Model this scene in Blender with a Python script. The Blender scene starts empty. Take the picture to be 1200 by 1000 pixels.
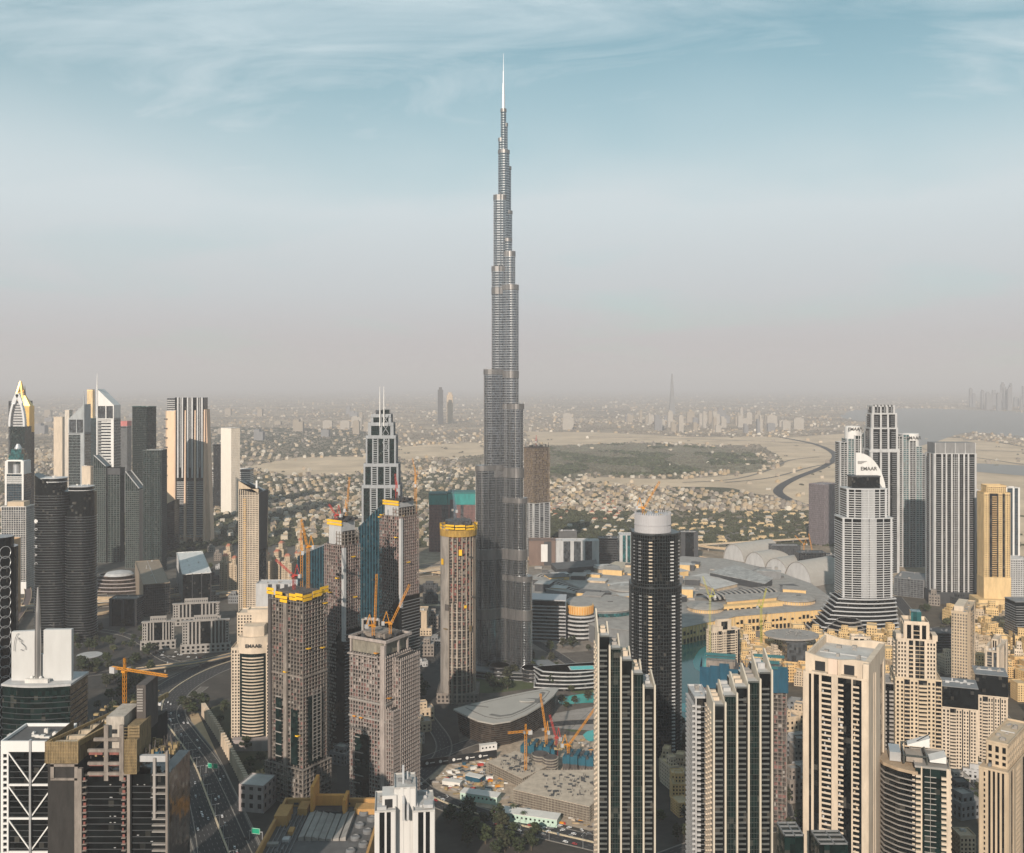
import bpy, math, random
from math import sin, cos, pi, radians, atan2, sqrt, hypot
from mathutils import Vector

R = random.Random(7)
SC = bpy.context.scene
COL = SC.collection

# ------------------------------------------------------------------ camera
F = 1150.0; H = 385.0; HY = 450.0
cam_d = bpy.data.cameras.new('camera'); cam = bpy.data.objects.new('camera', cam_d); COL.objects.link(cam)
cam.location = (0, 0, H); cam.rotation_euler = (radians(90), 0, 0)
cam_d.sensor_width = 36; cam_d.sensor_fit = 'HORIZONTAL'
cam_d.lens = 36 * F / 1200; cam_d.shift_y = -50 / 1200
cam_d.clip_start = 1; cam_d.clip_end = 200000
SC.camera = cam

# ------------------------------------------------------------------ sky, sun, exposure
SUN_AZ = radians(15)      # degrees to the left of straight behind the camera
SUN_EL = radians(24)
w = bpy.data.worlds.new('World'); SC.world = w; w.use_nodes = True
nt = w.node_tree; N = nt.nodes; L = nt.links; N.clear()
out = N.new('ShaderNodeOutputWorld'); bg = N.new('ShaderNodeBackground')
sky = N.new('ShaderNodeTexSky'); sky.sky_type = 'NISHITA'; sky.sun_disc = False
sky.sun_elevation = SUN_EL; sky.sun_rotation = pi + SUN_AZ
sky.air_density = 1.0; sky.dust_density = 0.6; sky.ozone_density = 2.0; sky.altitude = 300
geo = N.new('ShaderNodeTexCoord')
sep = N.new('ShaderNodeSeparateXYZ'); L.new(geo.outputs['Generated'], sep.inputs[0])
# cloud plane projection: direction / (z + k)
addz = N.new('ShaderNodeMath'); addz.operation = 'ADD'; addz.inputs[1].default_value = 0.12; L.new(sep.outputs[2], addz.inputs[0])
mz = N.new('ShaderNodeMath'); mz.operation = 'MAXIMUM'; mz.inputs[1].default_value = 0.05; L.new(addz.outputs[0], mz.inputs[0])
dx = N.new('ShaderNodeMath'); dx.operation = 'DIVIDE'; L.new(sep.outputs[0], dx.inputs[0]); L.new(mz.outputs[0], dx.inputs[1])
dy = N.new('ShaderNodeMath'); dy.operation = 'DIVIDE'; L.new(sep.outputs[1], dy.inputs[0]); L.new(mz.outputs[0], dy.inputs[1])
cmb = N.new('ShaderNodeCombineXYZ'); L.new(dx.outputs[0], cmb.inputs[0]); L.new(dy.outputs[0], cmb.inputs[1])
def sky_noise(scale, sx, sy, off, detail, rough, dist, rot=0.0):
    mp = N.new('ShaderNodeMapping'); mp.inputs['Scale'].default_value = (sx, sy, 1); mp.inputs['Location'].default_value = off
    mp.inputs['Rotation'].default_value = (0, 0, rot)
    L.new(cmb.outputs[0], mp.inputs[0])
    n = N.new('ShaderNodeTexNoise'); n.inputs['Scale'].default_value = scale; n.inputs['Detail'].default_value = detail
    n.inputs['Roughness'].default_value = rough; n.inputs['Distortion'].default_value = dist
    L.new(mp.outputs[0], n.inputs['Vector']); return n
n1 = sky_noise(0.50, 0.9, 1.3, (1.7, 3.4, 0), 6, 0.55, 0.8, 0.35)
n2 = sky_noise(1.7, 0.7, 1.8, (0.3, 5.2, 0), 9, 0.66, 1.8, 0.5)
ad = N.new('ShaderNodeMath'); ad.operation = 'MULTIPLY_ADD'; L.new(n2.outputs[0], ad.inputs[0]); ad.inputs[1].default_value = 0.36; L.new(n1.outputs[0], ad.inputs[2])
rp = N.new('ShaderNodeValToRGB'); L.new(ad.outputs[0], rp.inputs[0])
rp.color_ramp.elements[0].position = 0.53; rp.color_ramp.elements[0].color = (0.10, 0.10, 0.10, 1)
rp.color_ramp.elements[1].position = 0.80; rp.color_ramp.elements[1].color = (0.95, 0.95, 0.95, 1)
# veil thickens towards the horizon as one looks through more of it
veil = N.new('ShaderNodeMapRange'); L.new(sep.outputs[2], veil.inputs[0])
veil.inputs[1].default_value = 0.17; veil.inputs[2].default_value = 0.41; veil.inputs[3].default_value = 0.95; veil.inputs[4].default_value = 0.0
bn = sky_noise(0.8, 1.0, 1.0, (7.3, 2.1, 0), 3, 0.5, 0.3)      # broad soft banks in the veil
bm = N.new('ShaderNodeMapRange'); L.new(bn.outputs[0], bm.inputs[0]); bm.inputs[1].default_value = .3; bm.inputs[2].default_value = .7; bm.inputs[3].default_value = .90; bm.inputs[4].default_value = 1.25
vb = N.new('ShaderNodeMath'); vb.operation = 'MULTIPLY'; vb.use_clamp = True; L.new(veil.outputs[0], vb.inputs[0]); L.new(bm.outputs[0], vb.inputs[1])
mxv = N.new('ShaderNodeMath'); mxv.operation = 'MAXIMUM'; L.new(rp.outputs[0], mxv.inputs[0]); L.new(vb.outputs[0], mxv.inputs[1])
mix = N.new('ShaderNodeMix'); mix.data_type = 'RGBA'
tint = N.new('ShaderNodeMix'); tint.data_type = 'RGBA'; tint.blend_type = 'MULTIPLY'; tint.inputs[0].default_value = 1
L.new(sky.outputs[0], tint.inputs[6]); tint.inputs[7].default_value = (0.40, 0.92, 0.76, 1)
L.new(mxv.outputs[0], mix.inputs[0]); L.new(tint.outputs[2], mix.inputs[6]); pass
# the veil itself is dusty near the horizon and clean higher up
vc = N.new('ShaderNodeValToRGB'); L.new(sep.outputs[2], vc.inputs[0]); e = vc.color_ramp.elements
e[0].position = 0.0; e[0].color = (.52, .475, .475, 1); e[1].position = 0.34; e[1].color = (.57, .69, .74, 1)
for p_, c_ in ((.04, (.52, .50, .505, 1)), (.09, (.555, .59, .61, 1)), (.17, (.61, .685, .715, 1))): x_ = e.new(p_); x_.color = c_
vs = N.new('ShaderNodeVectorMath'); vs.operation = 'SCALE'; vs.inputs['Scale'].default_value = 10.0; L.new(vc.outputs[0], vs.inputs[0]); L.new(vs.outputs[0], mix.inputs[7])
L.new(mix.outputs[2], bg.inputs[0]); bg.inputs[1].default_value = 0.088
L.new(bg.outputs[0], out.inputs[0])

sd = bpy.data.lights.new('sun', 'SUN'); sd.energy = 4.9; sd.angle = radians(0.5); sd.color = (1.0, 0.865, 0.735)
sun = bpy.data.objects.new('sun', sd); COL.objects.link(sun)
sdir = Vector((-sin(SUN_AZ) * cos(SUN_EL), -cos(SUN_AZ) * cos(SUN_EL), sin(SUN_EL)))   # towards the sun
sun.rotation_euler = sdir.to_track_quat('Z', 'Y').to_euler()
sun.location = (0, -200, 900)
SC.view_settings.view_transform = 'Standard'; SC.view_settings.look = 'None'
SC.view_settings.exposure = 0.28; SC.view_settings.gamma = 1.0; SC.view_settings.use_curve_mapping = False
SC.cycles.max_bounces = 5; SC.cycles.diffuse_bounces = 2; SC.cycles.glossy_bounces = 3; SC.cycles.transmission_bounces = 2
SC.cycles.volume_bounces = 0; SC.cycles.caustics_reflective = False; SC.cycles.caustics_refractive = False

# ------------------------------------------------------------------ where things stand
def G(px, py):            # a ground point, from its place on the survey photograph
    Y = F * H / (py - HY); return ((px - 600) * Y / F, Y)
def YB(py): return F * H / (py - HY)
def XA(px, Y): return (px - 600) * Y / F
def ZT(py, Y): return H - (py - HY) * Y / F

# ------------------------------------------------------------------ materials
MATS = {}
def pbsdf(name):
    m = bpy.data.materials.new(name); m.use_nodes = True
    return m, m.node_tree, m.node_tree.nodes['Principled BSDF']
def mat(name, col, rough=0.7, metal=0.0, var=0.25, scale=0.15, spec=0.4, streak=True, attr=None):
    """painted / mineral surface with soft weathering: two noises, one stretched down the wall"""
    if name in MATS: return MATS[name]
    m, t, b = pbsdf(name); n, l = t.nodes, t.links
    tc = n.new('ShaderNodeTexCoord'); mp = n.new('ShaderNodeMapping'); l.new(tc.outputs['Object'], mp.inputs[0])
    mp.inputs['Scale'].default_value = (scale, scale, scale * (0.25 if streak else 1))
    nz = n.new('ShaderNodeTexNoise'); nz.inputs['Scale'].default_value = 1; nz.inputs['Detail'].default_value = 6; nz.inputs['Roughness'].default_value = 0.7
    l.new(mp.outputs[0], nz.inputs['Vector'])
    mr = n.new('ShaderNodeMapRange'); l.new(nz.outputs[0], mr.inputs[0])
    mr.inputs[1].default_value = 0.3; mr.inputs[2].default_value = 0.7; mr.inputs[3].default_value = 1 - var; mr.inputs[4].default_value = 1 + var * 0.5
    mx = n.new('ShaderNodeMix'); mx.data_type = 'RGBA'; mx.blend_type = 'MULTIPLY'; mx.inputs[0].default_value = 1
    if attr:
        a = n.new('ShaderNodeAttribute'); a.attribute_name = attr; l.new(a.outputs['Color'], mx.inputs[6])
    else: mx.inputs[6].default_value = (*col, 1)
    l.new(mr.outputs[0], mx.inputs[7]); l.new(mx.outputs[2], b.inputs['Base Color'])
    b.inputs['Roughness'].default_value = rough; b.inputs['Metallic'].default_value = metal
    b.inputs['Specular IOR Level'].default_value = spec
    MATS[name] = m; return m
def glass(name, col, cx=3.0, cz=3.5, var=0.6, rough=0.10, ior=1.42, lights=0.006, tilt=0.05, blinds=(0.16, 0.15, 0.13), metal=0.0, fl=(0.5, 0.5)):
    """curtain wall: every pane its own tone, tilt and, here and there, a drawn blind"""
    if name in MATS: return MATS[name]
    m, t, b = pbsdf(name); n, l = t.nodes, t.links
    tc = n.new('ShaderNodeTexCoord')
    sn = n.new('ShaderNodeVectorMath'); sn.operation = 'ADD'; sn.inputs[1].default_value = (371.37, 371.37, 0.2); l.new(tc.outputs['Object'], sn.inputs[0])
    dv = n.new('ShaderNodeVectorMath'); dv.operation = 'DIVIDE'; dv.inputs[1].default_value = (cx, cx, cz); l.new(sn.outputs[0], dv.inputs[0])
    fl_ = n.new('ShaderNodeVectorMath'); fl_.operation = 'FLOOR'; l.new(dv.outputs[0], fl_.inputs[0])
    wn = n.new('ShaderNodeTexWhiteNoise'); wn.noise_dimensions = '3D'; l.new(fl_.outputs[0], wn.inputs['Vector'])
    mr = n.new('ShaderNodeMapRange'); l.new(wn.outputs[0], mr.inputs[0]); mr.inputs[3].default_value = 1 - var; mr.inputs[4].default_value = 1 + var
    mx = n.new('ShaderNodeMix'); mx.data_type = 'RGBA'; mx.blend_type = 'MULTIPLY'; mx.inputs[0].default_value = 1
    mx.inputs[6].default_value = (*col, 1); l.new(mr.outputs[0], mx.inputs[7])
    gt = n.new('ShaderNodeMapRange'); gt.inputs[1].default_value = 1 - lights * 10; gt.inputs[2].default_value = 1.0; gt.inputs[3].default_value = 0; gt.inputs[4].default_value = 0.35
    sp = n.new('ShaderNodeSeparateColor'); l.new(wn.outputs['Color'], sp.inputs[0]); l.new(sp.outputs[1], gt.inputs[0])
    bl = n.new('ShaderNodeMix'); bl.data_type = 'RGBA'; l.new(gt.outputs[0], bl.inputs[0]); l.new(mx.outputs[2], bl.inputs[6]); bl.inputs[7].default_value = (*blinds, 1)
    l.new(bl.outputs[2], b.inputs['Base Color'])
    b.inputs['Roughness'].default_value = rough; b.inputs['IOR'].default_value = ior; b.inputs['Metallic'].default_value = metal
    g = n.new('ShaderNodeNewGeometry')
    sb = n.new('ShaderNodeVectorMath'); sb.operation = 'SUBTRACT'; l.new(wn.outputs['Color'], sb.inputs[0]); sb.inputs[1].default_value = (.5, .5, .5)
    sc = n.new('ShaderNodeVectorMath'); sc.operation = 'SCALE'; l.new(sb.outputs[0], sc.inputs[0]); sc.inputs['Scale'].default_value = tilt
    an = n.new('ShaderNodeVectorMath'); an.operation = 'ADD'; l.new(sc.outputs[0], an.inputs[0]); l.new(g.outputs['Normal'], an.inputs[1])
    nm = n.new('ShaderNodeVectorMath'); nm.operation = 'NORMALIZE'; l.new(an.outputs[0], nm.inputs[0]); l.new(nm.outputs[0], b.inputs['Normal'])
    MATS[name] = m; return m

# the paints and stones of the place
cream = mat('cream_render', (0.47, 0.37, 0.26)); cream2 = mat('pale_cream_render', (0.54, 0.45, 0.35))
sandst = mat('yellow_sandstone', (0.60, 0.42, 0.20), var=0.35); gold = mat('ochre_render', (0.58, 0.38, 0.17))
white = mat('white_cladding', (0.62, 0.61, 0.59), 0.5, var=0.12); offw = mat('off_white_render', (0.60, 0.58, 0.55))
lgrey = mat('light_grey_cladding', (0.42, 0.42, 0.42), 0.5); grey = mat('grey_cladding', (0.17, 0.175, 0.18), 0.5); dgrey = mat('dark_grey_cladding', (0.045, 0.048, 0.052), 0.5)
black = mat('black_cladding', (0.018, 0.02, 0.022), 0.4)
conc = mat('raw_concrete', (0.225, 0.195, 0.17), 0.9, var=0.45, scale=0.3); concd = mat('shuttered_dark_concrete', (0.085, 0.075, 0.07), 0.9, var=0.4, scale=0.3)
ply = mat('formwork_plywood', (0.30, 0.22, 0.11), 0.85, var=0.5, scale=0.6); net = mat('brown_scaffold_net', (0.20, 0.145, 0.075), 0.9, var=0.5, scale=0.4)
pinkf = mat('pink_block_wall', (0.20, 0.105, 0.095), 0.9, var=0.5, scale=0.5); yel = mat('yellow_screen', (0.75, 0.43, 0.015), 0.6, var=0.2)
craney = mat('crane_yellow_paint', (0.58, 0.24, 0.02), 0.5, var=0.25); craner = mat('crane_red_paint', (0.42, 0.05, 0.04), 0.5)
tealn = mat('teal_safety_net', (0.02, 0.21, 0.20), 0.8, var=0.3); bluen = mat('blue_safety_screen', (0.008, 0.065, 0.11), 0.8, var=0.35, scale=0.3)
steel = mat('brushed_steel', (0.52, 0.50, 0.48), 0.36, metal=0.9, var=0.12); alu = mat('aluminium', (0.55, 0.56, 0.57), 0.4, metal=0.7, var=0.1)
roofg = mat('grey_roof', (0.29, 0.275, 0.255), 0.8, var=0.3, scale=0.08, streak=False); roofl = mat('pale_roof', (0.45, 0.44, 0.42), 0.8, var=0.3, scale=0.08, streak=False)
roofd = mat('dark_roof', (0.10, 0.10, 0.10), 0.9, var=0.3, scale=0.1, streak=False); terra = mat('terracotta_tiles', (0.36, 0.13, 0.08), 0.8, var=0.3)
leafd = mat('dark_foliage', (0.045, 0.055, 0.028), 0.9, var=0.55, scale=0.4, spec=0.1, streak=False); bark = mat('bark', (0.10, 0.075, 0.05), 0.9)
asph = mat('asphalt', (0.03, 0.03, 0.031), 0.9, var=0.3, scale=0.05, streak=False); asphl = mat('pale_road', (0.13, 0.115, 0.10), 0.9, var=0.25, scale=0.05, streak=False)
paint = mat('road_paint', (0.22, 0.215, 0.20), 0.8, var=.5, scale=.3); kerbm = mat('kerb_concrete', (0.24, 0.22, 0.195), 0.9)
pave = mat('paving', (0.20, 0.18, 0.16), 0.9, var=0.4, scale=0.1, streak=False); sandm = mat('bare_sand', (0.42, 0.31, 0.19), 0.95, var=0.3, scale=0.03, streak=False)
grassm = mat('irrigated_grass', (0.07, 0.09, 0.035), 0.95, var=0.4, scale=0.05, streak=False)
g_blk = glass('black_glass', (0.004, 0.0055, 0.006)); g_grn = glass('green_glass', (0.004, 0.012, 0.011)); g_blu = glass('blue_glass', (0.006, 0.022, 0.034))
g_teal = glass('teal_glass', (0.02, 0.08, 0.085), var=0.7); g_gry = glass('grey_glass', (0.05, 0.055, 0.06)); g_win = glass('window_glass', (0.010, 0.012, 0.014), 3.0, 3.3, lights=0.02)
g_brn = glass('bronze_glass', (0.035, 0.025, 0.018)); dark_in = mat('unlit_interior', (0.03, 0.028, 0.026), 0.9, var=0.5, scale=0.3)
redp = mat('red_paint', (0.40, 0.04, 0.03), 0.6); greenp = mat('sign_green', (0.01, 0.28, 0.16), 0.5, var=0.05)
carw = mat('white_car_paint', (0.70, 0.70, 0.70), 0.3, var=0.02); carb = mat('black_car_paint', (0.02, 0.02, 0.02), 0.25, var=0.02)
cars_ = mat('silver_car_paint', (0.35, 0.36, 0.37), 0.3, metal=0.5, var=0.02); carr = mat('red_car_paint', (0.35, 0.03, 0.03), 0.3, var=0.02); tyrem = mat('tyre_rubber', (0.02, 0.02, 0.02), 0.9)
ltrs = mat('dark_lettering', (0.04, 0.04, 0.04), 0.5, var=0.0); poolm = mat('pool_tiles', (0.05, 0.45, 0.42), 0.15, var=0.1)
# ------------------------------------------------------------------ mesh helpers
def offset(poly, d):
    n = len(poly); o = []
    for i in range(n):
        a, b, c = poly[i - 1], poly[i], poly[(i + 1) % n]
        e1 = (b[0] - a[0], b[1] - a[1]); e2 = (c[0] - b[0], c[1] - b[1])
        l1 = hypot(*e1) or 1e-6; l2 = hypot(*e2) or 1e-6
        n1 = (e1[1] / l1, -e1[0] / l1); n2 = (e2[1] / l2, -e2[0] / l2)
        k = 1 + n1[0] * n2[0] + n1[1] * n2[1]; k = max(k, 0.35)
        o.append((b[0] + d * (n1[0] + n2[0]) / k, b[1] + d * (n1[1] + n2[1]) / k))
    return o
def rect(x0, y0, x1, y1): return [(x0, y0), (x1, y0), (x1, y1), (x0, y1)]
def ellipse(a, b, n=28, cx=0, cy=0, t0=0, t1=2 * pi):
    full = abs(t1 - t0 - 2 * pi) < 1e-6
    return [(cx + a * cos(t0 + (t1 - t0) * i / (n if full else n - 1)), cy + b * sin(t0 + (t1 - t0) * i / (n if full else n - 1))) for i in range(n)]
class MB:
    def __init__(s): s.v = []; s.f = []; s.c = []; s.col = None
    def prism(s, poly, z0, z1, top=None, cap=True):
        """extrude; top = another outline of the same count for a tapered solid"""
        n = len(poly); k = len(s.v); top = top or poly
        zt = z1 if callable(z1) else (lambda x, y: z1)
        s.v += [(x, y, z0) for x, y in poly] + [(x, y, zt(x, y)) for x, y in top]
        nf = len(s.f)
        for i in range(n):
            j = (i + 1) % n; s.f.append((k + i, k + j, k + n + j, k + n + i))
        if cap: s.f.append(tuple(k + n + i for i in range(n))); s.f.append(tuple(k + n - 1 - i for i in range(n)))
        if s.col: s.c += [s.col] * (len(s.f) - nf)
        return s
    def box(s, x0, y0, z0, x1, y1, z1):
        return s.prism(rect(min(x0, x1), min(y0, y1), max(x0, x1), max(y0, y1)), min(z0, z1), max(z0, z1))
    def rbox(s, cx, cy, z0, z1, sx, sy, a):
        c, q = cos(a), sin(a)
        return s.prism([(cx + x * c - y * q, cy + x * q + y * c) for x, y in rect(-sx / 2, -sy / 2, sx / 2, sy / 2)], z0, z1)
    def bar(s, a, b, w, h=None, w2=None):
        a = Vector(a); b = Vector(b); d = b - a
        if d.length < 1e-4: return s
        d.normalize(); h = h or w
        up = Vector((0, 0, 1)) if abs(d.z) < 0.95 else Vector((0, 1, 0))
        u = d.cross(up).normalized(); q = u.cross(d).normalized(); k = len(s.v); t = (w2 or w) / w
        for p, m in ((a, 1), (b, t)):
            for i, j in ((-1, -1), (1, -1), (1, 1), (-1, 1)): s.v.append(tuple(p + u * (i * w * m / 2) + q * (j * h * m / 2)))
        s.f += [(k, k + 1, k + 5, k + 4), (k + 1, k + 2, k + 6, k + 5), (k + 2, k + 3, k + 7, k + 6), (k + 3, k, k + 4, k + 7), (k + 3, k + 2, k + 1, k), (k + 4, k + 5, k + 6, k + 7)]
        if s.col: s.c += [s.col] * 6
        return s
    def lathe(s, prof, n=24, cx=0, cy=0, sx=1, sy=1):
        """prof: list of (r, z) from bottom up"""
        k = len(s.v)
        for r, z in prof: s.v += [(cx + sx * r * cos(2 * pi * i / n), cy + sy * r * sin(2 * pi * i / n), z) for i in range(n)]
        for j in range(len(prof) - 1):
            for i in range(n):
                a = k + j * n + i; b = k + j * n + (i + 1) % n; s.f.append((a, b, b + n, a + n))
        s.f.append(tuple(k + (len(prof) - 1) * n + i for i in range(n))); s.f.append(tuple(k + n - 1 - i for i in range(n)))
        return s
    def grid(s, pts, thick=0.0):
        """pts[i][j] -> surface sheet; with thick, a closed slab below it"""
        ni, nj = len(pts), len(pts[0]); k = len(s.v)
        for r in pts: s.v += [tuple(p) for p in r]
        for i in range(ni - 1):
            for j in range(nj - 1):
                a = k + i * nj + j; s.f.append((a, a + 1, a + nj + 1, a + nj))
        if thick:
            k2 = len(s.v)
            for r in pts: s.v += [(p[0], p[1], p[2] - thick) for p in r]
            for i in range(ni - 1):
                for j in range(nj - 1):
                    a = k2 + i * nj + j; s.f.append((a, a + nj, a + nj + 1, a + 1))
            ring = [j for j in range(nj)] + [i * nj + nj - 1 for i in range(1, ni)] + [(ni - 1) * nj + j for j in range(nj - 2, -1, -1)] + [i * nj for i in range(ni - 2, 0, -1)]
            for q in range(len(ring)):
                a, b = ring[q], ring[(q + 1) % len(ring)]; s.f.append((k + a, k + b, k2 + b, k2 + a))
        return s
    def blob(s, c, r, rz=None, n=1, jit=0.25, rnd=R):
        """an uneven leaf clump: a jittered low icosahedron"""
        rz = rz or r; k = len(s.v); g = 1.618
        P = [(-1, g, 0), (1, g, 0), (-1, -g, 0), (1, -g, 0), (0, -1, g), (0, 1, g), (0, -1, -g), (0, 1, -g), (g, 0, -1), (g, 0, 1), (-g, 0, -1), (-g, 0, 1)]
        T = [(0, 11, 5), (0, 5, 1), (0, 1, 7), (0, 7, 10), (0, 10, 11), (1, 5, 9), (5, 11, 4), (11, 10, 2), (10, 7, 6), (7, 1, 8), (3, 9, 4), (3, 4, 2), (3, 2, 6), (3, 6, 8), (3, 8, 9), (4, 9, 5), (2, 4, 11), (6, 2, 10), (8, 6, 7), (9, 8, 1)]
        for p in P:
            q = 1 / 1.9 * (1 + rnd.uniform(-jit, jit)); s.v.append((c[0] + p[0] * r * q, c[1] + p[1] * r * q, c[2] + p[2] * rz * q))
        s.f += [(k + a, k + b, k + d) for a, b, d in T]
        if s.col: s.c += [s.col] * 20
        return s
    def build(s, name, m, parent=None, loc=None, rz=0.0):
        if not s.v: return None
        me = bpy.data.meshes.new(name); me.from_pydata(s.v, [], s.f); me.materials.append(m)
        if s.c:
            at = me.color_attributes.new('tint', 'FLOAT_COLOR', 'CORNER'); buf = []
            for f, c in zip(s.f, s.c): buf += [c[0], c[1], c[2], 1.0] * len(f)
            at.data.foreach_set('color', buf)
        me.update()
        o = bpy.data.objects.new(name, me); COL.objects.link(o)
        if parent: o.parent = parent
        if loc is not None: o.location = loc
        if rz: o.rotation_euler = (0, 0, rz)
        return o
def tag(o, label=None, cat=None, group=None, kind=None):
    if label: o['label'] = label
    if cat: o['category'] = cat
    if group: o['group'] = group
    if kind: o['kind'] = kind
    return o
def thing(name, label, cat, loc=(0, 0, 0), rz=0.0, group=None):
    o = bpy.data.objects.new(name, None); COL.objects.link(o); o.empty_display_size = 5
    o.location = loc; o.rotation_euler = (0, 0, rz); return tag(o, label, cat, group)
def dup(o, loc=None, rz=None, label=None, scale=None):
    r = o.copy(); COL.objects.link(r)
    if loc is not None: r.location = loc
    if rz is not None: r.rotation_euler = (0, 0, rz)
    if scale: r.scale = scale
    if label: r['label'] = label
    for ch in list(o.children):
        c = ch.copy(); COL.objects.link(c); c.parent = r
        for g in ch.children:
            d = g.copy(); COL.objects.link(d); d.parent = c
    return r
def text(s, size, m, parent, loc, rot, name='lettering', depth=0.25):
    cu = bpy.data.curves.new(name, 'FONT'); cu.body = s; cu.size = size; cu.extrude = depth; cu.align_x = 'CENTER'; cu.align_y = 'CENTER'
    cu.offset = size * 0.012
    o = bpy.data.objects.new(name, cu); COL.objects.link(o); cu.materials.append(m); o.parent = parent
    o.location = loc; o.rotation_euler = rot
    bpy.context.view_layer.update(); me = bpy.data.meshes.new_from_object(o.evaluated_get(bpy.context.evaluated_depsgraph_get())); me.materials.clear(); me.materials.append(m)
    q = bpy.data.objects.new(name, me); COL.objects.link(q); q.parent = parent; q.location = loc; q.rotation_euler = rot
    bpy.data.objects.remove(o); bpy.data.curves.remove(cu); return q

# ------------------------------------------------------------------ towers
def corner(xl, xc, xr, Y, th):
    """footprint of a square-cut block whose front corner stands at (xc, Y), turned by th; returns centre, rz, L1, L2"""
    C = (XA(xc, Y), Y); u = (xl - 600) / F; v = (xr - 600) / F
    L1 = (C[0] - u * Y) / (cos(th) + u * sin(th)); L2 = (v * Y - C[0]) / (sin(th) - v * cos(th)) if xr > xc else 24.0
    L1 = max(L1, 4); L2 = min(max(L2, 8), 70) if L2 > 0 else 30
    cx = C[0] - L1 / 2 * cos(th) + L2 / 2 * sin(th); cy = C[1] + L1 / 2 * sin(th) + L2 / 2 * cos(th)
    return (cx, cy, 0), -th, L1, L2
def flat(xl, xr, Y, depth=26, th=0.0):
    """footprint of a block seen square on"""
    x0, x1 = XA(xl, Y), XA(xr, Y); return ((x0 + x1) / 2, Y + depth / 2, 0), th, x1 - x0, depth
def stacked(root, name, mk, zs, m, each=24):
    """the upper repeats as objects of their own (up to 96 on one thing), the rest as one mass"""
    near = 200 < root.location.y < 1300; left = 96 - root.get('_n', 0); k = min(each, left, len(zs)) if near else 0
    zs = sorted(zs, reverse=True)
    if k > 0:
        root['_n'] = root.get('_n', 0) + k; q = MB(); mk(q, 0); o = q.build(name, m, root, (0, 0, zs[0]))
        for z in zs[1:k]: c = o.copy(); COL.objects.link(c); c.location = (0, 0, z)
    if zs[max(k, 0):]:
        q = MB()
        for z in zs[max(k, 0):]: mk(q, z)
        tag(q.build(name + '_stack', m, root), kind='stuff' if near else None)
def bay(root, P, U, Nn, w, z0, z1, kind, fh, m, m2, pitch=3.2):
    """one vertical bay of a facade. P: start point, U: along, Nn: outward, w: width"""
    def q(a, b):     # a along, b out
        return (P[0] + U[0] * a + Nn[0] * b, P[1] + U[1] * a + Nn[1] * b)
    def slab(mb, a0, a1, b0, b1, za, zb):
        mb.prism([q(a0, b1), q(a1, b1), q(a1, b0), q(a0, b0)][::-1] if (U[0] * Nn[1] - U[1] * Nn[0]) < 0 else [q(a0, b0), q(a1, b0), q(a1, b1), q(a0, b1)], za, zb)
    nf = max(1, int((z1 - z0) / fh)); mb = MB()
    if kind == 'p': slab(mb, 0, w, -0.2, 0.9, z0, z1 + 1.2); return mb.build('pier', m, root)
    if kind == 'P': slab(mb, 0, w, -0.2, 1.8, z0, z1 + 4); return mb.build('fin', m, root)
    if kind == 's': slab(mb, 0, w, -0.2, 0.5, z0, z1); return mb.build('blank_wall', m, root)
    if kind == 'b':
        def mk(mb, z): slab(mb, 0.15, w - 0.15, 0, 1.5, z, z + 0.3); slab(mb, 0.15, w - 0.15, 1.38, 1.5, z + 0.3, z + 1.25)
        stacked(root, 'balcony', mk, [z0 + i * fh for i in range(nf)], m2)
        if 200 < root.location.y < 1300 and w > 1.5:
            cl = MB()
            for i in range(nf):
                if R.random() < .45: a = R.uniform(.2, max(.3, w - 1.6)); z = z0 + i * fh + .3; slab(cl, a, a + R.uniform(.5, 1.4), .05, R.uniform(.3, .9), z, z + R.uniform(.8, 2.4))
            tag(cl.build('balcony_clutter', R.choice([lgrey, cream, dgrey, net]), root) or {}, kind='stuff')
        return None
    if kind == 'B':     # deep curved-looking balconies with solid light rail
        stacked(root, 'balcony', lambda q_, z: slab(q_, 0.1, w - 0.1, 0, 1.9, z - 0.2, z + 1.3), [z0 + i * fh for i in range(nf)], m); return None
    if kind == 'g':
        for i in range(nf):
            z = z0 + i * fh; slab(mb, 0, w, -0.05, 0.12, z, z + 0.55)
        k = max(1, int(w / pitch))
        for i in range(1, k): slab(mb, i * w / k - 0.12, i * w / k + 0.12, -0.05, 0.2, z0, z1)
        return mb.build('glazing_bars', m2, root)
    if kind == 'h':     # dominant horizontal bands
        for i in range(nf):
            z = z0 + i * fh; slab(mb, 0, w, -0.05, 0.45, z, z + fh * 0.42)
        return mb.build('spandrel_bands', m, root)
    if kind == 'v':     # close vertical fins
        k = max(2, int(w / pitch))
        for i in range(k + 1): slab(mb, max(0, i * w / k - 0.3), min(w, i * w / k + 0.3), -0.05, 0.7, z0, z1)
        for i in range(nf): slab(mb, 0, w, -0.05, 0.15, z0 + i * fh, z0 + i * fh + 0.7)
        return mb.build('vertical_fins', m, root)
    if kind == 'w':     # wall with punched windows
        k = max(1, int(round(w / pitch))); pw = w / k
        for i in range(nf): slab(mb, 0, w, -0.05, 0.45, z0 + i * fh - 0.05, z0 + i * fh + fh * 0.40)
        slab(mb, 0, w, -0.05, 0.47, z1 - 1.5, z1)
        for i in range(k + 1):
            a0 = max(0, i * pw - pw * 0.24); a1 = min(w, i * pw + pw * 0.24); slab(mb, a0, a1, -0.05, 0.5, z0, z1)
        return mb.build('punched_wall', m, root)
    return None
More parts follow.
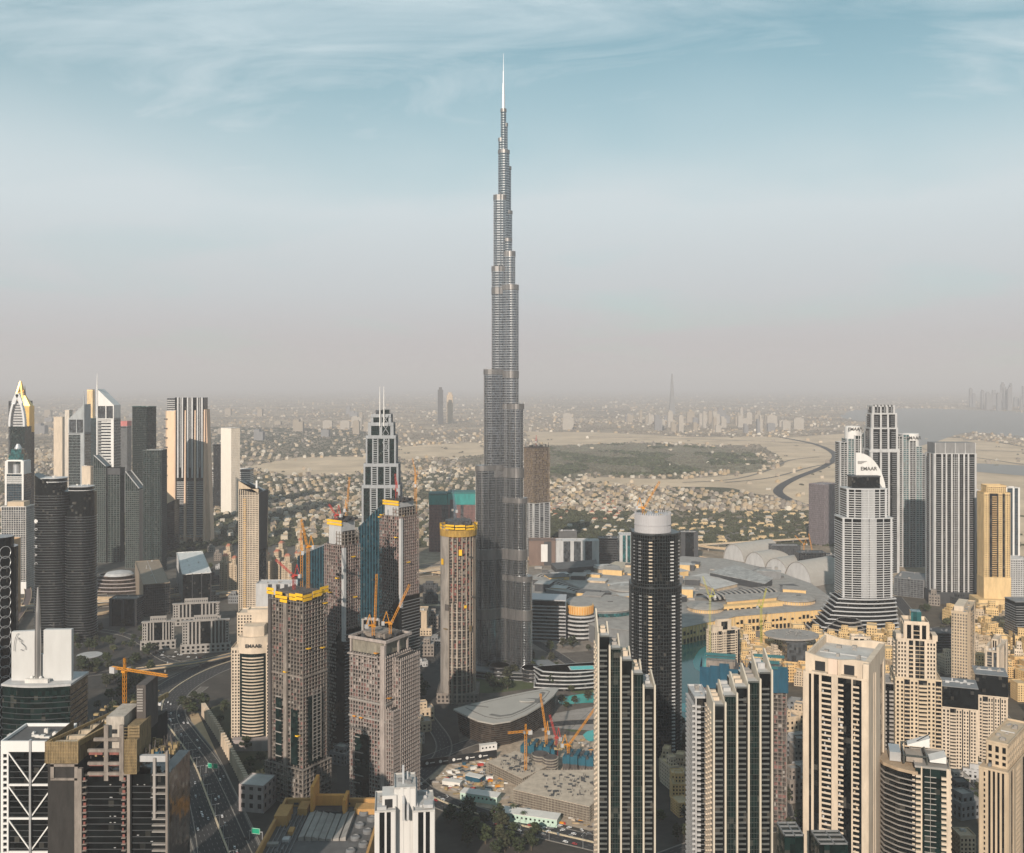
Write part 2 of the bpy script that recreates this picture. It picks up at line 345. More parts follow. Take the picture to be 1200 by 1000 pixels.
def face(root, P, U, Nn, W, z0, z1, spec, fh, m, m2, pitch=3.2):
    """spec: 'p1 b4 p1 g5' = kinds with relative widths"""
    its = [(s[0], float(s[1:] or 1)) for s in spec.split()]; tot = sum(a for _, a in its); a = 0
    for k, wd in its:
        ww = W * wd / tot
        bay(root, (P[0] + U[0] * a, P[1] + U[1] * a), U, Nn, ww, z0, z1, k, fh, m, m2, pitch); a += ww
def block(root, L1, L2, z0, z1, gl, m, m2, front='g', right=None, fh=3.4, left=None, back=None, pitch=3.2, ox=0, oy=0, roof=None, parapet=1.4, clutter=True, core_name='curtain_wall'):
    """a square-cut storey stack with its own facades and roof, on root's own axes, centred at (ox, oy)"""
    x0, x1, y0, y1 = ox - L1 / 2, ox + L1 / 2, oy - L2 / 2, oy + L2 / 2
    MB().box(x0, y0, z0, x1, y1, z1).build(core_name, gl, root)
    face(root, (x0, y0), (1, 0), (0, -1), L1, z0, z1, front, fh, m, m2, pitch)
    face(root, (x1, y0), (0, 1), (1, 0), L2, z0, z1, right or front, fh, m, m2, pitch)
    face(root, (x0, y1), (0, -1), (-1, 0), L2, z0, z1, left or right or front, fh, m, m2, pitch)
    face(root, (x1, y1), (-1, 0), (0, 1), L1, z0, z1, back or 'h1', fh, m, m2, pitch)
    rf = MB().box(x0 - 0.3, y0 - 0.3, z1, x1 + 0.3, y1 + 0.3, z1 + 0.25)
    if parapet:
        t = 0.5
        rf.box(x0 - .5, y0 - .5, z1 + .25, x1 + .5, y0 - .5 + t, z1 + parapet); rf.box(x0 - .5, y1 + .5 - t, z1 + .25, x1 + .5, y1 + .5, z1 + parapet)
        rf.box(x0 - .5, y0 - .5 + t, z1 + .25, x0 - .5 + t, y1 + .5 - t, z1 + parapet); rf.box(x1 + .5 - t, y0 - .5 + t, z1 + .25, x1 + .5, y1 + .5 - t, z1 + parapet)
    rf.build('roof', roof or m, root)
    if clutter: rooftop(root, x0 + 2, y0 + 2, x1 - 2, y1 - 2, z1 + 0.25, int(L1 * L2 / 90) + 2)
def rooftop(root, x0, y0, x1, y1, z, n):
    if x1 - x0 < 2 or y1 - y0 < 2: return
    m = R.choice([lgrey, offw, grey])
    for _ in range(min(n, 12 if root.location.y < 1300 else 5)):
        sx, sy, h = R.uniform(1, 3.8), R.uniform(1, 3.2), R.uniform(0.8, 2.6); a, b = R.uniform(x0, max(x0 + .1, x1 - sx)), R.uniform(y0, max(y0 + .1, y1 - sy))
        q = MB().box(a, b, z, min(a + sx, x1), min(b + sy, y1), z + h)
        if R.random() < .5: q.box(a + sx * .2, b + sy * .2, z + h, a + sx * .7, b + sy * .7, z + h + .5)
        q.build('roof_unit', m, root)
    if R.random() < .6: MB().box(x0, y0 + (y1 - y0) * .5, z, x1, y0 + (y1 - y0) * .5 + .4, z + .7).build('roof_pipe', lgrey, root)
def polytower(root, poly, z0, z1, gl, m, fh=3.5, band=0.9, proud=0.5, fin=0, finw=0.35, find=0.6, finm=None, roof=True, bandname='floor_bands', core='curtain_wall', ztop=None):
    """storeys on any outline: glass core, a proud band at each floor, optional upright fins at the outline's corners"""
    MB().prism(poly, z0, ztop or z1).build(core, gl, root)
    mb = MB(); o = offset(poly, proud)
    for i in range(int((z1 - z0) / fh)): mb.prism(o, z0 + i * fh, z0 + i * fh + band)
    if roof and not ztop: mb.prism(offset(poly, proud + 0.1), z1 - 0.3, z1 + 1.3)
    mb.build(bandname, m, root)
    if fin:
        fb = MB(); n = len(poly)
        for i in range(n):
            a, b = poly[i], poly[(i + 1) % n]; ln = hypot(b[0] - a[0], b[1] - a[1]); k = max(1, int(round(ln / fin)))
            u = ((b[0] - a[0]) / ln, (b[1] - a[1]) / ln); nn = (u[1], -u[0])
            for j in range(k):
                t = j * ln / k; px, py = a[0] + u[0] * t, a[1] + u[1] * t
                fb.prism([(px - u[0] * finw / 2, py - u[1] * finw / 2), (px - u[0] * finw / 2 + nn[0] * find, py - u[1] * finw / 2 + nn[1] * find),
                          (px + u[0] * finw / 2 + nn[0] * find, py + u[1] * finw / 2 + nn[1] * find), (px + u[0] * finw / 2, py + u[1] * finw / 2)], z0, z1)
        fb.build('vertical_fins', finm or m, root)
# ------------------------------------------------------------------ the tallest tower: three stepped wings round a core
def super_tower():
    Y = 1322; x0 = XA(590, Y)
    root = thing('stepped_supertall_tower', 'tallest tower of all, silver and stepped like a spiral up to a thin spire', 'skyscraper', (x0, Y, 0))
    gl = glass('silver_glass', (0.17, 0.185, 0.20), 1.6, 3.3, var=0.35, rough=0.12, ior=1.9, lights=0.0, tilt=0.06, metal=0.85)
    gl2 = glass('shadowed_silver_glass', (0.10, 0.105, 0.115), 1.6, 3.3, var=0.3, rough=0.2, lights=0.0, metal=0.8)  # darker copy of the silver glass, the foot's shade in its colour
    band = mat('steel_spandrel', (0.52, 0.525, 0.53), 0.26, metal=0.9, var=0.15)
    bandd = mat('louvre_steel', (0.25, 0.24, 0.235), 0.36, metal=0.7, var=0.25)
    def wing(alpha, reach, r, zb, zt, k):
        ca, sa = cos(alpha), sin(alpha); d = max(0.0, (reach - r) / abs(ca)) if abs(ca) > 0.5 else reach - r
        pts = []
        nb = max(1, int(d / 11))       # bulged sides
        side = []
        for i in range(nb * 4 + 1):
            t = i / (nb * 4) * d; side.append((t, r + 0.9 * abs(sin(pi * t / d * nb)) if d > 0.1 else r))
        pts += [(t, -s) for t, s in side]
        for i in range(1, 12):
            a = -pi / 2 + pi * i / 12; pts.append((d + r * cos(a), r * sin(a)))
        pts += [(t, s) for t, s in side[::-1]]
        pts = [(x * ca - y * sa, x * sa + y * ca) for x, y in pts]
        tier = MB().prism(pts, zb, zt).build('wing_tier', gl, root)
        b = MB(); o = offset(pts, 0.55); nfl = int((zt - zb) / 3.3)
        for i in range(nfl): b.prism(o, zb + i * 3.3, zb + i * 3.3 + (.8 if zt < 420 else 1.15))
        b.build('floor_bands', band, tier)
        fb = MB(); n = len(pts)
        for i in range(n):
            a, c = pts[i], pts[(i + 1) % n]; ln = hypot(c[0] - a[0], c[1] - a[1])
            if ln < 0.5 or ln > 14 or i % 3: continue
            u = ((c[0] - a[0]) / ln, (c[1] - a[1]) / ln); nn = (u[1], -u[0])
            fb.prism([(a[0], a[1]), (a[0] + u[0] * .25, a[1] + u[1] * .25), (a[0] + u[0] * .25 + nn[0] * .4, a[1] + u[1] * .25 + nn[1] * .4), (a[0] + nn[0] * .4, a[1] + nn[1] * .4)], zb, zt)
        fb.build('vertical_fins', steel, tier)
        MB().prism(offset(pts, 0.8), zt - 6.5, zt + 0.4).build('louvre_band', bandd, tier)
        for za, zz in ((72, 86), (151, 165), (260, 273), (393, 402), (505, 514)):
            if za > zb and zz < zt - 8: MB().prism(offset(pts, 0.8), za, zz).build('louvre_band', bandd, tier)
        rail = MB()
        for i in range(0, n, 3): rail.box(pts[i][0] - .2, pts[i][1] - .2, zt, pts[i][0] + .2, pts[i][1] + .2, zt + 2.2)
        rail.build('roof_posts', bandd, tier)
    A, B, C = radians(203), radians(-33), radians(88)
    k = 1.15
    for reach, r, zt in ((37, 9.5, 276), (26, 9.0, 404), (15.5, 8, 542), (13, 7.5, 638)): wing(A, reach, r, 0, zt, 0)
    for reach, r, zt in ((38, 9.0, 130), (31.5, 9.0, 233), (27, 8.5, 358), (20, 8.5, 517), (15.5, 6, 562)): wing(B, reach, r, 0, zt, 0)
    for reach, r, zt in ((46, 9, 190), (36, 9, 318), (26, 8.5, 460), (17, 8, 600)): wing(C, reach, r, 0, zt, 0)
    # slim upper tiers
    def up(cx, cy, r, zt, zb=480):
        e = ellipse(r, r, 18, cx, cy); t = MB().prism(e, zb, zt).build('upper_tier', gl, root)
        b = MB()
        for i in range(int((zt - zb) / 3.3)): b.prism(offset(e, .3), zb + i * 3.3, zb + i * 3.3 + .95)
        b.build('floor_bands', band, t); MB().prism(offset(e, .6), zt - 4, zt + .3).build('louvre_band', bandd, t)
    up(0.5, 0, 7.5, 699); up(6.5, 2, 5.2, 618); up(5.5, -3, 5.8, 580); up(6.8, 3, 3.4, 678); up(-3.5, 1, 3.2, 716); up(3.2, 1, 2.4, 736); up(0, 0, 3.6, 755)
    m = MB().lathe([(2.4, 755), (2.2, 775), (1.7, 776), (1.5, 790), (1.0, 791), (0.8, 806), (0.45, 807), (0.15, 830)], 12)
    m.build('spire', mat('bright_steel', (0.65, 0.66, 0.67), 0.35, metal=0.6, var=0.05), root)
    # glazed entrance pavilions at the foot
    for a, d in ((radians(262), 34), (radians(-50), 58)):
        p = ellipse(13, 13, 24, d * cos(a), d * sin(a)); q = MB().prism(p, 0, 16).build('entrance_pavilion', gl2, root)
        b = MB()
        for z in (0, 5, 10, 15): b.prism(offset(p, 1.0), z, z + 1)
        b.build('floor_bands', bandd, q)
    p = [(-70, -26), (-20, -44), (30, -50), (78, -30), (60, 10), (-50, 10)]
    polytower(root, p, 0, 9, g_blk, grey, 4.5, 1.2, 1.0, core='podium')
super_tower()

# ------------------------------------------------------------------ shared helpers for special towers
def simple(name, label, fp, top, gl, m, m2, front, right=None, group=None, fh=3.5, cat='tower', **k):
    loc, rz, L1, L2 = fp; root = thing(name, label, cat, loc, rz, group)
    z = ZT(top, loc[1] - L2 / 2 * 0.6)
    block(root, L1, L2, 0, z, gl, m, m2, front, right, fh, **k); return root, L1, L2, z

# ---- left edge, near: white framed glass tower with cross bracing
def truss_tower():
    Y = 600; x0, x1 = XA(3, Y), XA(63, Y); W = x1 - x0; D = 30; z = ZT(868, Y)
    root = thing('braced_office_tower', 'white framed black glass tower with big diagonal bracing, bottom left corner', 'tower', ((x0 + x1) / 2, Y + D / 2, 0))
    MB().box(-W / 2, -D / 2, 0, W / 2, D / 2, z - 2).build('curtain_wall', g_blk, root)
    b = MB()
    for i in range(int((z - 8) / 3.6)): b.box(-W / 2 + 4, -D / 2 - .12, i * 3.6, W / 2, -D / 2, i * 3.6 + .5)
    b.build('floor_bands', dgrey, root)
    f = MB(); f.box(-W / 2 - .5, -D / 2 - 1.2, z - 6.5, W / 2 + .5, -D / 2, z); f.box(-W / 2 - .5, D / 2, z - 4, W / 2 + .5, D / 2 + 1, z)
    f.box(-W / 2 - 1, -D / 2, z - 4, -W / 2, D / 2, z); f.box(W / 2, -D / 2, z - 4, W / 2 + 1, D / 2, z)
    f.box(-W / 2 - .5, -D / 2 - 1.2, 0, -W / 2 + 1, -D / 2, z - 6.5); f.box(-W / 2 + 3.2, -D / 2 - 1.2, 0, -W / 2 + 4.2, -D / 2, z - 6.5)
    for i in range(int((z - 6.5) / 3.6) + 1): f.box(-W / 2 + 1, -D / 2 - 1.2, z - 6.5 - i * 3.6 - 1.3, -W / 2 + 3.2, -D / 2, z - 6.5 - i * 3.6)
    f.build('white_frame', mat('bright_white_panel', (0.66, 0.66, 0.65), 0.45, var=0.08), root)
    xm = -W / 2 + 4 + (W - 4) / 2
    for i in range(8):
        zt = z - 7 - i * 20.5
        if zt < 0: break
        g = MB(); g.bar((-W / 2 + 4, -D / 2 - .7, zt), (xm, -D / 2 - .7, zt - 19), .75); g.bar((W / 2, -D / 2 - .7, zt), (xm, -D / 2 - .7, zt - 19), .75)
        g.box(-W / 2 + 4, -D / 2 - 1.1, zt - 20.4, W / 2, -D / 2 - .2, zt - 19.2); g.build('cross_brace', MATS['bright_white_panel'], root)
    MB().box(xm - .6, -D / 2 - 2, 0, xm + .6, -D / 2 - .3, z + 1).build('centre_mast', alu, root)
    MB().box(-W / 2, -D / 2, z - 2, W / 2, D / 2, z - 1.8).build('roof', roofd, root); rooftop(root, -W / 2 + 3, -8, W / 2 - 3, 12, z - 1.8, 9)
truss_tower()

# ---- white blade building with a line-drawn horse and a needle
def blade_tower():
    Y = 820; x0, x1 = XA(7, Y), XA(78, Y); W = x1 - x0; D = 34; zt = ZT(741, Y); zb = ZT(803, Y)
    root = thing('blade_top_tower', 'curved green glass tower under a notched white slab with a horse outline and a needle', 'tower', ((x0 + x1) / 2, Y + D / 2, 0))
    a = W / 2 + 3
    pl = [(-a, D / 2)] + [(-a + 2 * a * i / 14, -D / 2 - 5 * sin(pi * i / 14)) for i in range(15)] + [(a, D / 2)]
    polytower(root, pl, 0, zb, g_grn, dgrey, 4.6, .5, .5, roof=False); MB().prism(offset(pl, .8), zb - .6, zb + 1.2).build('roof', lgrey, root)
    s = MB(); xn0, xn1 = -W / 2 + W * 28.5 / 71, -W / 2 + W * 39 / 71; yb = -D / 2 + 9
    s.prism([(-W / 2, yb), (xn0, yb - 1.5), (xn0, yb + 3), (-W / 2, yb + 4)], zb - 1, lambda x, y: zt - 2 + (x + W / 2) * .06)
    s.prism([(xn1, yb - 1.5), (W / 2, yb), (W / 2, yb + 4), (xn1, yb + 3)], zb - 1, zt)
    s.prism([(xn0, yb - 1.5), (xn1, yb - 1.5), (xn1, yb + 3), (xn0, yb + 3)], zb - 1, ZT(770, Y)); s.build('white_slab', mat('blade_panel', (.50, .50, .49), .5, var=.08), root)
    MB().lathe([(2.6, zb - 2), (2.6, zt - 8), (2.0, zt + 16), (0.7, ZT(690, Y))], 14, (xn0 + xn1) / 2, yb - 3.6).build('needle', steel, root)
    h = MB(); y = yb - 1.9; sc = 14.5 / 60; ox, oz = -W / 2 + 3.6, zt - 11     # mane, then muzzle
    for ln in ([(8, 30), (3, 18), (0, 4), (-2, -14), (-2, -28)], [(8, 30), (14, 34)], [(14, 20), (17, 14), (26, 10), (24, 0), (32, -6), (38, -12), (40, -18), (36, -22)], [(14, 20), (12, 10)], [(30, -26), (24, -22), (20, -24)], [(22, 8), (18, 4)]):
        for p, q in zip(ln, ln[1:]): h.bar((ox + p[0] * sc, y + .2 - (ox + p[0] * sc + W / 2) * .05, oz + p[1] * sc), (ox + q[0] * sc, y + .2 - (ox + q[0] * sc + W / 2) * .05, oz + q[1] * sc), .36)
    h.build('horse_outline', grey, root)
    p = MB().box(-W / 2 + W * .30, -D / 2 + 1, zb, W / 2 - W * .32, yb - 4, zb + 4.5); p.build('plant_room', offw, root)
    for i in range(3): MB().lathe([(1.5, zb + 4.5), (1.5, zb + 5.2), (1.0, zb + 6), (.2, zb + 6.4)], 10, -W / 2 + W * (.38 + .07 * i), -D / 2 + 5).build('satellite_dish', white, root)
    c = MB(); zc = ZT(868, Y - 10)
    for i in range(11): c.bar((-20 + 4 * i, -D / 2 - 7, zc), (-18 + 4 * i, -D / 2 - 6.5, zc + 3), .35); c.bar((-18 + 4 * i, -D / 2 - 6.5, zc + 3), (-16 + 4 * i, -D / 2 - 7, zc), .35)
    c.box(-21, -D / 2 - 7.5, zc - .4, 25, -D / 2 - 2, zc + .2); c.box(-21, -D / 2 - 7, zc + 3, 25, -D / 2 - 2, zc + 3.4); c.build('lattice_canopy', offw, root)
blade_tower()

# ---- twin dark curved towers with the upright lettering
def dark_twins():
    Y = 1450
    for k, (xl, xr, tp, dz, lab) in enumerate(((35, 74, 559, 12, 'dark ribbed oval tower with glowing round emblem and upright white letters'), (72, 105, 569, 3, 'dark ribbed tower with white rooftop pool ring, right of the lettered one'))):
        x0, x1 = XA(xl, Y), XA(xr, Y); a = (x1 - x0) / 2; root = thing('ribbed_dark_tower', lab, 'tower', ((x0 + x1) / 2, Y + 20, 0), 0.05, 'dark ribbed twin towers')
        zt = ZT(tp, Y); pl = [(a * (abs(cos(t)) ** .6) * (1 if cos(t) > 0 else -1), 17 * (abs(sin(t)) ** .8) * (1 if sin(t) > 0 else -1)) for t in [2 * pi * i / 36 for i in range(36)]]
        zm = ZT(575, Y) if k == 0 else ZT(590, Y)
        slope = (lambda x, y: zm + 10 - 14 * x / a) if k == 0 else (lambda x, y: zm + 16 * x / a)
        MB().prism(pl, 0, slope).build('curtain_wall', g_blk, root)
        b = MB(); o = offset(pl, 1.0)
        for i in range(int((zm - (5 if k == 0 else 16)) / 3.9)): b.prism(o, i * 3.9, i * 3.9 + .7)
        b.build('floor_bands', mat('tinned_metal', (0.10, 0.105, 0.11), 0.35, metal=.6), root)
        o2 = MB().prism([(x * .82, y * .8) for x, y in pl], zm - 4, zt - 3).build('crown', g_blk, root)
        r = MB()
        for zz in (zt - 3.5, zt - 9): r.prism([(x * .86, y * .84) for x, y in pl], zz, zz + 1)
        r.build('crown_ring', alu if k == 0 else lgrey, o2); rooftop(root, -a * .5, -6, a * .5, 8, zt - 2.5, 5)
        if k == 0:
            f = MB(); yy = -13.9; xx = -a + 6.4
            for i in range(16):
                t = 2 * pi * i / 16; f.v.append((xx + 2.7 * cos(t), yy - 1.6, ZT(611.5, Y) + 3.2 * sin(t)))
            f.v += [(x, y + .6, z) for x, y, z in f.v]; f.f.append(tuple(range(16))[::-1]); f.f.append(tuple(range(16, 32))); f.f += [(i, (i + 1) % 16, 16 + (i + 1) % 16, 16 + i) for i in range(16)]
            f.build('round_emblem', white, root)
            for i, ch in enumerate('DAMAC'): text(ch, 5.5, lgrey, root, (xx, yy - 1.7, ZT(621 + 10 * i, Y)), (pi / 2, pi / 2, 0))
dark_twins()

# ---- far left: looped black tower, tan slab, grid tower, white and blue tower, the arched and the gold one
def left_edge():
    Y = 980; root = thing('looped_black_tower', 'black tower with pale metal loops on its flank, cut by the left frame edge', 'tower', (XA(-14, Y), Y + 18, 0))
    z = ZT(632, Y); a = XA(9, Y) - XA(-14, Y); pl = [(a * cos(t) * .98, 18 * sin(t)) for t in [2 * pi * i / 30 for i in range(30)]]
    MB().prism(pl, 0, z - 10, ).build('curtain_wall', g_blk, root); MB().prism([(x * .8, y * .8) for x, y in pl], z - 10, z).build('crown', g_blk, root)
    l = MB(); t0 = -.75
    for i in range(26):
        zc = z - 14 - i * 10; pr = None
        for j in range(17):
            t = 2 * pi * j / 16; an = t0 + .28 * cos(t); p = (a * 1.02 * cos(an), 18.6 * sin(an), zc + 6 * sin(t))
            if pr and p[2] > 0: l.bar(pr, p, .55)
            pr = p
    l.build('metal_loops', alu, root)
    simple('tan_slab_tower', 'narrow tan blank slab tower at the left frame edge', flat(4, 16, 1600, 22, .0), 633, cream, mat('tan_stone', (0.50, 0.33, 0.18)), cream, 's1', 'w1', clutter=False)
    r, L1, L2, z = simple('white_grid_tower', 'grey tower with a fine white window grid, left of the ribbed dark tower', flat(2, 30, 1800, 34), 594, g_gry, offw, offw, 'v1', 'v1', fh=4, pitch=4)
    MB().box(-L1 * .35, -10, z, L1 * .35, 12, z + 9).build('penthouse', cream, r)
    MB().box(-L1 / 2 - 2, -L2 / 2 - 2, 0, L1 / 2 + 2, -L2 / 2, 22).build('portal', white, r)
    Y = 2000; r = thing('white_framed_blue_tower', 'blue glass tower framed in white with a round opening near its top', 'tower', (XA(16, Y), Y + 18, 0)); w = XA(27, Y) - XA(5, Y)
    zt = ZT(541, Y); block(r, w, 30, 0, ZT(556, Y), g_blu, white, grey, 'p1 g8 p1', 'g1', fh=5, clutter=False)
    s = MB(); s.box(-w / 2, -15.6, ZT(556, Y), -w / 2 + 6, 15, zt); s.box(w / 2 - 6, -15.6, ZT(556, Y), w / 2, 15, zt); s.prism(rect(-w / 2, -15.6, w / 2, 15), zt, zt + 3, rect(-w / 2 + 5, -15, w / 2 - 5, 13))
    for i in range(4): s.box(-w / 2 - .3, -16, ZT(561, Y) + 4 * i - 10, w / 2 + .3, -15, ZT(561, Y) + 4 * i - 8)
    s.build('white_frame', white, r); MB().lathe([(6.5, ZT(556, Y)), (7, zt - 8), (5, zt - 6)], 16, 0, -6).build('drum', alu, r)
    k = MB().box(-w * .28, -8, zt, w * .28, 8, ZT(527, Y)); k.box(-w * .38, -10, zt, w * .42, 10, ZT(533, Y)); k.build('green_crown', g_teal, r); MB().lathe([(7, ZT(527, Y)), (7, ZT(526, Y)), (3, ZT(521, Y))], 14).build('crown_dome', alu, r)
    Y = 2550; r = thing('arched_silver_tower', 'dark green tower with pointed silver arches and striped vault, far left skyline', 'tower', (XA(20, Y), Y + 20, 0)); w = (XA(28, Y) - XA(11, Y)) / 2
    z1 = ZT(500, Y); zt = ZT(462, Y); MB().box(-w, -18, 0, w, 18, z1).build('curtain_wall', g_grn, r)
    ar = MB()
    for sx in (-1, 1):
        pr = None
        for i in range(11):
            t = i / 10; p = (sx * w * (1 - t ** 2.2), -18, z1 + (zt - z1) * t)
            if pr: ar.bar(pr, p, 5, 10)
            pr = p
    ar.build('pointed_arch', alu, r); v = MB()
    for i in range(9): hw = w * .7 * (1 - (i / 10) ** 2); v.box(-hw, -15, z1 + i * 7, hw, 5, z1 + i * 7 + 4)
    v.build('striped_vault', lgrey, r)
    Y = 2620; r = thing('gold_crowned_tower', 'dark tower with golden pointed crown behind the silver arches', 'tower', (XA(27, Y), Y + 20, 0)); w = (XA(35, Y) - XA(23, Y)) / 2
    gm = mat('gold_panel', (0.75, 0.50, 0.16), 0.35, metal=.6); MB().box(-w, -14, 0, w, 14, ZT(507, Y)).build('curtain_wall', g_brn, r)
    g = MB(); g.box(0, -14, ZT(507, Y), w, 14, ZT(476, Y)); g.prism(rect(-w * .6, -10, w, 10), ZT(476, Y), ZT(464, Y), rect(-w * .5, -3, -w * .2, 3)); g.build('gold_crown', gm, r)
    MB().lathe([(3, ZT(466, Y)), (.4, ZT(452, Y))], 8, -w * .35).build('spire', g_brn, r)
    r = thing('gold_lattice_spire_tower', 'slender tower with a pale golden lattice pyramid, leftmost pointed top on the skyline', 'tower', (XA(20, 2750), 2770, 0)); w = 24
    MB().box(-w, -20, 0, w, 20, ZT(470, 2750)).build('curtain_wall', g_gry, r); g = MB(); zb, zt = ZT(475, 2750), ZT(447, 2750)
    for sx in (-1, 1):
        for sy in (-1, 1): g.bar((sx * w * .6, sy * 14, zb), (0, 0, zt), 4)
    for i in range(5): t = i / 6; hw = w * .6 * (1 - t); g.box(-hw, -14 * (1 - t), zb + (zt - zb) * t, hw, 14 * (1 - t), zb + (zt - zb) * t + 3)
    g.build('gold_lattice', gm, r)
left_edge()

# ---- triangular pair: slanting crowns with masts
def wedge_tower(xl, xr, tip, sh, flatz, Y, m, gl, side, mast, label):
    x0, x1 = XA(xl, Y), XA(xr, Y); w = (x1 - x0) / 2; r = thing('wedge_crown_tower', label, 'tower', ((x0 + x1) / 2, Y + w, 0), 0, 'wedge crowned twin towers')
    zh, zs, zf = ZT(tip, Y), ZT(sh, Y), ZT(flatz, Y); D = 40
    block(r, 2 * w, D, 0, zf - 8, gl, m, m, 'g7 p2' if side < 0 else 'g3 h7 p2', 'g1', fh=7, clutter=False)
    s = MB(); a, b = (-w, w) if side < 0 else (w, -w)          # high edge b
    s.prism(rect(-w, -D / 2, w, D / 2), zs - 2, lambda x, y: (zs + (zh - zs) * (x - a) / (b - a)))
    for q in (-w, w, 0): s.box(q - (2 if q > 0 else 0), -D / 2 - .4, zf - 8, q + (0 if q > 0 else 2), D / 2, zs - 2)
    s.box(-w, -D / 2 - .5, zf - 10, w, D / 2, zf - 5); s.build('slanted_crown', m, r)
    MB().box(-w + 2, -D / 2 + 3, zf - 5, w - 2, D / 2, zs - 2).build('recessed_glazing', g_gry, r)
    MB().lathe([(2.2, 0), (2.0, zh), (.5, ZT(mast, Y))], 8, b, -D / 2).build('mast', m, r)
wedge_tower(80.5, 98.5, 474, 491, 505, 2450, mat('mid_grey_panel', (0.30, 0.32, 0.33), .5), g_grn, -1, 458, 'darker of the two wedge-topped towers, slope rising to the right')  # mid grey cladding for the darker tower
wedge_tower(114, 133.5, 456, 475, 488, 2300, white, g_gry, 1, 438, 'bright white wedge-topped tower, slope falling to the right')

simple('cream_slab_tower', 'plain cream slab tower left of the darker wedge-topped tower', corner(63, 73, 75.5, 3200, .3), 489, cream2, cream2, cream2, 's1', 's1')
simple('narrow_beige_tower', 'narrow beige tower right behind the plain cream slab', flat(76, 81, 3300, 26), 481, cream2, offw, offw, 'h1')
simple('teal_glass_block', 'teal glass block between the two wedge-topped towers', corner(99, 106, 113.5, 3000, .4), 491, g_teal, mat('dull_teal', (0.08, 0.16, 0.15)), grey, 'g1')
simple('gold_lit_tower', 'slim tower with a golden reflecting top just left of the white wedge', flat(102, 108.5, 3600, 20), 457, mat('gold_mirror', (0.85, 0.62, 0.30), .35, metal=.5), cream, cream, 'h1')
r_, a_, b_, z_ = simple('red_roofed_block', 'grey glass block with red roof band, right of the white wedge tower', flat(134, 149, 2900, 34), 500, g_gry, grey, grey, 'h1'); MB().box(-a_ / 2, -b_ / 2, z_, a_ / 2, b_ / 2, z_ + 16).build('red_band', mat('faded_red_panel', (0.48, 0.16, 0.15)), r_)
simple('cream_narrow_block', 'short cream block wedged between ribbed dark tower and slanting grid tower', corner(96, 106, 108.5, 2250, .35), 547, g_win, cream2, cream2, 's1', 'w1')
simple('green_banded_block', 'dull green banded block behind the ribbed dark towers', flat(101, 112, 2150, 24), 575, g_grn, grey, grey, 'h1')
r_, a_, b_, z_ = simple('tall_green_slab', 'tall plain dark green glass slab tower, rounded on its right corner', corner(155, 172, 183, 2150, .55), 477, g_grn, mat('deep_green_panel', (0.02, 0.06, 0.055), .3), dgrey, 'g1', 'g1', fh=4)

def slanted(xl, xm, xr, tl, tr, Y, label, cap):
    x0, x1, x2 = XA(xl, Y), XA(xm, Y), XA(xr, Y); w = x1 - x0; D = 30
    r = thing('slant_top_grid_tower', label, 'tower', (x0, Y, 0), 0, 'slant topped grid towers')
    zl, zr = ZT(tl, Y), ZT(tr, Y); MB().prism(rect(0, 0, w, D), 0, lambda x, y: zl + (zr - zl) * x / w).build('curtain_wall', g_grn, r)
    g = MB(); k = int(w / 4)
    for i in range(k + 1): g.box(i * w / k - .45, -.5, 0, i * w / k + .45, 0, min(zl, zr) + abs(zl - zr) * (1 - i / k) - 2)
    for i in range(int(zr / 4.2)): g.box(0, -.35, i * 4.2, w, 0, i * 4.2 + 1.1)
    g.build('facade_grid', mat('grey_green_mullion', (0.09, 0.105, 0.10), .5), r)
    MB().bar((0, 0, zl + 1), (w, 0, zr + 1), 1.6).bar((0, D, zl + 1), (w, D, zr + 1), 1.6).build('slant_rim', lgrey, r)
    if cap:
        zc = ZT(cap, Y); W2 = x2 - x1; MB().box(w, 6, 0, w + W2, D, zc).build('rear_block', g_grn, r)
        g = MB()
        for i in range(5): g.box(w + 2 + i * (W2 - 3) / 4 - .45, 5.4, 0, w + 2 + i * (W2 - 3) / 4 + .45, 6, zc - 14)
        for i in range(int((zc - 14) / 4.2)): g.box(w + 2, 5.6, i * 4.2, w + W2, 6, i * 4.2 + .8)
        g.build('rear_grid', MATS['grey_green_mullion'], r); MB().box(w - 1, 4.5, zc - 14, w + W2 + .5, D + .5, zc).build('dark_cap', dgrey, r)
    else: MB().box(w, 2, 0, x2 - x0, D, ZT(tr + 1, Y)).build('dark_flank', black, r)
slanted(110, 124, 139.5, 534, 547, 2110, 'grid tower with a top slanting down to a dark capped half', 549)
slanted(147, 163, 169, 553, 573, 2050, 'shorter slant-topped grid tower with a black flank on its right', 0)
r_, a_, b_, z_ = simple('dark_grid_tower', 'tall dark tower with a grid of small pale windows, left of the tan striped tower', flat(168, 188.5, 2000, 34), 528, g_grn, mat('slate_mullion', (0.07, 0.085, 0.085), .5), lgrey, 'k1 v6 k1 v6 k1', 'v1', fh=4.2, pitch=4)

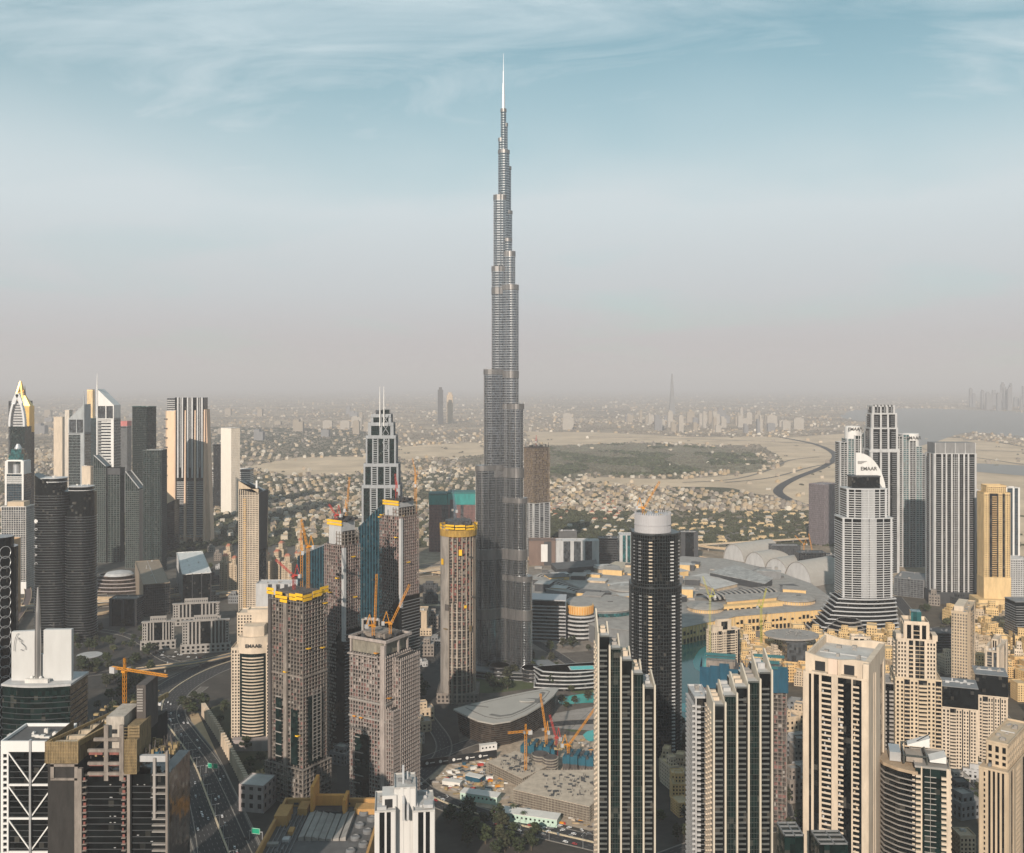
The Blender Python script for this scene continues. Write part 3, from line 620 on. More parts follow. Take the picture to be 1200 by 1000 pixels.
# ---- tan ribbed slab tower with splayed foot
def ribbed_slab():
    Y = 2380; r = thing('tan_ribbed_slab_tower', 'broad tower with tan concrete ribs and dark vertical strips, left of centre skyline', 'tower', (XA(190, Y), Y, 0))
    X = lambda p: XA(p, Y) - XA(190, Y); D = 30; zt = ZT(466, Y)
    tan = mat('tan_precast', (0.60, 0.43, 0.31), .7, var=.12)
    MB().box(X(205), 0, 18, X(239), D, zt).build('curtain_wall', g_blk, r)
    for i, p in enumerate((205.5, 217.5, 229, 240)):
        top = ZT(481, Y) if i < 3 else ZT(480, Y); k = X(p)
        MB().prism(rect(k - 2.2, -9, k + 2.2, D + 6), 0, top, rect(k - 1.4, -2.5, k + 1.4, D)).build('concrete_rib', tan, r)
    a = MB()
    for i in range(3):
        c = (X(206.5) + X(229.5 + 0)) / 2 if 0 else [X(211.5), X(223), X(234.5)][i]
        for d in (-1, 1): a.prism(rect(c + d * 5.4 - 1.8, -3.5, c + d * 5.4 + 1.8, 0), ZT(560, Y), zt)
        a.box(c - .7, -2.2, ZT(548, Y), c + .7, 0, zt)
        for z in range(int(ZT(568, Y) / 4.4)): a.box(c - 9, -.6, 18 + z * 4.4 - 4, c + 9, 0, 18 + z * 4.4 - 2.4)
    a.build('upper_fins', mat('pale_fin', (0.45, 0.45, 0.45), .5), r)
    b = MB().prism([(X(190), D * .8), (X(196), -4), (X(205.5), -4), (X(205.5), D)], 0, ZT(482, Y)); b.build('tan_end_wall', mat('tan_end', (0.68, 0.50, 0.34), .7, var=.1), r)
    n_ = MB()
    for i in range(7): n_.box(X(193), -5.5, ZT(492 + i * 11, Y), X(197), -4, ZT(490.5 + i * 11, Y))
    n_.box(X(191.5), -5, ZT(590, Y), X(194.5), -4, ZT(557, Y)); n_.build('end_wall_recess', dgrey, r)
    MB().prism(rect(X(240), 2, X(247), D), 0, ZT(480, Y), rect(X(240), 2, X(240) + 3, D)).build('side_buttress', tan, r)
    MB().box(X(195), 4, ZT(482, Y), X(205), D, zt - 2).build('rear_core', g_gry, r)
    m = MB()
    for i in range(6): m.box(X(195), 3.4, zt - 8 - i * 5, X(204.5), 4, zt - 6 - i * 5)
    m.build('core_louvres', lgrey, r)
ribbed_slab()
def facet_dark():
    Y = 2250; r = thing('faceted_black_block', 'black faceted glass block at the foot of the tan ribbed tower', 'building', (XA(197, Y), Y, 0))
    p = [(-25, 0), (0, -12), (16, -4), (16, 30), (-25, 30)]; MB().prism(p, 0, lambda x, y: ZT(590, Y) + x * .5).build('curtain_wall', g_blk, r)
    b = MB()
    for i in range(20): b.prism(offset(p, .2), i * 5, i * 5 + .7)
    b.build('floor_bands', dgrey, r)
facet_dark()
simple('white_sunlit_slab', 'tall white slab tower with dark grey right face, beyond the tan ribbed tower', corner(259, 271, 281, 2900, .75), 502, cream2, mat('warm_white_wall', (0.75, 0.70, 0.62), .6, var=.08), dgrey, 's1', 'v1', fh=5, roof=roofl)  # warm white wall colour, the same on every side
simple('small_black_tower', 'small black tower with tan top, touching the white slab tower', flat(250, 258.5, 3000, 24), 521, g_blk, dgrey, dgrey, 'g1')
simple('long_banded_office', 'long low banded office either side of the white slab tower', flat(244, 293, 3050, 40), 550, g_gry, offw, offw, 'h1', cat='building', fh=6)

def curved_grid():
    Y = 1620; r = thing('curved_cream_grid_tower', 'slim cream tower with concave grid face and dark sloping top, beside the highway', 'tower', (XA(280, Y), Y, 0))
    X = lambda p: XA(p, Y) - XA(280, Y); W = X(303); zl, zr = ZT(566, Y), ZT(580, Y); D = 30
    pl = [(W * i / 10, 5 * sin(pi * i / 10)) for i in range(11)] + [(X(310), 12), (X(309), D), (0, D)]
    top = lambda x, y: zl + (zr - zl) * min(1, x / W) + 3 * (y > 8)
    MB().prism(pl, 0, top).build('curtain_wall', g_win, r); g = MB()
    for i in range(13):
        x = W * i / 12; y = 5 * sin(pi * x / W); g.box(x - .55, y - .9, 0, x + .55, y + .3, top(x, 0) + 2)
    for k in range(int(zr / 3.5) + 1):
        for i in range(10): g.prism([(W * i / 10, 5 * sin(pi * i / 10) - .7), (W * (i + 1) / 10, 5 * sin(pi * (i + 1) / 10) - .7), (W * (i + 1) / 10, 5 * sin(pi * (i + 1) / 10) + .2), (W * i / 10, 5 * sin(pi * i / 10) + .2)], k * 3.5, k * 3.5 + 1.1)
    g.build('cream_grid', cream2, r)
    b = MB()
    for k in range(int(zr / 3.5) - 3): b.box(W * .2, 2, 8 + k * 3.5, W * .34, 3, 8 + k * 3.5 + 1.5)
    b.build('balcony_stack', gold, r); MB().prism([(W - .5, -.8), (W + 1, -.8), (X(310) + 1, 11), (X(310), 13)], zr - 90, lambda x, y: zr + 4 + y * .3, [(W - .5, -.8), (W + 1, -.8), (X(311) + 2, 11), (X(310), 13)]).build('black_flank', black, r)
    s = MB().prism([(-.6, -1), (W, -1), (W, .2), (-.6, .2)], zl - 10, lambda x, y: zl + 3 - (zl - zr) * x / W); s.build('crown_wall', cream, r); MB().box(X(297), 14, zr, X(299), 18, zr + 22).build('mast', white, r)
curved_grid()
r_, a_, b_, z_ = simple('brown_glass_office', 'low dark glass office with brown stone roof edge, left of the mullioned cube', corner(158.5, 168, 199, 1620, 1.15), 672, g_blk, mat('brown_stone', (0.24, 0.19, 0.14)), dgrey, 's1', 'g1', cat='building', fh=4)
r_, a_, b_, z_ = simple('white_roofed_cube', 'dark glass cube with white flat roof and four slim white mullions', corner(207, 214, 247.5, 1690, 1.2), 661, g_blk, dgrey, lgrey, 'g1', 'p1 k14 p1 k14 p1 k14 p1', cat='building', roof=mat('white_roof', (0.62, 0.62, 0.60), .7))
for (xl, xc, xr, tp, Y, n, lab) in ((161, 167, 204, 727, 1420, 7, 'leftmost of three stone-pillared office blocks'), (195, 203, 258, 706, 1560, 9, 'rearmost of three stone-pillared office blocks'), (210, 214, 268, 726, 1400, 9, 'white stone-pillared office block nearest the letter-signed tower')):
    loc, rz, L1, L2 = corner(xl, xc, xr, Y, 1.35); r = thing('pillared_office', lab, 'building', loc, rz, 'stone pillared offices'); z = ZT(tp, Y); offw = mat('shade_dimmed_stone', (.28, .26, .24), .7)  # off-white stone dimmed so its colour holds the offices' shade
    spec = 'w3 ' + 's1 k1.2 ' * (n // 2) + 'k5 ' + 's1 k1.2 ' * (n // 2) + 'w2'
    block(r, L1, L2, 12, z - 4, g_blk, offw, offw, spec, spec, fh=4); MB().box(-L1 / 2 - 1.5, -L2 / 2 - 1.5, z - 4, L1 / 2 + 1.5, L2 / 2 + 1.5, z - 2.5).build('cornice', offw, r)
    block(r, L1 + 5, L2 + 5, 0, 12, g_blk, offw, offw, 'w1', 'w1', fh=5, pitch=7, clutter=False, core_name='podium'); block(r, L1 * .5, L2 * .5, z - 2.5, z + 3, g_gry, offw, lgrey, 'w1', 'w1', core_name='penthouse')
# ------------------------------------------------------------------ cranes
def lattice(mb, a, b, w, step, t=.22):
    a, b = Vector(a), Vector(b); d = (b - a); ln = d.length; d.normalize()
    up = Vector((0, 0, 1)) if abs(d.z) < .9 else Vector((0, 1, 0)); u = d.cross(up).normalized(); v = u.cross(d).normalized()
    cs = [(u * i + v * j) * (w / 2) for i, j in ((-1, -1), (1, -1), (1, 1), (-1, 1))]
    for c in cs: mb.bar(a + c, b + c, t)
    k = max(1, int(ln / step))
    for s in range(k):
        p, q = a + d * (ln * s / k), a + d * (ln * (s + 1) / k)
        for i in range(4): mb.bar(p + cs[i], q + cs[(i + 1) % 4], t * .7)
def crane(label, loc, h, jib, az, el=0.0, luff=False, m=None, group=None, w=2.0, hang=0.5):
    m = m or craney; r = thing('tower_crane', label, 'crane', loc, az, group)
    mb = MB(); lattice(mb, (0, 0, 0), (0, 0, h), w, 2.6); mb.build('mast', m, r)
    MB().box(-w * .9, -w * .9, h, w * .9, w * .9, h + 1.2).build('slewing_ring', m, r)
    MB().box(w * .6, w * .6, h + .6, w * 1.5, w * 1.9, h + 3.0).build('cab', offw, r)
    if luff:
        tip = (jib * cos(el), 0, h + 2 + jib * sin(el)); j = MB(); lattice(j, (1.5, 0, h + 2), tip, w * .7, 3); j.build('jib', m, r)
        cj = MB(); cj.bar((-7.5, 0, h + 1.8), (1, 0, h + 1.8), 1.6, 1.0); cj.bar((-1, 0, h + 2), (-3.5, 0, h + 12), .5); cj.bar((-7, 0, h + 2), (-3.5, 0, h + 12), .5); cj.build('counter_jib', m, r)
        MB().box(-8, -1.2, h - .6, -5.4, 1.2, h + 3).build('counterweight', lgrey, r); MB().bar((-3.5, 0, h + 12), tip, .16).build('tie_line', dgrey, r)
        MB().bar((tip[0], 0, tip[2]), (tip[0], 0, tip[2] - jib * hang), .14).build('hook_line', dgrey, r)
    else:
        j = MB(); lattice(j, (w * .5, 0, h + 2), (jib, 0, h + 2), w * .75, 3); j.build('jib', m, r)
        cj = MB(); lattice(cj, (-jib * .3, 0, h + 2), (-w * .5, 0, h + 2), w * .7, 3); cj.build('counter_jib', m, r)
        MB().box(-jib * .3 - 1, -1.4, h - 1.4, -jib * .3 + 3, 1.4, h + 2.4).build('counterweight', lgrey, r)
        t = MB(); lattice(t, (0, 0, h + 2), (0, 0, h + 9), w * .6, 2.4); t.build('mast_head', m, r)
        for e in (jib * .75, -jib * .27): MB().bar((0, 0, h + 9), (e, 0, h + 3), .16).build('tie_line', dgrey, r)
        MB().bar((jib * .6, 0, h + 1), (jib * .6, 0, h - 14 * hang), .14).build('hook_line', dgrey, r)
    return r
# ------------------------------------------------------------------ concrete frames going up
def frame(root, L1, L2, z0, z1, fh=3.6, ox=0, oy=0, pitch=4.6, infill=.4, inf=None, colm=None, inset=2.6, slabd=.35, proud=.5, cd=.55, seed=1):
    rn = random.Random(seed); x0, x1, y0, y1 = ox - L1 / 2, ox + L1 / 2, oy - L2 / 2, oy + L2 / 2; colm = colm or conc; n = int((z1 - z0) / fh)
    MB().box(x0 + inset, y0 + inset, z0, x1 - inset, y1 - inset, z1).build('core_wall', dark_in, root)
    s = MB().box(x0 - proud, y0 - proud, 0, x1 + proud, y1 + proud, slabd).build('floor_slab', colm, root, (0, 0, z0))
    for i in range(1, n + 1): c = s.copy(); COL.objects.link(c); c.parent = root; c.location = (0, 0, z0 + i * fh)
    cb = MB(); kx, ky = max(1, round(L1 / pitch)), max(1, round(L2 / pitch)); cells = []
    for i in range(kx + 1):
        x = x0 + .3 + (L1 - .6) * i / kx
        cb.box(x - cd / 2, y0 - .1, z0, x + cd / 2, y0 + .8, z1); cb.box(x - cd / 2, y1 - .8, z0, x + cd / 2, y1 + .1, z1)
    for i in range(1, ky):
        y = y0 + L2 * i / ky; cb.box(x0 - .1, y - cd / 2, z0, x0 + .8, y + cd / 2, z1); cb.box(x1 - .8, y - cd / 2, z0, x1 + .1, y + cd / 2, z1)
    cb.build('column_grid', colm, root)
    inf = inf or [(pinkf, .45), (conc, .25), (offw, .08), (concd, .22)]; mbs = {m.name: (MB(), m) for m, _ in inf}
    for f in range(n):
        z = z0 + f * fh + slabd
        for side, k, a0, ln in ((0, kx, x0, L1), (1, ky, y0, L2), (2, kx, x0, L1), (3, ky, y0, L2)):
            for i in range(k):
                if rn.random() > infill: continue
                q = rn.random(); acc = 0
                for m, p in inf:
                    acc += p
                    if q <= acc: break
                mb = mbs[m.name][0]; w = ln / k; f0 = rn.choice([0, 0, .4]); f1 = rn.choice([1, 1, .6]); hh = z + (fh - slabd) * rn.choice([1, 1, .45, .7])
                if f1 - f0 < .3: f1 = 1
                a, b = a0 + i * w + w * f0 + .3, a0 + i * w + w * f1 - .3; d = rn.uniform(.5, 1.4)
                if side == 0: mb.box(a, y0 + d, z, b, y0 + d + .25, hh)
                elif side == 2: mb.box(a, y1 - d - .25, z, b, y1 - d, hh)
                elif side == 1: mb.box(x1 - d - .25, a, z, x1 - d, b, hh)
                else: mb.box(x0 + d, a, z, x0 + d + .25, b, hh)
    for mb, m in mbs.values(): mb.build('block_infill', m, root)
def platforms(root, L1, L2, z0, z1, n, seed, m=None):
    rn = random.Random(seed)
    for _ in range(n):
        z = rn.uniform(z0, z1); mb = MB()
        if rn.random() < .5: x = rn.uniform(-L1 / 2, L1 / 2 - 4); mb.box(x, -L2 / 2 - 3.8, z, x + 3.2, -L2 / 2, z + .3); mb.box(x, -L2 / 2 - 3.8, z + .3, x + 3.2, -L2 / 2 - 3.6, z + 1.2)
        else: y = rn.uniform(-L2 / 2, L2 / 2 - 4); mb.box(L1 / 2, y, z, L1 / 2 + 3.8, y + 3.2, z + .3); mb.box(L1 / 2 + 3.6, y, z + .3, L1 / 2 + 3.8, y + 3.2, z + 1.2)
        mb.build('loading_platform', m or yel, root)
def rods(root, x0, y0, x1, y1, z, n, seed, h=5):
    """starter bars, props and formwork left standing on the top deck"""
    rn = random.Random(seed); a = MB(); b = MB()
    for _ in range(n):
        x, y = rn.uniform(x0, x1), rn.uniform(y0, y1); k = rn.random(); hh = rn.uniform(.3, 1) * h
        if k < .6: a.box(x, y, z, x + .35, y + .35, z + hh)
        else: b.box(x, y, z, x + rn.uniform(1, 4), y + rn.uniform(.4, 3), z + hh * .6)
    a.build('starter_bars', concd, root); b.build('formwork', rn.choice([ply, dgrey]), root)

def site_a():
    loc, rz, L1, L2 = corner(316, 355, 383, 894, radians(32)); r = thing('concrete_frame_tower', 'unfinished tower with zigzag yellow screen round its top and dark glass started low down', 'tower under construction', loc, rz)
    z = ZT(704, 894); frame(r, L1, L2, 12, z, infill=.45, seed=3, pitch=3.9); frame(r, L1 + 6, L2 + 6, 0, 34, infill=.6, seed=4, inf=[(offw, .5), (conc, .5)], fh=4.2)
    for a, b in ((-.5, -.42), (-.04, .06)): MB().box(L1 * a, -L2 / 2 - 2.2, 8, L1 * b, -L2 / 2, z - 3).build('lift_shaft', concd if a < -.3 else conc, r)
    g = MB(); y = -L2 / 2 - .8; g.box(-L1 * .30, y, 36, -L1 * .12, y + .8, z * .50); g.box(L1 * .16, y, 36, L1 * .36, y + .8, z * .46); g.box(L1 / 2, -L2 * .3, 36, L1 / 2 + .8, L2 * .3, z * .52); g.build('fitted_glazing', g_grn, r)
    t = MB()
    for i in range(6): t.box(-L1 * .30, y - .3, 40 + i * 11, -L1 * .12, y, 41 + i * 11)
    for i in range(19): t.box(L1 / 2 + .8, -L2 * .12, 40 + i * 3.4, L1 / 2 + 1.2, L2 * .22, 40.6 + i * 3.4)
    for q in (-.12, .05, .22): t.box(L1 / 2 + .8, L2 * q - .2, 38, L1 / 2 + 1.25, L2 * q + .2, 104)
    t.build('white_trim', offw, r)
    b = MB(); b.box(-L1 / 2 - .8, -L2 / 2 - .8, z * .62, L1 / 2 + .8, L2 / 2 + .8, z * .62 + 1.6); b.build('transfer_slab', conc, r)
    n = 5
    for i in range(n):        # zigzag perimeter screen, two yellow courses
        xa, xb = -L1 / 2 - 1.5 + (L1 + 3) * i / n, -L1 / 2 - 1.5 + (L1 + 3) * (i + 1) / n; d = (2.5, .5, 3.5, .8, 2.2)[i]; dz = (3, 0, -2.5, 0, 1.5)[i]
        s = MB(); s.box(xa, -L2 / 2 - d, z - 1 + dz, xb, -L2 / 2 - d + .3, z + 1.6 + dz); s.box(xa, -L2 / 2 - d, z + 2.3 + dz, xb, -L2 / 2 - d + .3, z + 4.9 + dz); s.build('yellow_screen', yel, r)
    for i in range(3):
        ya, yb = -L2 / 2 - 1 + (L2 + 2) * i / 3, -L2 / 2 - 1 + (L2 + 2) * (i + 1) / 3; s = MB(); d = (1.5, 3, 1.2)[i]; dz = (0, 2, 3.5)[i]
        s.box(L1 / 2 + d - .3, ya, z - 1 + dz, L1 / 2 + d, yb, z + 1.6 + dz); s.box(L1 / 2 + d - .3, ya, z + 2.3 + dz, L1 / 2 + d, yb, z + 4.9 + dz); s.build('yellow_screen', yel, r)
    MB().box(-L1 * .4, -L2 * .35, z, L1 * .4, L2 * .4, z + 5).build('top_core', concd, r); rods(r, -L1 / 2, -L2 / 2, L1 / 2, L2 / 2, z, 90, 8, 8); platforms(r, L1, L2, 60, z, 5, 5)
    c, s_ = cos(rz), sin(rz)
    crane('short yellow crane standing on the zigzag-screened tower', (loc[0] + 8, loc[1] + 6, z + 3), 40, 26, 2.6, radians(70), True, group='cranes on the towers going up'); crane('red luffing crane folded low over the zigzag-screened tower', (loc[0] - 4, loc[1] - 1, z + 3), 14, 24, 2.75, radians(32), True, craner, group='cranes on the towers going up')
    crane('yellow crane mast rising left of centre on the zigzag-screened tower', (loc[0] + .5, loc[1] + 12, z + 3), 34, 20, 1.9, radians(75), True, group='cranes on the towers going up')
site_a()

def twist_site(xl, xc, xr, Y, body, core, label, seed, th):
    loc, rz, L1, L2 = corner(xl, xc, xr, Y, th); r = thing('concrete_frame_tower', label, 'tower under construction', loc, rz, 'twin frames with yellow core screens')
    z = ZT(body, Y); zc = ZT(core, Y); zg = z * .60
    frame(r, L1, L2, 0, z, fh=3.5, infill=.65, seed=seed, pitch=3.4, inf=[(pinkf, .6), (conc, .3), (offw, .1)], colm=mat('dusty_pink_concrete', (0.29, 0.235, 0.215), .9, var=.4, scale=.3))
    g = MB(); g.prism([(-L1 / 2 + L1 * .35, -L2 / 2 - 1), (L1 / 2 + 1, -L2 / 2 - 1), (L1 / 2 + 1, -L2 / 2 - .5), (-L1 / 2 + L1 * .35, -L2 / 2 - .5)], 0, lambda x, y: zg * (.72 + .33 * (x + L1 / 2) / L1))
    g.box(L1 / 2 + .5, -L2 / 2, 0, L1 / 2 + 1, L2 / 2 + .5, zg); g.build('fitted_glazing', g_blk, r)
    b = MB(); q = MB()
    for i in range(int(zg / 3.5)): b.box(L1 / 2 + 1, -L2 / 2, i * 3.5, L1 / 2 + 1.7, L2 / 2 + .5, i * 3.5 + .8)
    b.build('balcony_edges', grey, r)
    rn = random.Random(seed + 9)
    for i in range(int(zg * 1.05 / 3.5)):
        for k in range(7):
            if rn.random() < .75: x = -L1 / 2 + L1 * (k + .3 + .35 * (i % 2)) / 11; q.box(x, -L2 / 2 - 1.3, i * 3.5 + .5, x + 1.5, -L2 / 2 - .6, i * 3.5 + 2.2)
    q.build('window_surrounds', offw, r)
    MB().box(L1 / 2 - 2, -L2 / 2 - 1.4, z * .55, L1 / 2 + 1.2, -L2 / 2 + 2, z - 2).build('corner_wall', lgrey, r)
    MB().box(-L1 * .32, -L2 * .42, z, L1 * .30, L2 * .42, zc - 2).build('top_core', lgrey, r)
    for k in range(2): MB().box(-L1 * .40, -L2 * .46, zc - 5.5 + k * 3.2, L1 * .34, -L2 * .42, zc - 3.3 + k * 3.2).build('yellow_screen', yel, r)
    MB().box(-L1 * .36, -L2 * .3, zc - 1, L1 * .36, L2 * .45, zc - .4).build('working_deck', concd, r)
    frame(r, L1 * .42, L2 * .9, z, z + (zc - z) * .55, ox=L1 * .28, oy=0, seed=seed + 1); rods(r, -L1 * .35, -L2 * .35, L1 * .4, L2 * .4, zc - .5, 50, seed, 6); rods(r, -L1 / 2, -L2 / 2, L1 / 2, L2 / 2, z, 40, seed + 3, 3)
    for i in range(int(zg / 3.5), int(z / 3.5)):
        pass
    platforms(r, L1, L2, z * .7, z, 4, seed, yel); return loc, z, zc
lo, z, zc = twist_site(380, 403, 422, 1010, 640, 611, 'left one of two matching unfinished towers with a yellow screened core', 21, radians(38))
crane('yellow crane left of the twin-mast glass tower, on an unfinished core', (lo[0] + 4, lo[1] + 4, zc - 2), 10, 34, 1.45, radians(72), True, group='cranes on the towers going up')
crane('small red crane on the left matching unfinished tower', (lo[0] - 6, lo[1] - 2, zc - 2), 5, 14, 2.6, radians(45), True, craner, group='cranes on the towers going up')
MB_p = MB().lathe([(.4, zc), (.3, zc + 34)], 8); o = MB_p.build('white_survey_mast', offw, None, (lo[0], lo[1] + 6, 0)); tag(o, 'thin white mast above the left matching unfinished tower', 'mast')
lo, z, zc = twist_site(445, 470, 491, 1130, 606, 588, 'right one of two matching unfinished towers, in front of the twin-mast glass tower', 22, radians(38))
crane('tall yellow crane standing right of the twin-mast glass tower', (lo[0] + 17, lo[1] + 14, zc - 16), 30, 20, 1.7, radians(78), True, group='cranes on the towers going up')
crane('dark red crane on the right matching unfinished tower', (lo[0] - 4, lo[1] + 4, zc - 2), 12, 18, 1.9, radians(72), True, craner, group='cranes on the towers going up')

def site_d():
    loc, rz, L1, L2 = corner(410, 452, 481, 885, radians(30)); r = thing('concrete_frame_tower', 'pinkish unfinished square tower with open concrete top deck and small orange platforms', 'tower under construction', loc, rz)
    z = ZT(752, 885); dc = mat('dusty_concrete', (0.33, 0.285, 0.26), .9, var=.4, scale=.3)
    frame(r, L1, L2, 0, z - 14, infill=.7, seed=31, pitch=3.3, colm=dc, inf=[(pinkf, .5), (dc, .2), (offw, .22), (concd, .08)])
    MB().box(-L1 / 2 + 1.5, -L2 / 2 + 2, z - 14, L1 / 2 - 4, L2 / 2 - 2, z - 1).build('scaffold_wall', mat('scaffold_grey', (0.22, 0.20, 0.16), .9, var=.5, scale=.5), r)
    t = MB(); t.box(-L1 / 2 - 1, -L2 / 2 - 1, z - 2, L1 / 2 + 1, -L2 / 2 + .6, z + .6); t.box(L1 / 2 - .6, -L2 / 2 + .6, z - 2, L1 / 2 + 1, L2 / 2 + 1, z + .6); t.box(-L1 / 2 - 1, -L2 / 2 + .6, z - 2, -L1 / 2 + .6, L2 / 2 + 1, z + .6); t.box(-L1 / 2 + .6, L2 / 2 - .6, z - 2, L1 / 2 - .6, L2 / 2 + 1, z + .6)
    t.build('crown_beam', dc, r); MB().box(-L1 / 2 + .6, -L2 / 2 + .6, z - 2.6, L1 / 2 - .6, L2 / 2 - .6, z - 1).build('top_deck', conc, r)
    for x, y in ((-.5, -.5), (.45, -.5), (.45, .4), (.47, 0)): MB().box(L1 * x, L2 * y, z - 14, L1 * x + 1.6, L2 * y + 1.6, z - 2).build('corner_column', dc, r)
    c = MB().box(-L1 * .3, -L2 * .25, z - 1, L1 * .3, L2 * .3, z + 3.5); c.box(-L1 * .2, -L2 * .3, z + 3.5, L1 * .25, L2 * .2, z + 4.2); c.build('top_core', conc, r); rods(r, -L1 * .4, -L2 * .4, L1 * .4, L2 * .4, z - 1, 50, 4, 5)
    MB().box(L1 / 2 - 5, -L2 / 2 - 1.4, 0, L1 / 2 - .5, -L2 / 2 + .5, z - 4).build('corner_shaft', dc, r)
    MB().box(-L1 / 2 - 1, -L2 / 2 - 2.6, z - 16, L1 / 2 - 8, -L2 / 2, z - 14.8).build('canopy_slab', dc, r)
    for zz in (z * .62, z * .52): MB().box(-L1 / 2 - .8, -L2 / 2 - 1.2, zz, L1 / 2 + .8, L2 / 2 + .8, zz + 1.4).build('transfer_slab', offw, r)
    w = MB(); rn = random.Random(6)
    for i in range(20):
        for k in range(6):
            if rn.random() < .6: w.box(L1 / 2 + .3, -L2 / 2 + 6 + k * 3.6, 16 + i * 3.6, L1 / 2 + .7, -L2 / 2 + 7.8 + k * 3.6, 18 + i * 3.6)
    w.build('white_window_units', white, r)
    g = MB(); g.box(-L1 * .34, -L2 / 2 - .9, 8, L1 * .05, -L2 / 2 - .4, z * .42); g.build('fitted_glazing', g_grn, r); q = MB()
    for i in range(9): q.box(-L1 * .34, -L2 / 2 - 1.3, 12 + i * 7, L1 * (-.30 + .1 * (i % 3)), -L2 / 2 - .9, 12.8 + i * 7)
    q.build('white_trim', offw, r); platforms(r, L1, L2, z * .45, z - 4, 9, 12, craney)
    X, Yy, zz = L1 / 2 + 5, 8, ZT(768, 900); frame(r, 9, L2 - 8, 0, zz, ox=X, oy=6, infill=.8, seed=33, colm=dc, pitch=3, inf=[(dc, .8), (pinkf, .2)]); frame(r, 8, 12, 0, z * .60, ox=L1 / 2 + 4.5, oy=-L2 / 2 + 6, infill=.8, seed=34, colm=dc, pitch=3)
    return loc, z
lo, z = site_d()
crane('yellow luffing crane raised over the open concrete deck, jib leaning right', (XA(456, 892), 900, z + 3), 9, 38, .25, radians(62), True, group='cranes on the towers going up', hang=.3)
crane('orange crane mast standing straight up on the open concrete deck', (XA(437, 892), 894, z + 3), 8, 46, .5, radians(86), True, group='cranes on the towers going up', hang=.2)

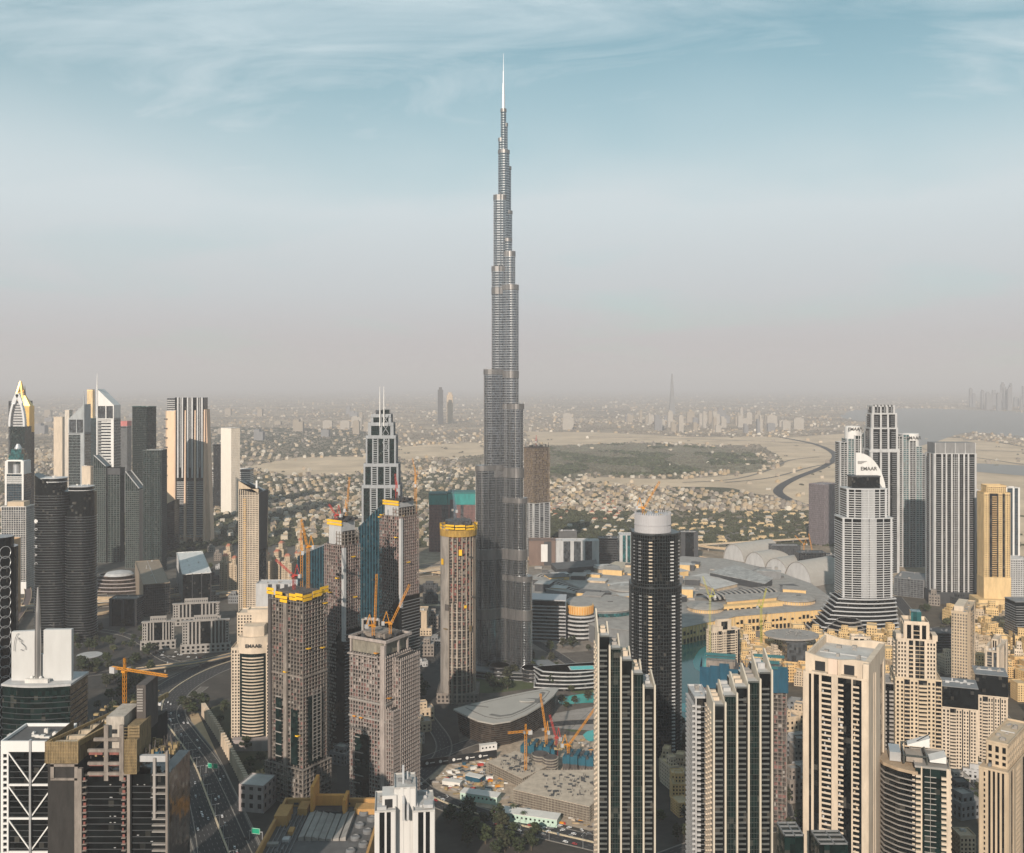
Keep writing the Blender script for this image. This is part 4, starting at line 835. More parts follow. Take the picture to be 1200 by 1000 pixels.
def site_e():
    Y = 1180; x0, x1 = XA(515, Y), XA(557, Y); a = (x1 - x0) / 2; r = thing('round_frame_tower', 'rounded unfinished tower with bright yellow ring screens, left of the tallest tower', 'tower under construction', ((x0 + x1) / 2, Y + a, 0)); z = ZT(622, Y)
    pl = ellipse(a, a * .9, 14, t0=.2, t1=.2 + 2 * pi); MB().prism(ellipse(a - 2.6, a - 2.6, 32), 0, z).build('core_wall', dark_in, r)
    s = MB().prism(offset(pl, .1), 0, .5).build('floor_slab', conc, r)
    for i in range(1, int(z / 3.6) + 1): c = s.copy(); COL.objects.link(c); c.parent = r; c.location = (0, 0, i * 3.6)
    def ang(t): return radians(t)
    col = MB()
    for i in range(24): t = 2 * pi * i / 24; col.rbox((a - .4) * cos(t), (a - .4) * sin(t), 0, z, 1.0, 1.3, t)
    col.build('ring_columns', mat('sandy_concrete', (0.30, 0.25, 0.20), .9, var=.3), r)
    w = MB().prism([(a * 1.02 * cos(ang(t)), a * 1.02 * sin(ang(t))) for t in range(180, 246, 6)] + [(a * .95 * cos(ang(t)), a * .95 * sin(ang(t))) for t in range(240, 176, -6)], 0, z + 3); w.build('shaft_wall', mat('pale_shaft_concrete', (0.28, 0.255, 0.23), .9, var=.45), r)
    rn = random.Random(5); pk = MB(); pm = MB()
    for f in range(int(z / 3.6)):
        for t in range(246, 372, 7):
            if rn.random() < (.75 if f > z / 3.6 * .6 else .3):
                q = (pk if rn.random() < .55 else pm); k = ang(t + 3); q.rbox((a - 1.5) * cos(k), (a - 1.5) * sin(k), f * 3.6 + .5, f * 3.6 + 3.6 * rn.choice([.6, 1]), .3, 2.2, k)
    pk.build('block_infill', mat('red_block', (0.22, 0.085, 0.07), .9, var=.4, scale=.5), r); pm.build('block_infill', conc, r)
    tr = MB()
    for i in range(0): tr.prism([(a * 1.035 * cos(ang(t)), a * 1.035 * sin(ang(t))) for t in range(246, 310, 7)] + [(a * cos(ang(t)), a * sin(ang(t))) for t in range(309, 245, -7)], 14 + i * 12, 15 + i * 12)
    for t in (252, 268, 284, 300): tr.rbox(a * 1.03 * cos(ang(t)), a * 1.03 * sin(ang(t)), 0, z * .58, .7, .9, ang(t))
    for i in range(0, int(z * .58), 11): tr.prism([(a * 1.03 * cos(ang(t)), a * 1.03 * sin(ang(t))) for t in range(246, 310, 7)] + [(a * cos(ang(t)), a * sin(ang(t))) for t in range(309, 245, -7)], i, i + .5)
    tr.build('pale_mullions', mat('pale_mullion', (.42, .37, .31), .7), r)
    MB().prism(ellipse(a * 1.05, a * 1.05, 32), z - 8, z).build('net_ring', mat('ochre_net', (0.36, 0.22, 0.05), .9, var=.5, scale=.4), r)
    for j in range(11):        # screens hung in separate facets, none quite level
        t0, t1 = 2 * pi * j / 11 + .03, 2 * pi * (j + 1) / 11 - .03; rr = a * rn.uniform(1.05, 1.15); dz = rn.uniform(-1.6, 1.6)
        for zz in (z + .2 + dz, z + 3.6 + dz): MB().prism([(rr * cos(t0), rr * sin(t0)), (rr * cos(t1), rr * sin(t1)), (rr * .97 * cos(t1), rr * .97 * sin(t1)), (rr * .97 * cos(t0), rr * .97 * sin(t0))], zz, zz + 2.1).build('yellow_screen', yel, r)
    for j in range(9):         # lift platforms, netting scraps and climbing frames on the shaft
        t = ang(rn.uniform(200, 330)); zz = rn.uniform(z * .3, z * .95); MB().rbox(a * 1.06 * cos(t), a * 1.06 * sin(t), zz, zz + rn.choice([1.2, 3.4, 7]), 1.0, rn.uniform(3, 7), t).build('loading_platform', rn.choice([net, concd, yel, conc]), r)
    rods(r, -a * .95, -a * .95, a * .95, a * .95, z + 2, 90, 71, 8)
    MB().prism(ellipse(a * .75, a * .75, 20), z, z + 10).build('top_core', dgrey, r); rods(r, -a * .7, -a * .7, a * .7, a * .7, z + 6, 70, 3, 9)
    block(r, a * 2.3, a * 2.2, 0, 11, dark_in, conc, conc, 'w1', 'w1', fh=4.5, pitch=5, oy=4, core_name='podium')
    crane('grey-blue luffing crane on top of the yellow ringed round tower', ((x0 + x1) / 2 - 4, Y + a, z + 8), 12, 26, 1.9, radians(68), True, mat('crane_blue', (.10, .16, .20)), group='cranes on the towers going up')
site_e()

# ---- teal netted frame block, left of the tallest tower
def teal_site():
    r, L1, L2, z = simple('teal_netted_frame', 'pink concrete block wrapped at the top in turquoise netting, left of the tallest tower', flat(503, 558, 2250, 44), 590, g_gry, pinkf, conc, 'w4 k2 w4 k1 w4', 'w1', clutter=False, cat='tower under construction')
    for k, (a, b) in enumerate(((-.5, -.12), (-.10, .5))):
        MB().box(L1 * a - 1, -L2 / 2 - 1.5, z - 2, L1 * b, L2 / 2 + 1, z + 20 + 3 * k).build('turquoise_net', tealn, r)
        MB().box(L1 * a - 1.6, -L2 / 2 - 2.1, z + 20 + 3 * k, L1 * b + .6, L2 / 2 + 1.6, z + 24 + 3 * k).build('net_rim', mat('dark_teal', (0.02, .12, .12)), r)
    MB().box(-6, -L2 / 2 - 4, 0, 4, -L2 / 2, z + 10).build('lift_shaft', dgrey, r)
    lx, ly = r.location.x, r.location.y; crane('tall pale crane over the turquoise netted block', (lx - 8, ly, z + 20), 34, 30, 1.2, radians(70), True, cars_, 'cranes beyond the tallest tower')
    crane('yellow crane at the left corner of the turquoise netted block', (XA(486, 2200), 2240, 0), ZT(560, 2200), 40, 2.4, radians(70), True, craney, 'cranes beyond the tallest tower')
teal_site()

# ---- twin-mast glass tower
def twin_mast():
    Y = 1900; r = thing('twin_mast_tower', 'stepped green glass tower with white edges and two thin masts', 'tower', (XA(446, Y), Y + 25, 0)); k = Y / F
    gw = mat('white_edge', (0.27, 0.285, 0.30), .5)
    for i, (xl, xr, tp, d) in enumerate(((424, 468, 570, 0), (426, 466, 545, 2), (428.5, 463, 512, 4), (431, 460, 497, 6), (434, 457, 487, 8))):
        a, b = (xl - 446) * k, (xr - 446) * k; zt = ZT(tp, Y); zb = 0 if i == 0 else ZT((570, 545, 512, 497)[i - 1], Y)
        q = thing('x', None, None); q.parent = r
        block(r, b - a, 44 - 2 * d, zb, zt, g_grn, gw, gw, 'p1 k4 p1 b3 p1 k4 p1 b3 p1 k4 p1' if i < 3 else 'p1 k3 p1 k3 p1', 'p1 g5 p1', ox=(a + b) / 2, fh=4.2, clutter=False, parapet=2.5)
        bpy.data.objects.remove(q)
        MB().box(a - .6, -22 + d - 1.8, zt - 4, b + .6, -22 + d, zt + 1).build('white_ledge', gw, r)
    zt = ZT(481, Y); MB().box(-7 * k, -10, ZT(490, Y), 3 * k, 10, zt).build('crown', g_gry, r); MB().box(1 * k, -12, ZT(500, Y), 9 * k, 8, zt + 1).build('crown', g_grn, r)
    x_ = MB()
    for i in range(4): za, zb = ZT(530, Y) + i * 18, ZT(530, Y) + i * 18 + 18; x_.bar((2 * k, -19, za), (9 * k, -19, zb), 1).bar((9 * k, -19, za), (2 * k, -19, zb), 1)
    x_.build('cross_bracing', gw, r)
    for x in (-1.3, 3.4): MB().lathe([(1.4, ZT(500, Y)), (1.1, ZT(470, Y)), (.5, ZT(453, Y))], 8, x * k, -19).build('mast', white, r)
twin_mast()
def blue_slant(pts_px, Y, D, label, name='slanted_blue_glass_block'):
    r = thing(name, label, 'building', (XA(pts_px[0][0], Y), Y, 0)); xs = [XA(p, Y) - XA(pts_px[0][0], Y) for p, _ in pts_px]; zs = [ZT(t, Y) for _, t in pts_px]
    s = MB(); fins = MB()
    for a, b, za, zb in zip(xs, xs[1:], zs, zs[1:]): s.prism(rect(a, 0, b, D), 0, lambda x, y, a=a, b=b, za=za, zb=zb: za + (zb - za) * (x - a) / (b - a))
    s.build('curtain_wall', g_blu, r); n = int(xs[-1] / 4)
    for i in range(n + 1):
        x = xs[-1] * i / n; z = None
        for a, b, za, zb in zip(xs, xs[1:], zs, zs[1:]):
            if a - .01 <= x <= b + .01: z = za + (zb - za) * (x - a) / (b - a)
        fins.box(x - .25, -.7, 0, x + .25, 0, z)
    fins.build('vertical_fins', mat('teal_fin', (0.05, .18, .22), .4, metal=.5), r)
blue_slant([(349, 652), (381, 639)], 1500, 30, 'small blue glass block with slanting top, behind the zigzag-screened tower')
blue_slant([(420, 618), (428, 610), (438, 600), (450, 590)], 1430, 34, 'dark blue glass building with curving slanted top between the matching unfinished towers')
simple('white_finned_office', 'low white finned office glimpsed between the matching unfinished towers', corner(424, 446, 449, 1240, .3), 727, g_blk, offw, offw, 's1 k2 s1 k2 s1 k2 s1', 'w1', cat='building')
simple('grey_panel_office', 'low grey office behind the zigzag-screened tower', flat(300, 352, 1560, 30), 684, g_gry, lgrey, grey, 's3 k1 s1 k1 s1 k1 s1 k1 s1', 'h1', cat='building')

# ---- netted round tower right of the tallest tower
def right_frame():
    r, L1, L2, z = simple('half_glazed_round_tower', 'brown scaffolded tower, lower half glazed, right behind the tallest tower', corner(612, 625, 644.5, 2150, .9), 590, g_gry, lgrey, lgrey, 'p1 b4 p1 g3 p1 b4 p1', 'p1 b4 p1 g3 p1 b4 p1', fh=4, clutter=False)
    frame(r, L1, L2, z, ZT(525, 2150), fh=4, infill=.7, seed=41, pitch=4, colm=mat('brown_concrete', (.24, .19, .15), .9), inf=[(net, .5), (conc, .5)]); rods(r, -L1 / 2, -L2 / 2, L1 / 2, L2 / 2, ZT(525, 2150), 40, 3, 10)
    MB().box(-L1 / 2 - .6, -L2 / 2 - .6, ZT(612, 2150), L1 / 2 + .6, L2 / 2 + .6, ZT(607, 2150)).build('mechanical_band', dgrey, r)
    crane('small red crane on the brown scaffolded tower', (r.location.x, r.location.y, ZT(525, 2150)), 10, 16, 1.5, radians(60), True, craner, 'cranes beyond the tallest tower')
    p, a, b, zz = simple('brown_podium_block', 'brown podium with a white window panel below the scaffolded tower', flat(620, 655, 2080, 40), 634, dgrey, mat('brown_panel', (.16, .11, .09)), grey, 's4 k2 s2', 's1', cat='building'); MB().box(-a * .1, -b / 2 - 1.4, 8, a * .12, -b / 2 - .6, zz - 6).build('white_panel', white, p)
right_frame()

# ---- round-crowned dark tower, centre right
def crown_tower():
    Y = 1010; r = thing('drum_crowned_tower', 'tall dark glass tower with a pale round drum on top and stacked balconies', 'tower', (XA(770, Y), Y + 22, 0)); k = Y / F
    def plan(w, d):       # two shallow lobes meeting in a recessed seam
        p = []; s = w * .12
        for i in range(13): t = pi + .12 + (pi / 2 - .2) * i / 12; p.append((s - w * .15 + (w * .98) * cos(t) * .85, d * sin(t)))
        p += [(s, -d * .86)]
        for i in range(13): t = 3 * pi / 2 + .12 + (pi / 2 - .2) * i / 12; p.append((s + (w * .86) * cos(t), d * sin(t) * .96))
        return p + [(x, d * .9) for x in (w * .8, -w * .8)]
    zb, zt = ZT(690, Y), ZT(628, Y)
    for (w, d, z0, z1) in ((33 * k, 24, 0, zb), (30.5 * k, 22, zb, zt)):
        pl = plan(w, d); polytower(r, pl, z0, z1, g_blk, mat('charcoal_band', (.030, .034, .036), .35), 3.6, .6, .25, fin=3.4, finw=.3, find=.5, finm=MATS['charcoal_band'])
        xs = [p[0] for p in pl]; x0, x1 = min(xs), max(xs)
        for f, wd, mm in ((.03, 2.4, grey), (.15 if z0 == 0 else .12, 2.6, grey), (.33, 3.6, cream2), (.79, 3.6, lgrey), (.96, 2.4, grey)):
            x = x0 + (x1 - x0) * f; ye = 0          # find the wall there
            for a, b in zip(pl, pl[1:] + pl[:1]):
                if (a[0] - x) * (b[0] - x) <= 0 and abs(b[0] - a[0]) > .01 and min(a[1], b[1]) < 2: ye = min(ye, a[1] + (b[1] - a[1]) * (x - a[0]) / (b[0] - a[0]))
            mb = MB()
            for i in range(2, int((z1 - z0) / 3.6) - 1): mb.box(x - wd / 2, ye - 1.7, z0 + i * 3.6, x + wd / 2, ye + 1.2, z0 + i * 3.6 + 1.1)
            mb.build('balcony_stack', mm, r)
    MB().prism([(x * .99, y * .99) for x, y in plan(30.5 * k, 22)], zt, zt + 1).build('roof', roofd, r)
    rr = (790 - 747) / 2 * k; zc = ZT(603, Y); cx = (768.5 - 770) * k
    d = MB().prism(ellipse(rr, rr * .9, 40, cx, 0), zt - 2, zc - 2); d.build('drum_wall', mat('drum_panel', (.38, .375, .385), .45, var=.08), r); f = MB(); n = 48
    for i in range(n): t = 2 * pi * i / n; f.rbox(cx + rr * cos(t), rr * .9 * sin(t), zt, zc, .45, .9, t)
    f.prism(ellipse(rr + .7, rr * .9 + .7, 40, cx, 0), zt + 9, zt + 9.6); f.build('drum_fins', MATS['drum_panel'], r); rods(r, cx - 12, -12, cx + 12, 12, zc - 2, 24, 5, 3)
    crane('yellow luffing crane standing on the drum-crowned tower', (XA(757, Y), Y + 22, zc - 3), 6, 32, .0, radians(57), True, group='cranes on the towers going up', hang=.3)
crown_tower()

# ---- pair of stepped slab towers with white blades
def blade_steps(xl, xr, Y, tops, fins, label, flip):
    n = 5; x0, x1 = XA(xl, Y), XA(xr, Y); W = x1 - x0; bw = W / n; D = 28
    r = thing('stepped_blade_tower', label, 'tower', ((x0 + x1) / 2, Y + D / 2, 0), 0, 'stepped blade towers')
    wf = mat('ivory_fin', (.50, .45, .37), .6, var=.12); rail = mat('glass_rail', (.10, .105, .10), .35, var=.35); blk2 = mat('bronze_frame', (.05, .055, .05), .4)
    for i in range(n):
        a, b = -W / 2 + i * bw, -W / 2 + (i + 1) * bw; z = ZT(tops[i], Y)
        MB().box(a, -D / 2, 0, b, D / 2, z - 1).build('curtain_wall', g_grn if (i % 2) else g_blk, r); MB().box(a, -D / 2 + .3, z - 1, b, D / 2, z - .6).build('roof_deck', roofl, r)
        wl = MB(); wl.box(a, -D / 2, z - 1, b, -D / 2 + .5, z); wl.build('parapet', rail, r)
        if i % 2 == 0:
            def mk(mb, zq, a=a, b=b): mb.box(a + .9, -D / 2 - 1.2, zq, b - 1.6, -D / 2, zq + .28); mb.box(a + .9, -D / 2 - 1.2, zq + .28, b - 1.6, -D / 2 - 1.08, zq + 1.3)
            stacked(r, 'balcony', mk, [q * 3.4 for q in range(int((z - 5) / 3.4))], rail, 32)
        else:
            g = MB()
            for q in range(int((z - 3) / 3.4)): g.box(a, -D / 2 - .12, q * 3.4, b, -D / 2, q * 3.4 + .35)
            for q in range(1, 4): g.box(a + q * bw / 4 - .1, -D / 2 - .2, 0, a + q * bw / 4 + .1, -D / 2, z - 2)
            g.build('glazing_bars', blk2, r)
        p = MB()
        for q in range(3): p.box(a + 1.2, -4 + q * 5, z - .6, b - 1.5, -1 + q * 5, z + R.uniform(1, 3))
        p.build('roof_plant', R.choice([lgrey, cream2, offw]), r)
    for i in range(n + 1):
        x = -W / 2 + i * bw; k = min(i, n - 1) if not flip else max(i - 1, 0); kk = i if not flip else i - 1
        zt = ZT(fins[i], Y); zf = ZT(tops[max(0, min(n - 1, k))], Y) + 2 if not flip else ZT(tops[max(0, i - 1)], Y) + 2
        zt = zf + (zt - zf) * .78; zf = min(zf, zt - 3)
        s = MB(); s.v = [(x - .55, -D / 2 - 2, 0), (x + .55, -D / 2 - 2, 0), (x + .55, -D / 2 + .2, 0), (x - .55, -D / 2 + .2, 0), (x - .55, -D / 2 - 2, zf), (x + .55, -D / 2 - 2, zf), (x + .55, -D / 2 + .2, zf), (x - .55, -D / 2 + .2, zf)]
        s.f = [(0, 1, 5, 4), (1, 2, 6, 5), (2, 3, 7, 6), (3, 0, 4, 7), (3, 2, 1, 0), (4, 5, 6, 7)]
        k0 = len(s.v); prof = [(-D / 2 - 2, zf), (-D / 2 + 1, zf + .2), (D * .12, zt - 3), (D * .22, zt - 3.4), (D * .22, zf - 22), (-D / 2 + .2, zf - 22)]
        s.v += [(x - .45, y, z) for y, z in prof] + [(x + .45, y, z) for y, z in prof]; m = 6; s.f += [tuple(k0 + q for q in range(m)), tuple(k0 + m + q for q in range(m - 1, -1, -1))] + [(k0 + q, k0 + (q + 1) % m, k0 + m + (q + 1) % m, k0 + m + q) for q in range(m)]
        s.build('blade_fin', wf, r)
    for sx in (-1, 1):
        b = MB(); zz = ZT(tops[0 if sx < 0 else -1], Y)
        for q in range(int(zz / 3.4) - 1):
            for y in (-9, -2, 5): b.box(sx * W / 2, y, q * 3.4, sx * (W / 2 + 1.2), y + 4, q * 3.4 + 1.2)
        b.build('side_balconies', cream2, r)
    MB().box(-W / 2, D / 2, 0, W / 2, D / 2 + .4, ZT(max(tops), Y)).build('rear_wall', lgrey, r)
blade_steps(701, 767, 640, (745, 759.5, 773, 789, 805.5), (707, 723, 738, 753, 769, 784), 'dark stepped tower with ivory blades descending to the right, in front of the drum-crowned tower', False)
blade_steps(836, 904, 625, (826, 815, 805, 798.5, 788), (804, 794.6, 785.5, 775, 766, 757), 'stepped ivory-bladed tower descending to the left, in front of the blue screened site', True)
def side_wing():
    Y = 640; r = thing('narrow_balcony_wing', 'narrow grey balcony slab at the left of the second stepped blade tower', 'tower', (XA(827, Y), Y + 26, 0)); W = XA(836, Y) - XA(820, Y)
    block(r, W, 26, 0, ZT(826, Y), g_blk, lgrey, grey, 'p1 B3 g3 B3', 'B1', clutter=True)
side_wing()
def blue_site():
    Y = 850; loc, rz, L1, L2 = corner(822, 922, 944, Y, radians(14)); r = thing('blue_screened_frame_tower', 'unfinished tower wrapped at the top in deep blue screens, behind the second blade tower', 'tower under construction', loc, rz)
    z = ZT(800, Y); frame(r, L1, L2, 0, z, infill=.75, seed=51, pitch=3.6, inf=[(pinkf, .6), (offw, .15), (concd, .25)]); n = 9
    for i in range(n):
        a, b = -L1 / 2 - 1 + (L1 + 2) * i / n, -L1 / 2 - 1 + (L1 + 2) * (i + 1) / n; d = 1.2 + 1.6 * (i % 2); MB().box(a, -L2 / 2 - d, z - 9, b - .1, -L2 / 2 - d + .4, z + 9 + 2 * ((i * 7) % 3)).build('blue_screen', bluen, r)
    for i in range(4): a = -L2 / 2 + (L2) * i / 4; MB().box(L1 / 2 + .8, a, z - 9, L1 / 2 + 1.3, a + L2 / 4, z + 9).build('blue_screen', bluen, r)
    MB().box(-L1 / 2 - 1.5, -L2 / 2, z - 9, -L1 / 2 - 1, L2 / 2, z + 9).build('blue_screen', bluen, r)
    t2 = mat('teal_guard', (.02, .11, .125), .7)
    for (x0, x1, y0, h) in ((-.48, -.1, .1, 14), (-.48, -.1, .25, 16), (.12, .42, -.1, 15), (.12, .48, .2, 18), (.2, .5, -.3, 12)): MB().box(L1 * x0, L2 * y0, z + h - 3, L1 * x1, L2 * y0 + 1, z + h - .6).build('guard_rail', t2, r)
    MB().box(-L1 * .45, -L2 * .2, z, -L1 * .1, L2 * .4, z + 12).build('top_core', conc, r); MB().box(L1 * .1, -L2 * .2, z, L1 * .44, L2 * .45, z + 9).build('top_core', conc, r); rods(r, -L1 * .45, -L2 * .4, L1 * .45, L2 * .45, z + 4, 130, 6, 10)
blue_site()
# ------------------------------------------------------------------ right foreground: cream residential towers
def big_cream():
    Y = 625; loc, rz, L1, L2 = corner(942.5, 1017, 1036, Y, radians(30)); r = thing('cream_slab_tower', 'big cream tower with tall black glass strips and a swooping blank crown', 'tower', loc, rz); z = ZT(799, Y)
    pk = mat('blush_render', (.62, .49, .39), .7, var=.12); block(r, L1, L2, 0, z, g_blk, cream2, cream2, 'p2 k1 p1 k2.2 p1 b4 s2.6 b2.4 k3 p.6 b2.6 k.8 s2.4', 's3 p.5 s.6 k.5 s3 k2 p1', fh=3.4, clutter=False, left='p1 b3 s4 b3 p1')
    c = MB(); o = .4
    def sw(x, y): t = (x + L1 / 2) / L1; return z + 13 - 2.2 * sin(pi * min(1, t * 1.3)) - 1.5 * t
    xs = [-L1 / 2 + L1 * i / 16 for i in range(17)]
    for a, b in zip(xs, xs[1:]):
        c.prism(rect(a, -L2 / 2 + 3, b, -L2 / 2 + 5), z, sw); c.prism(rect(a, L2 / 2 - 1.5, b, L2 / 2), z, sw)
    c.box(-L1 / 2, -L2 / 2 + 5, z, -L1 / 2 + 1.5, L2 / 2 - 1.5, z + 12); MB().box(-L1 / 2 + 1.5, -L2 / 2 + 5, z + 6, L1 / 2 - 4, L2 / 2 - 1.5, z + 6.6).build('roof_deck', roofl, r); rooftop(r, -L1 / 2 + 3, -L2 / 2 + 6, L1 / 2 - 6, L2 / 2 - 3, z + 6.6, 14)
    c.build('swooping_crown', cream2, r); MB().box(L1 / 2 - 3, -L2 / 2, z, L1 / 2 + .6, L2 / 2, z + 10.8).build('crown_shoulder', cream2, r)
    for f in (.16, .62): MB().box(-L1 / 2 + L1 * f, -L2 / 2 + 2.4, z + 2, -L1 / 2 + L1 * (f + .16), -L2 / 2 + 3.3, z + 8).build('crown_opening', black, r)
    for f in (.12, .58): MB().box(-L1 / 2 + L1 * f, -L2 / 2 - 1, z + .6, -L1 / 2 + L1 * (f + .24), -L2 / 2 + 3, z + 1.8).build('terrace_ledge', cream2, r)
    m = MB().box(-L1 / 2 + L1 * .38, -L2 / 2 + .8, z, -L1 / 2 + L1 * .52, -L2 / 2 + 3, z + 11); m.build('crown_pylon', pk, r)
big_cream()
def stepped_cream():
    Y = 800; r = thing('stepped_cream_tower', 'stepped cream tower with turquoise glass box on top, centre of the right group', 'tower', (XA(1082, Y), Y + 16, 0), -.25); k = Y / F; cd = mat('sand_render', (.52, .42, .30), var=.2)
    block(r, 50 * k, 34, 0, ZT(797, Y), g_win, cd, cream, 'w3 b2 w3 B3 w3 b2', 'w3 B2 w3', fh=3.3, pitch=2.8)
    block(r, 42 * k, 28, ZT(797, Y), ZT(752, Y), g_win, cream2, cream, 'w3 p.7 b1.4 p.7 g3 p.7 w3', 'w3 B2 w3', fh=3.3, pitch=2.6, ox=-1)
    block(r, 26 * k, 20, ZT(752, Y), ZT(735, Y), g_blk, cream2, cream, 'p1 k2 p1 g3 p1 k2 p1', 'p1 k2 p1 k2 p1', ox=-.5, clutter=False, parapet=3)
    MB().box(-4, -5, ZT(735, Y), 4, 5, ZT(721, Y)).build('glass_lantern', g_teal, r)
    for x in (-21 * k, 19 * k): MB().box(x - 2, -13, ZT(752, Y), x + 2, 0, ZT(745, Y)).build('turret', cream2, r)
    block(r, 18 * k, 26, 0, ZT(808, Y), g_blk, offw, offw, 'B3 k1 B3', 'B1', ox=-32 * k, oy=6, clutter=False)
stepped_cream()
def turret_tower(name, label, fp, top, steps, gl=None, m=None, spec='w3 b2 g2 b2 w3', group=None):
    loc, rz, L1, L2 = fp; r = thing(name, label, 'tower', loc, rz, group); Y = loc[1]; z = ZT(top, Y); m = m or cream2
    block(r, L1, L2, 0, z, gl or g_win, m, m, spec, spec, fh=3.3, pitch=2.8); zz = z
    for i, (f, px) in enumerate(steps): z2 = ZT(px, Y); block(r, L1 * f, L2 * f, zz, z2, g_blk, m, m, 'p1 k2 p1 k2 p1', 'p1 k2 p1', clutter=i == len(steps) - 1, parapet=2); zz = z2
    for sx in (-1, 1): MB().box(sx * L1 * .42 - 1.5, -L2 * .45, z, sx * L1 * .42 + 1.5, -L2 * .1, z + 6).build('turret', m, r)
    return r, zz
r, zz = turret_tower('turreted_cream_block', 'turreted cream block with dark glass crown, half hidden behind the big cream tower', flat(990, 1034, 960, 30, -.2), 774, [(.7, 760), (.36, 747)])
turret_tower('cream_lakeside_block', 'slim cream block with pale blue centre strip standing in front of the turquoise lake', corner(828, 833, 867, 1290, 1.25), 738, [(.45, 728)], spec='w3 B1.5 w2 g1.5 B2 w1 k1')
r_, a_, b_, z_ = simple('cream_and_blue_tower', 'tall cream tower with blue-grey glass right half, upper right of the stepped cream tower', corner(1115, 1134, 1153, 1100, .55), 716, g_gry, cream, cream, 'w1', 'g2 b1 k1 g1', pitch=3); MB().box(-a_ * .4, -b_ * .4, z_, a_ * .2, b_ * .2, z_ + 6).build('crown', cream2, r_)
for (fp, tp, lab) in ((corner(1104, 1146, 1152, 960, .35), 826, 'left one of two cream gridded blocks with black glass crowns'), (corner(1143, 1181, 1189, 985, .35), 812, 'right one of two cream gridded blocks with black glass crowns')):
    loc, rz, L1, L2 = fp; r = thing('black_crowned_block', lab, 'tower', loc, rz, 'black crowned cream blocks'); z = ZT(tp, loc[1]); z2 = ZT(tp - 25, loc[1])
    block(r, L1, L2, 0, z, g_win, cream2, cream, 'w4 B3 w3 k.6 w3 k.6 w3 p.8', 'k4 p1', fh=3.3, pitch=2.9, clutter=False); MB().box(-L1 / 2 - .3, -L2 / 2 - .3, z, L1 / 2 + .3, L2 / 2 + .3, z2).build('black_crown', g_blk, r)
    MB().box(-L1 / 2 - .6, -L2 / 2 - .6, z2, L1 / 2 + .6, L2 / 2 + .6, z2 + .7).build('roof', grey, r); rooftop(r, -L1 / 2 + 2, -6, L1 / 2 - 2, 8, z2 + .7, 6)
turret_tower('small_turreted_block', 'pale block with blue glass front rising just behind the right black-crowned block', corner(1155, 1170, 1190, 1180, .6), 757, [(.4, 748)], gl=g_gry, spec='p1 g3 p1 k2 p1')
def green_corner():
    Y = 640; r = thing('green_glass_residence', 'cream and green glass tower with canted roof frames, bottom right, roof seen from above', 'tower', (XA(1080, Y), Y + 16, 0), -.3); k = Y / F; z = ZT(899, Y); W = 76 * k; D = 34
    pl = [(-W / 2, 6), (-W / 2 + 4, -6), (-W / 2 + 12, -13), (-W / 2 + 22, -17), (-W / 2 + 22, D / 2), (-W / 2, D / 2)]
    MB().prism(pl, 0, z - 4).build('curved_wing', g_blk, r); b = MB(); o = offset(pl, 1.1)
    for i in range(int(z / 3.5) - 1): b.prism(o, i * 3.5, i * 3.5 + .5)
    b.build('floor_bands', offw, r); MB().prism(offset(pl, 1.3), z - 4.5, z - 2.5).build('roof', mat('tan_roof', (.38, .29, .2)), r)
    block(r, W - 22, 34, 0, z, g_grn, cream2, offw, 'B1.8 p.5 k.8 g4 k1.6 B1.8 p1', 'p1 B3 p1 g2 B3', fh=3.5, ox=11, roof=roofg, clutter=False)
    f = MB()
    for x in (-6, 8): f.box(x, -12, z, x + .9, 14, z + 5.5)
    f.box(-6, -12, z + 5, 8.9, -11, z + 5.8); f.box(-6, 13, z + 5, 8.9, 14, z + 5.8); f.build('roof_frame', mat('bronze_frame', (.05, .055, .05)), r)
    MB().box(-4, -8, z, 6, 8, z + 3.2).build('penthouse', mat('taupe_panel', (.30, .26, .22)), r); MB().box(-14, -4, z - 2, -7, 12, z + 4).build('louvre_house', alu, r)
    MB().prism(rect(10, -12, 20, 0), z + 2.5, lambda x, y: z + 3.5 + (x - 10) * .35).build('canted_canopy', white, r); MB().prism(rect(-2, 8, 12, 16), z + 5, lambda x, y: z + 5.6 + (x + 2) * .4).build('canted_canopy', white, r)
    MB().bar((4, 10, z + 8), (12, 9, z + 14), .5).build('davit_arm', black, r)
green_corner()
def right_edge():
    Y = 620; loc, rz, L1, L2 = corner(1148, 1181, 1222, Y, radians(40)); r = thing('cream_corner_tower', 'cream tower with tall narrow windows cut by the right frame edge, lower corner', 'tower', loc, rz); z = ZT(908, Y)
    block(r, L1, L2, 0, z, g_blk, cream, cream, 's1.4 w1.4 s.9 k1 s.9 k1 s.9 k1 s.9 k1 s1.4', 's1 k1 s.9 w2 s.9 k1.4 s.9 w2 s1', fh=3.4, pitch=2.4)
    block(r, L1 * .75, L2 * .75, z, ZT(880, Y), g_blk, cream, cream, 'w1', 'w1', fh=4, pitch=4)
right_edge()
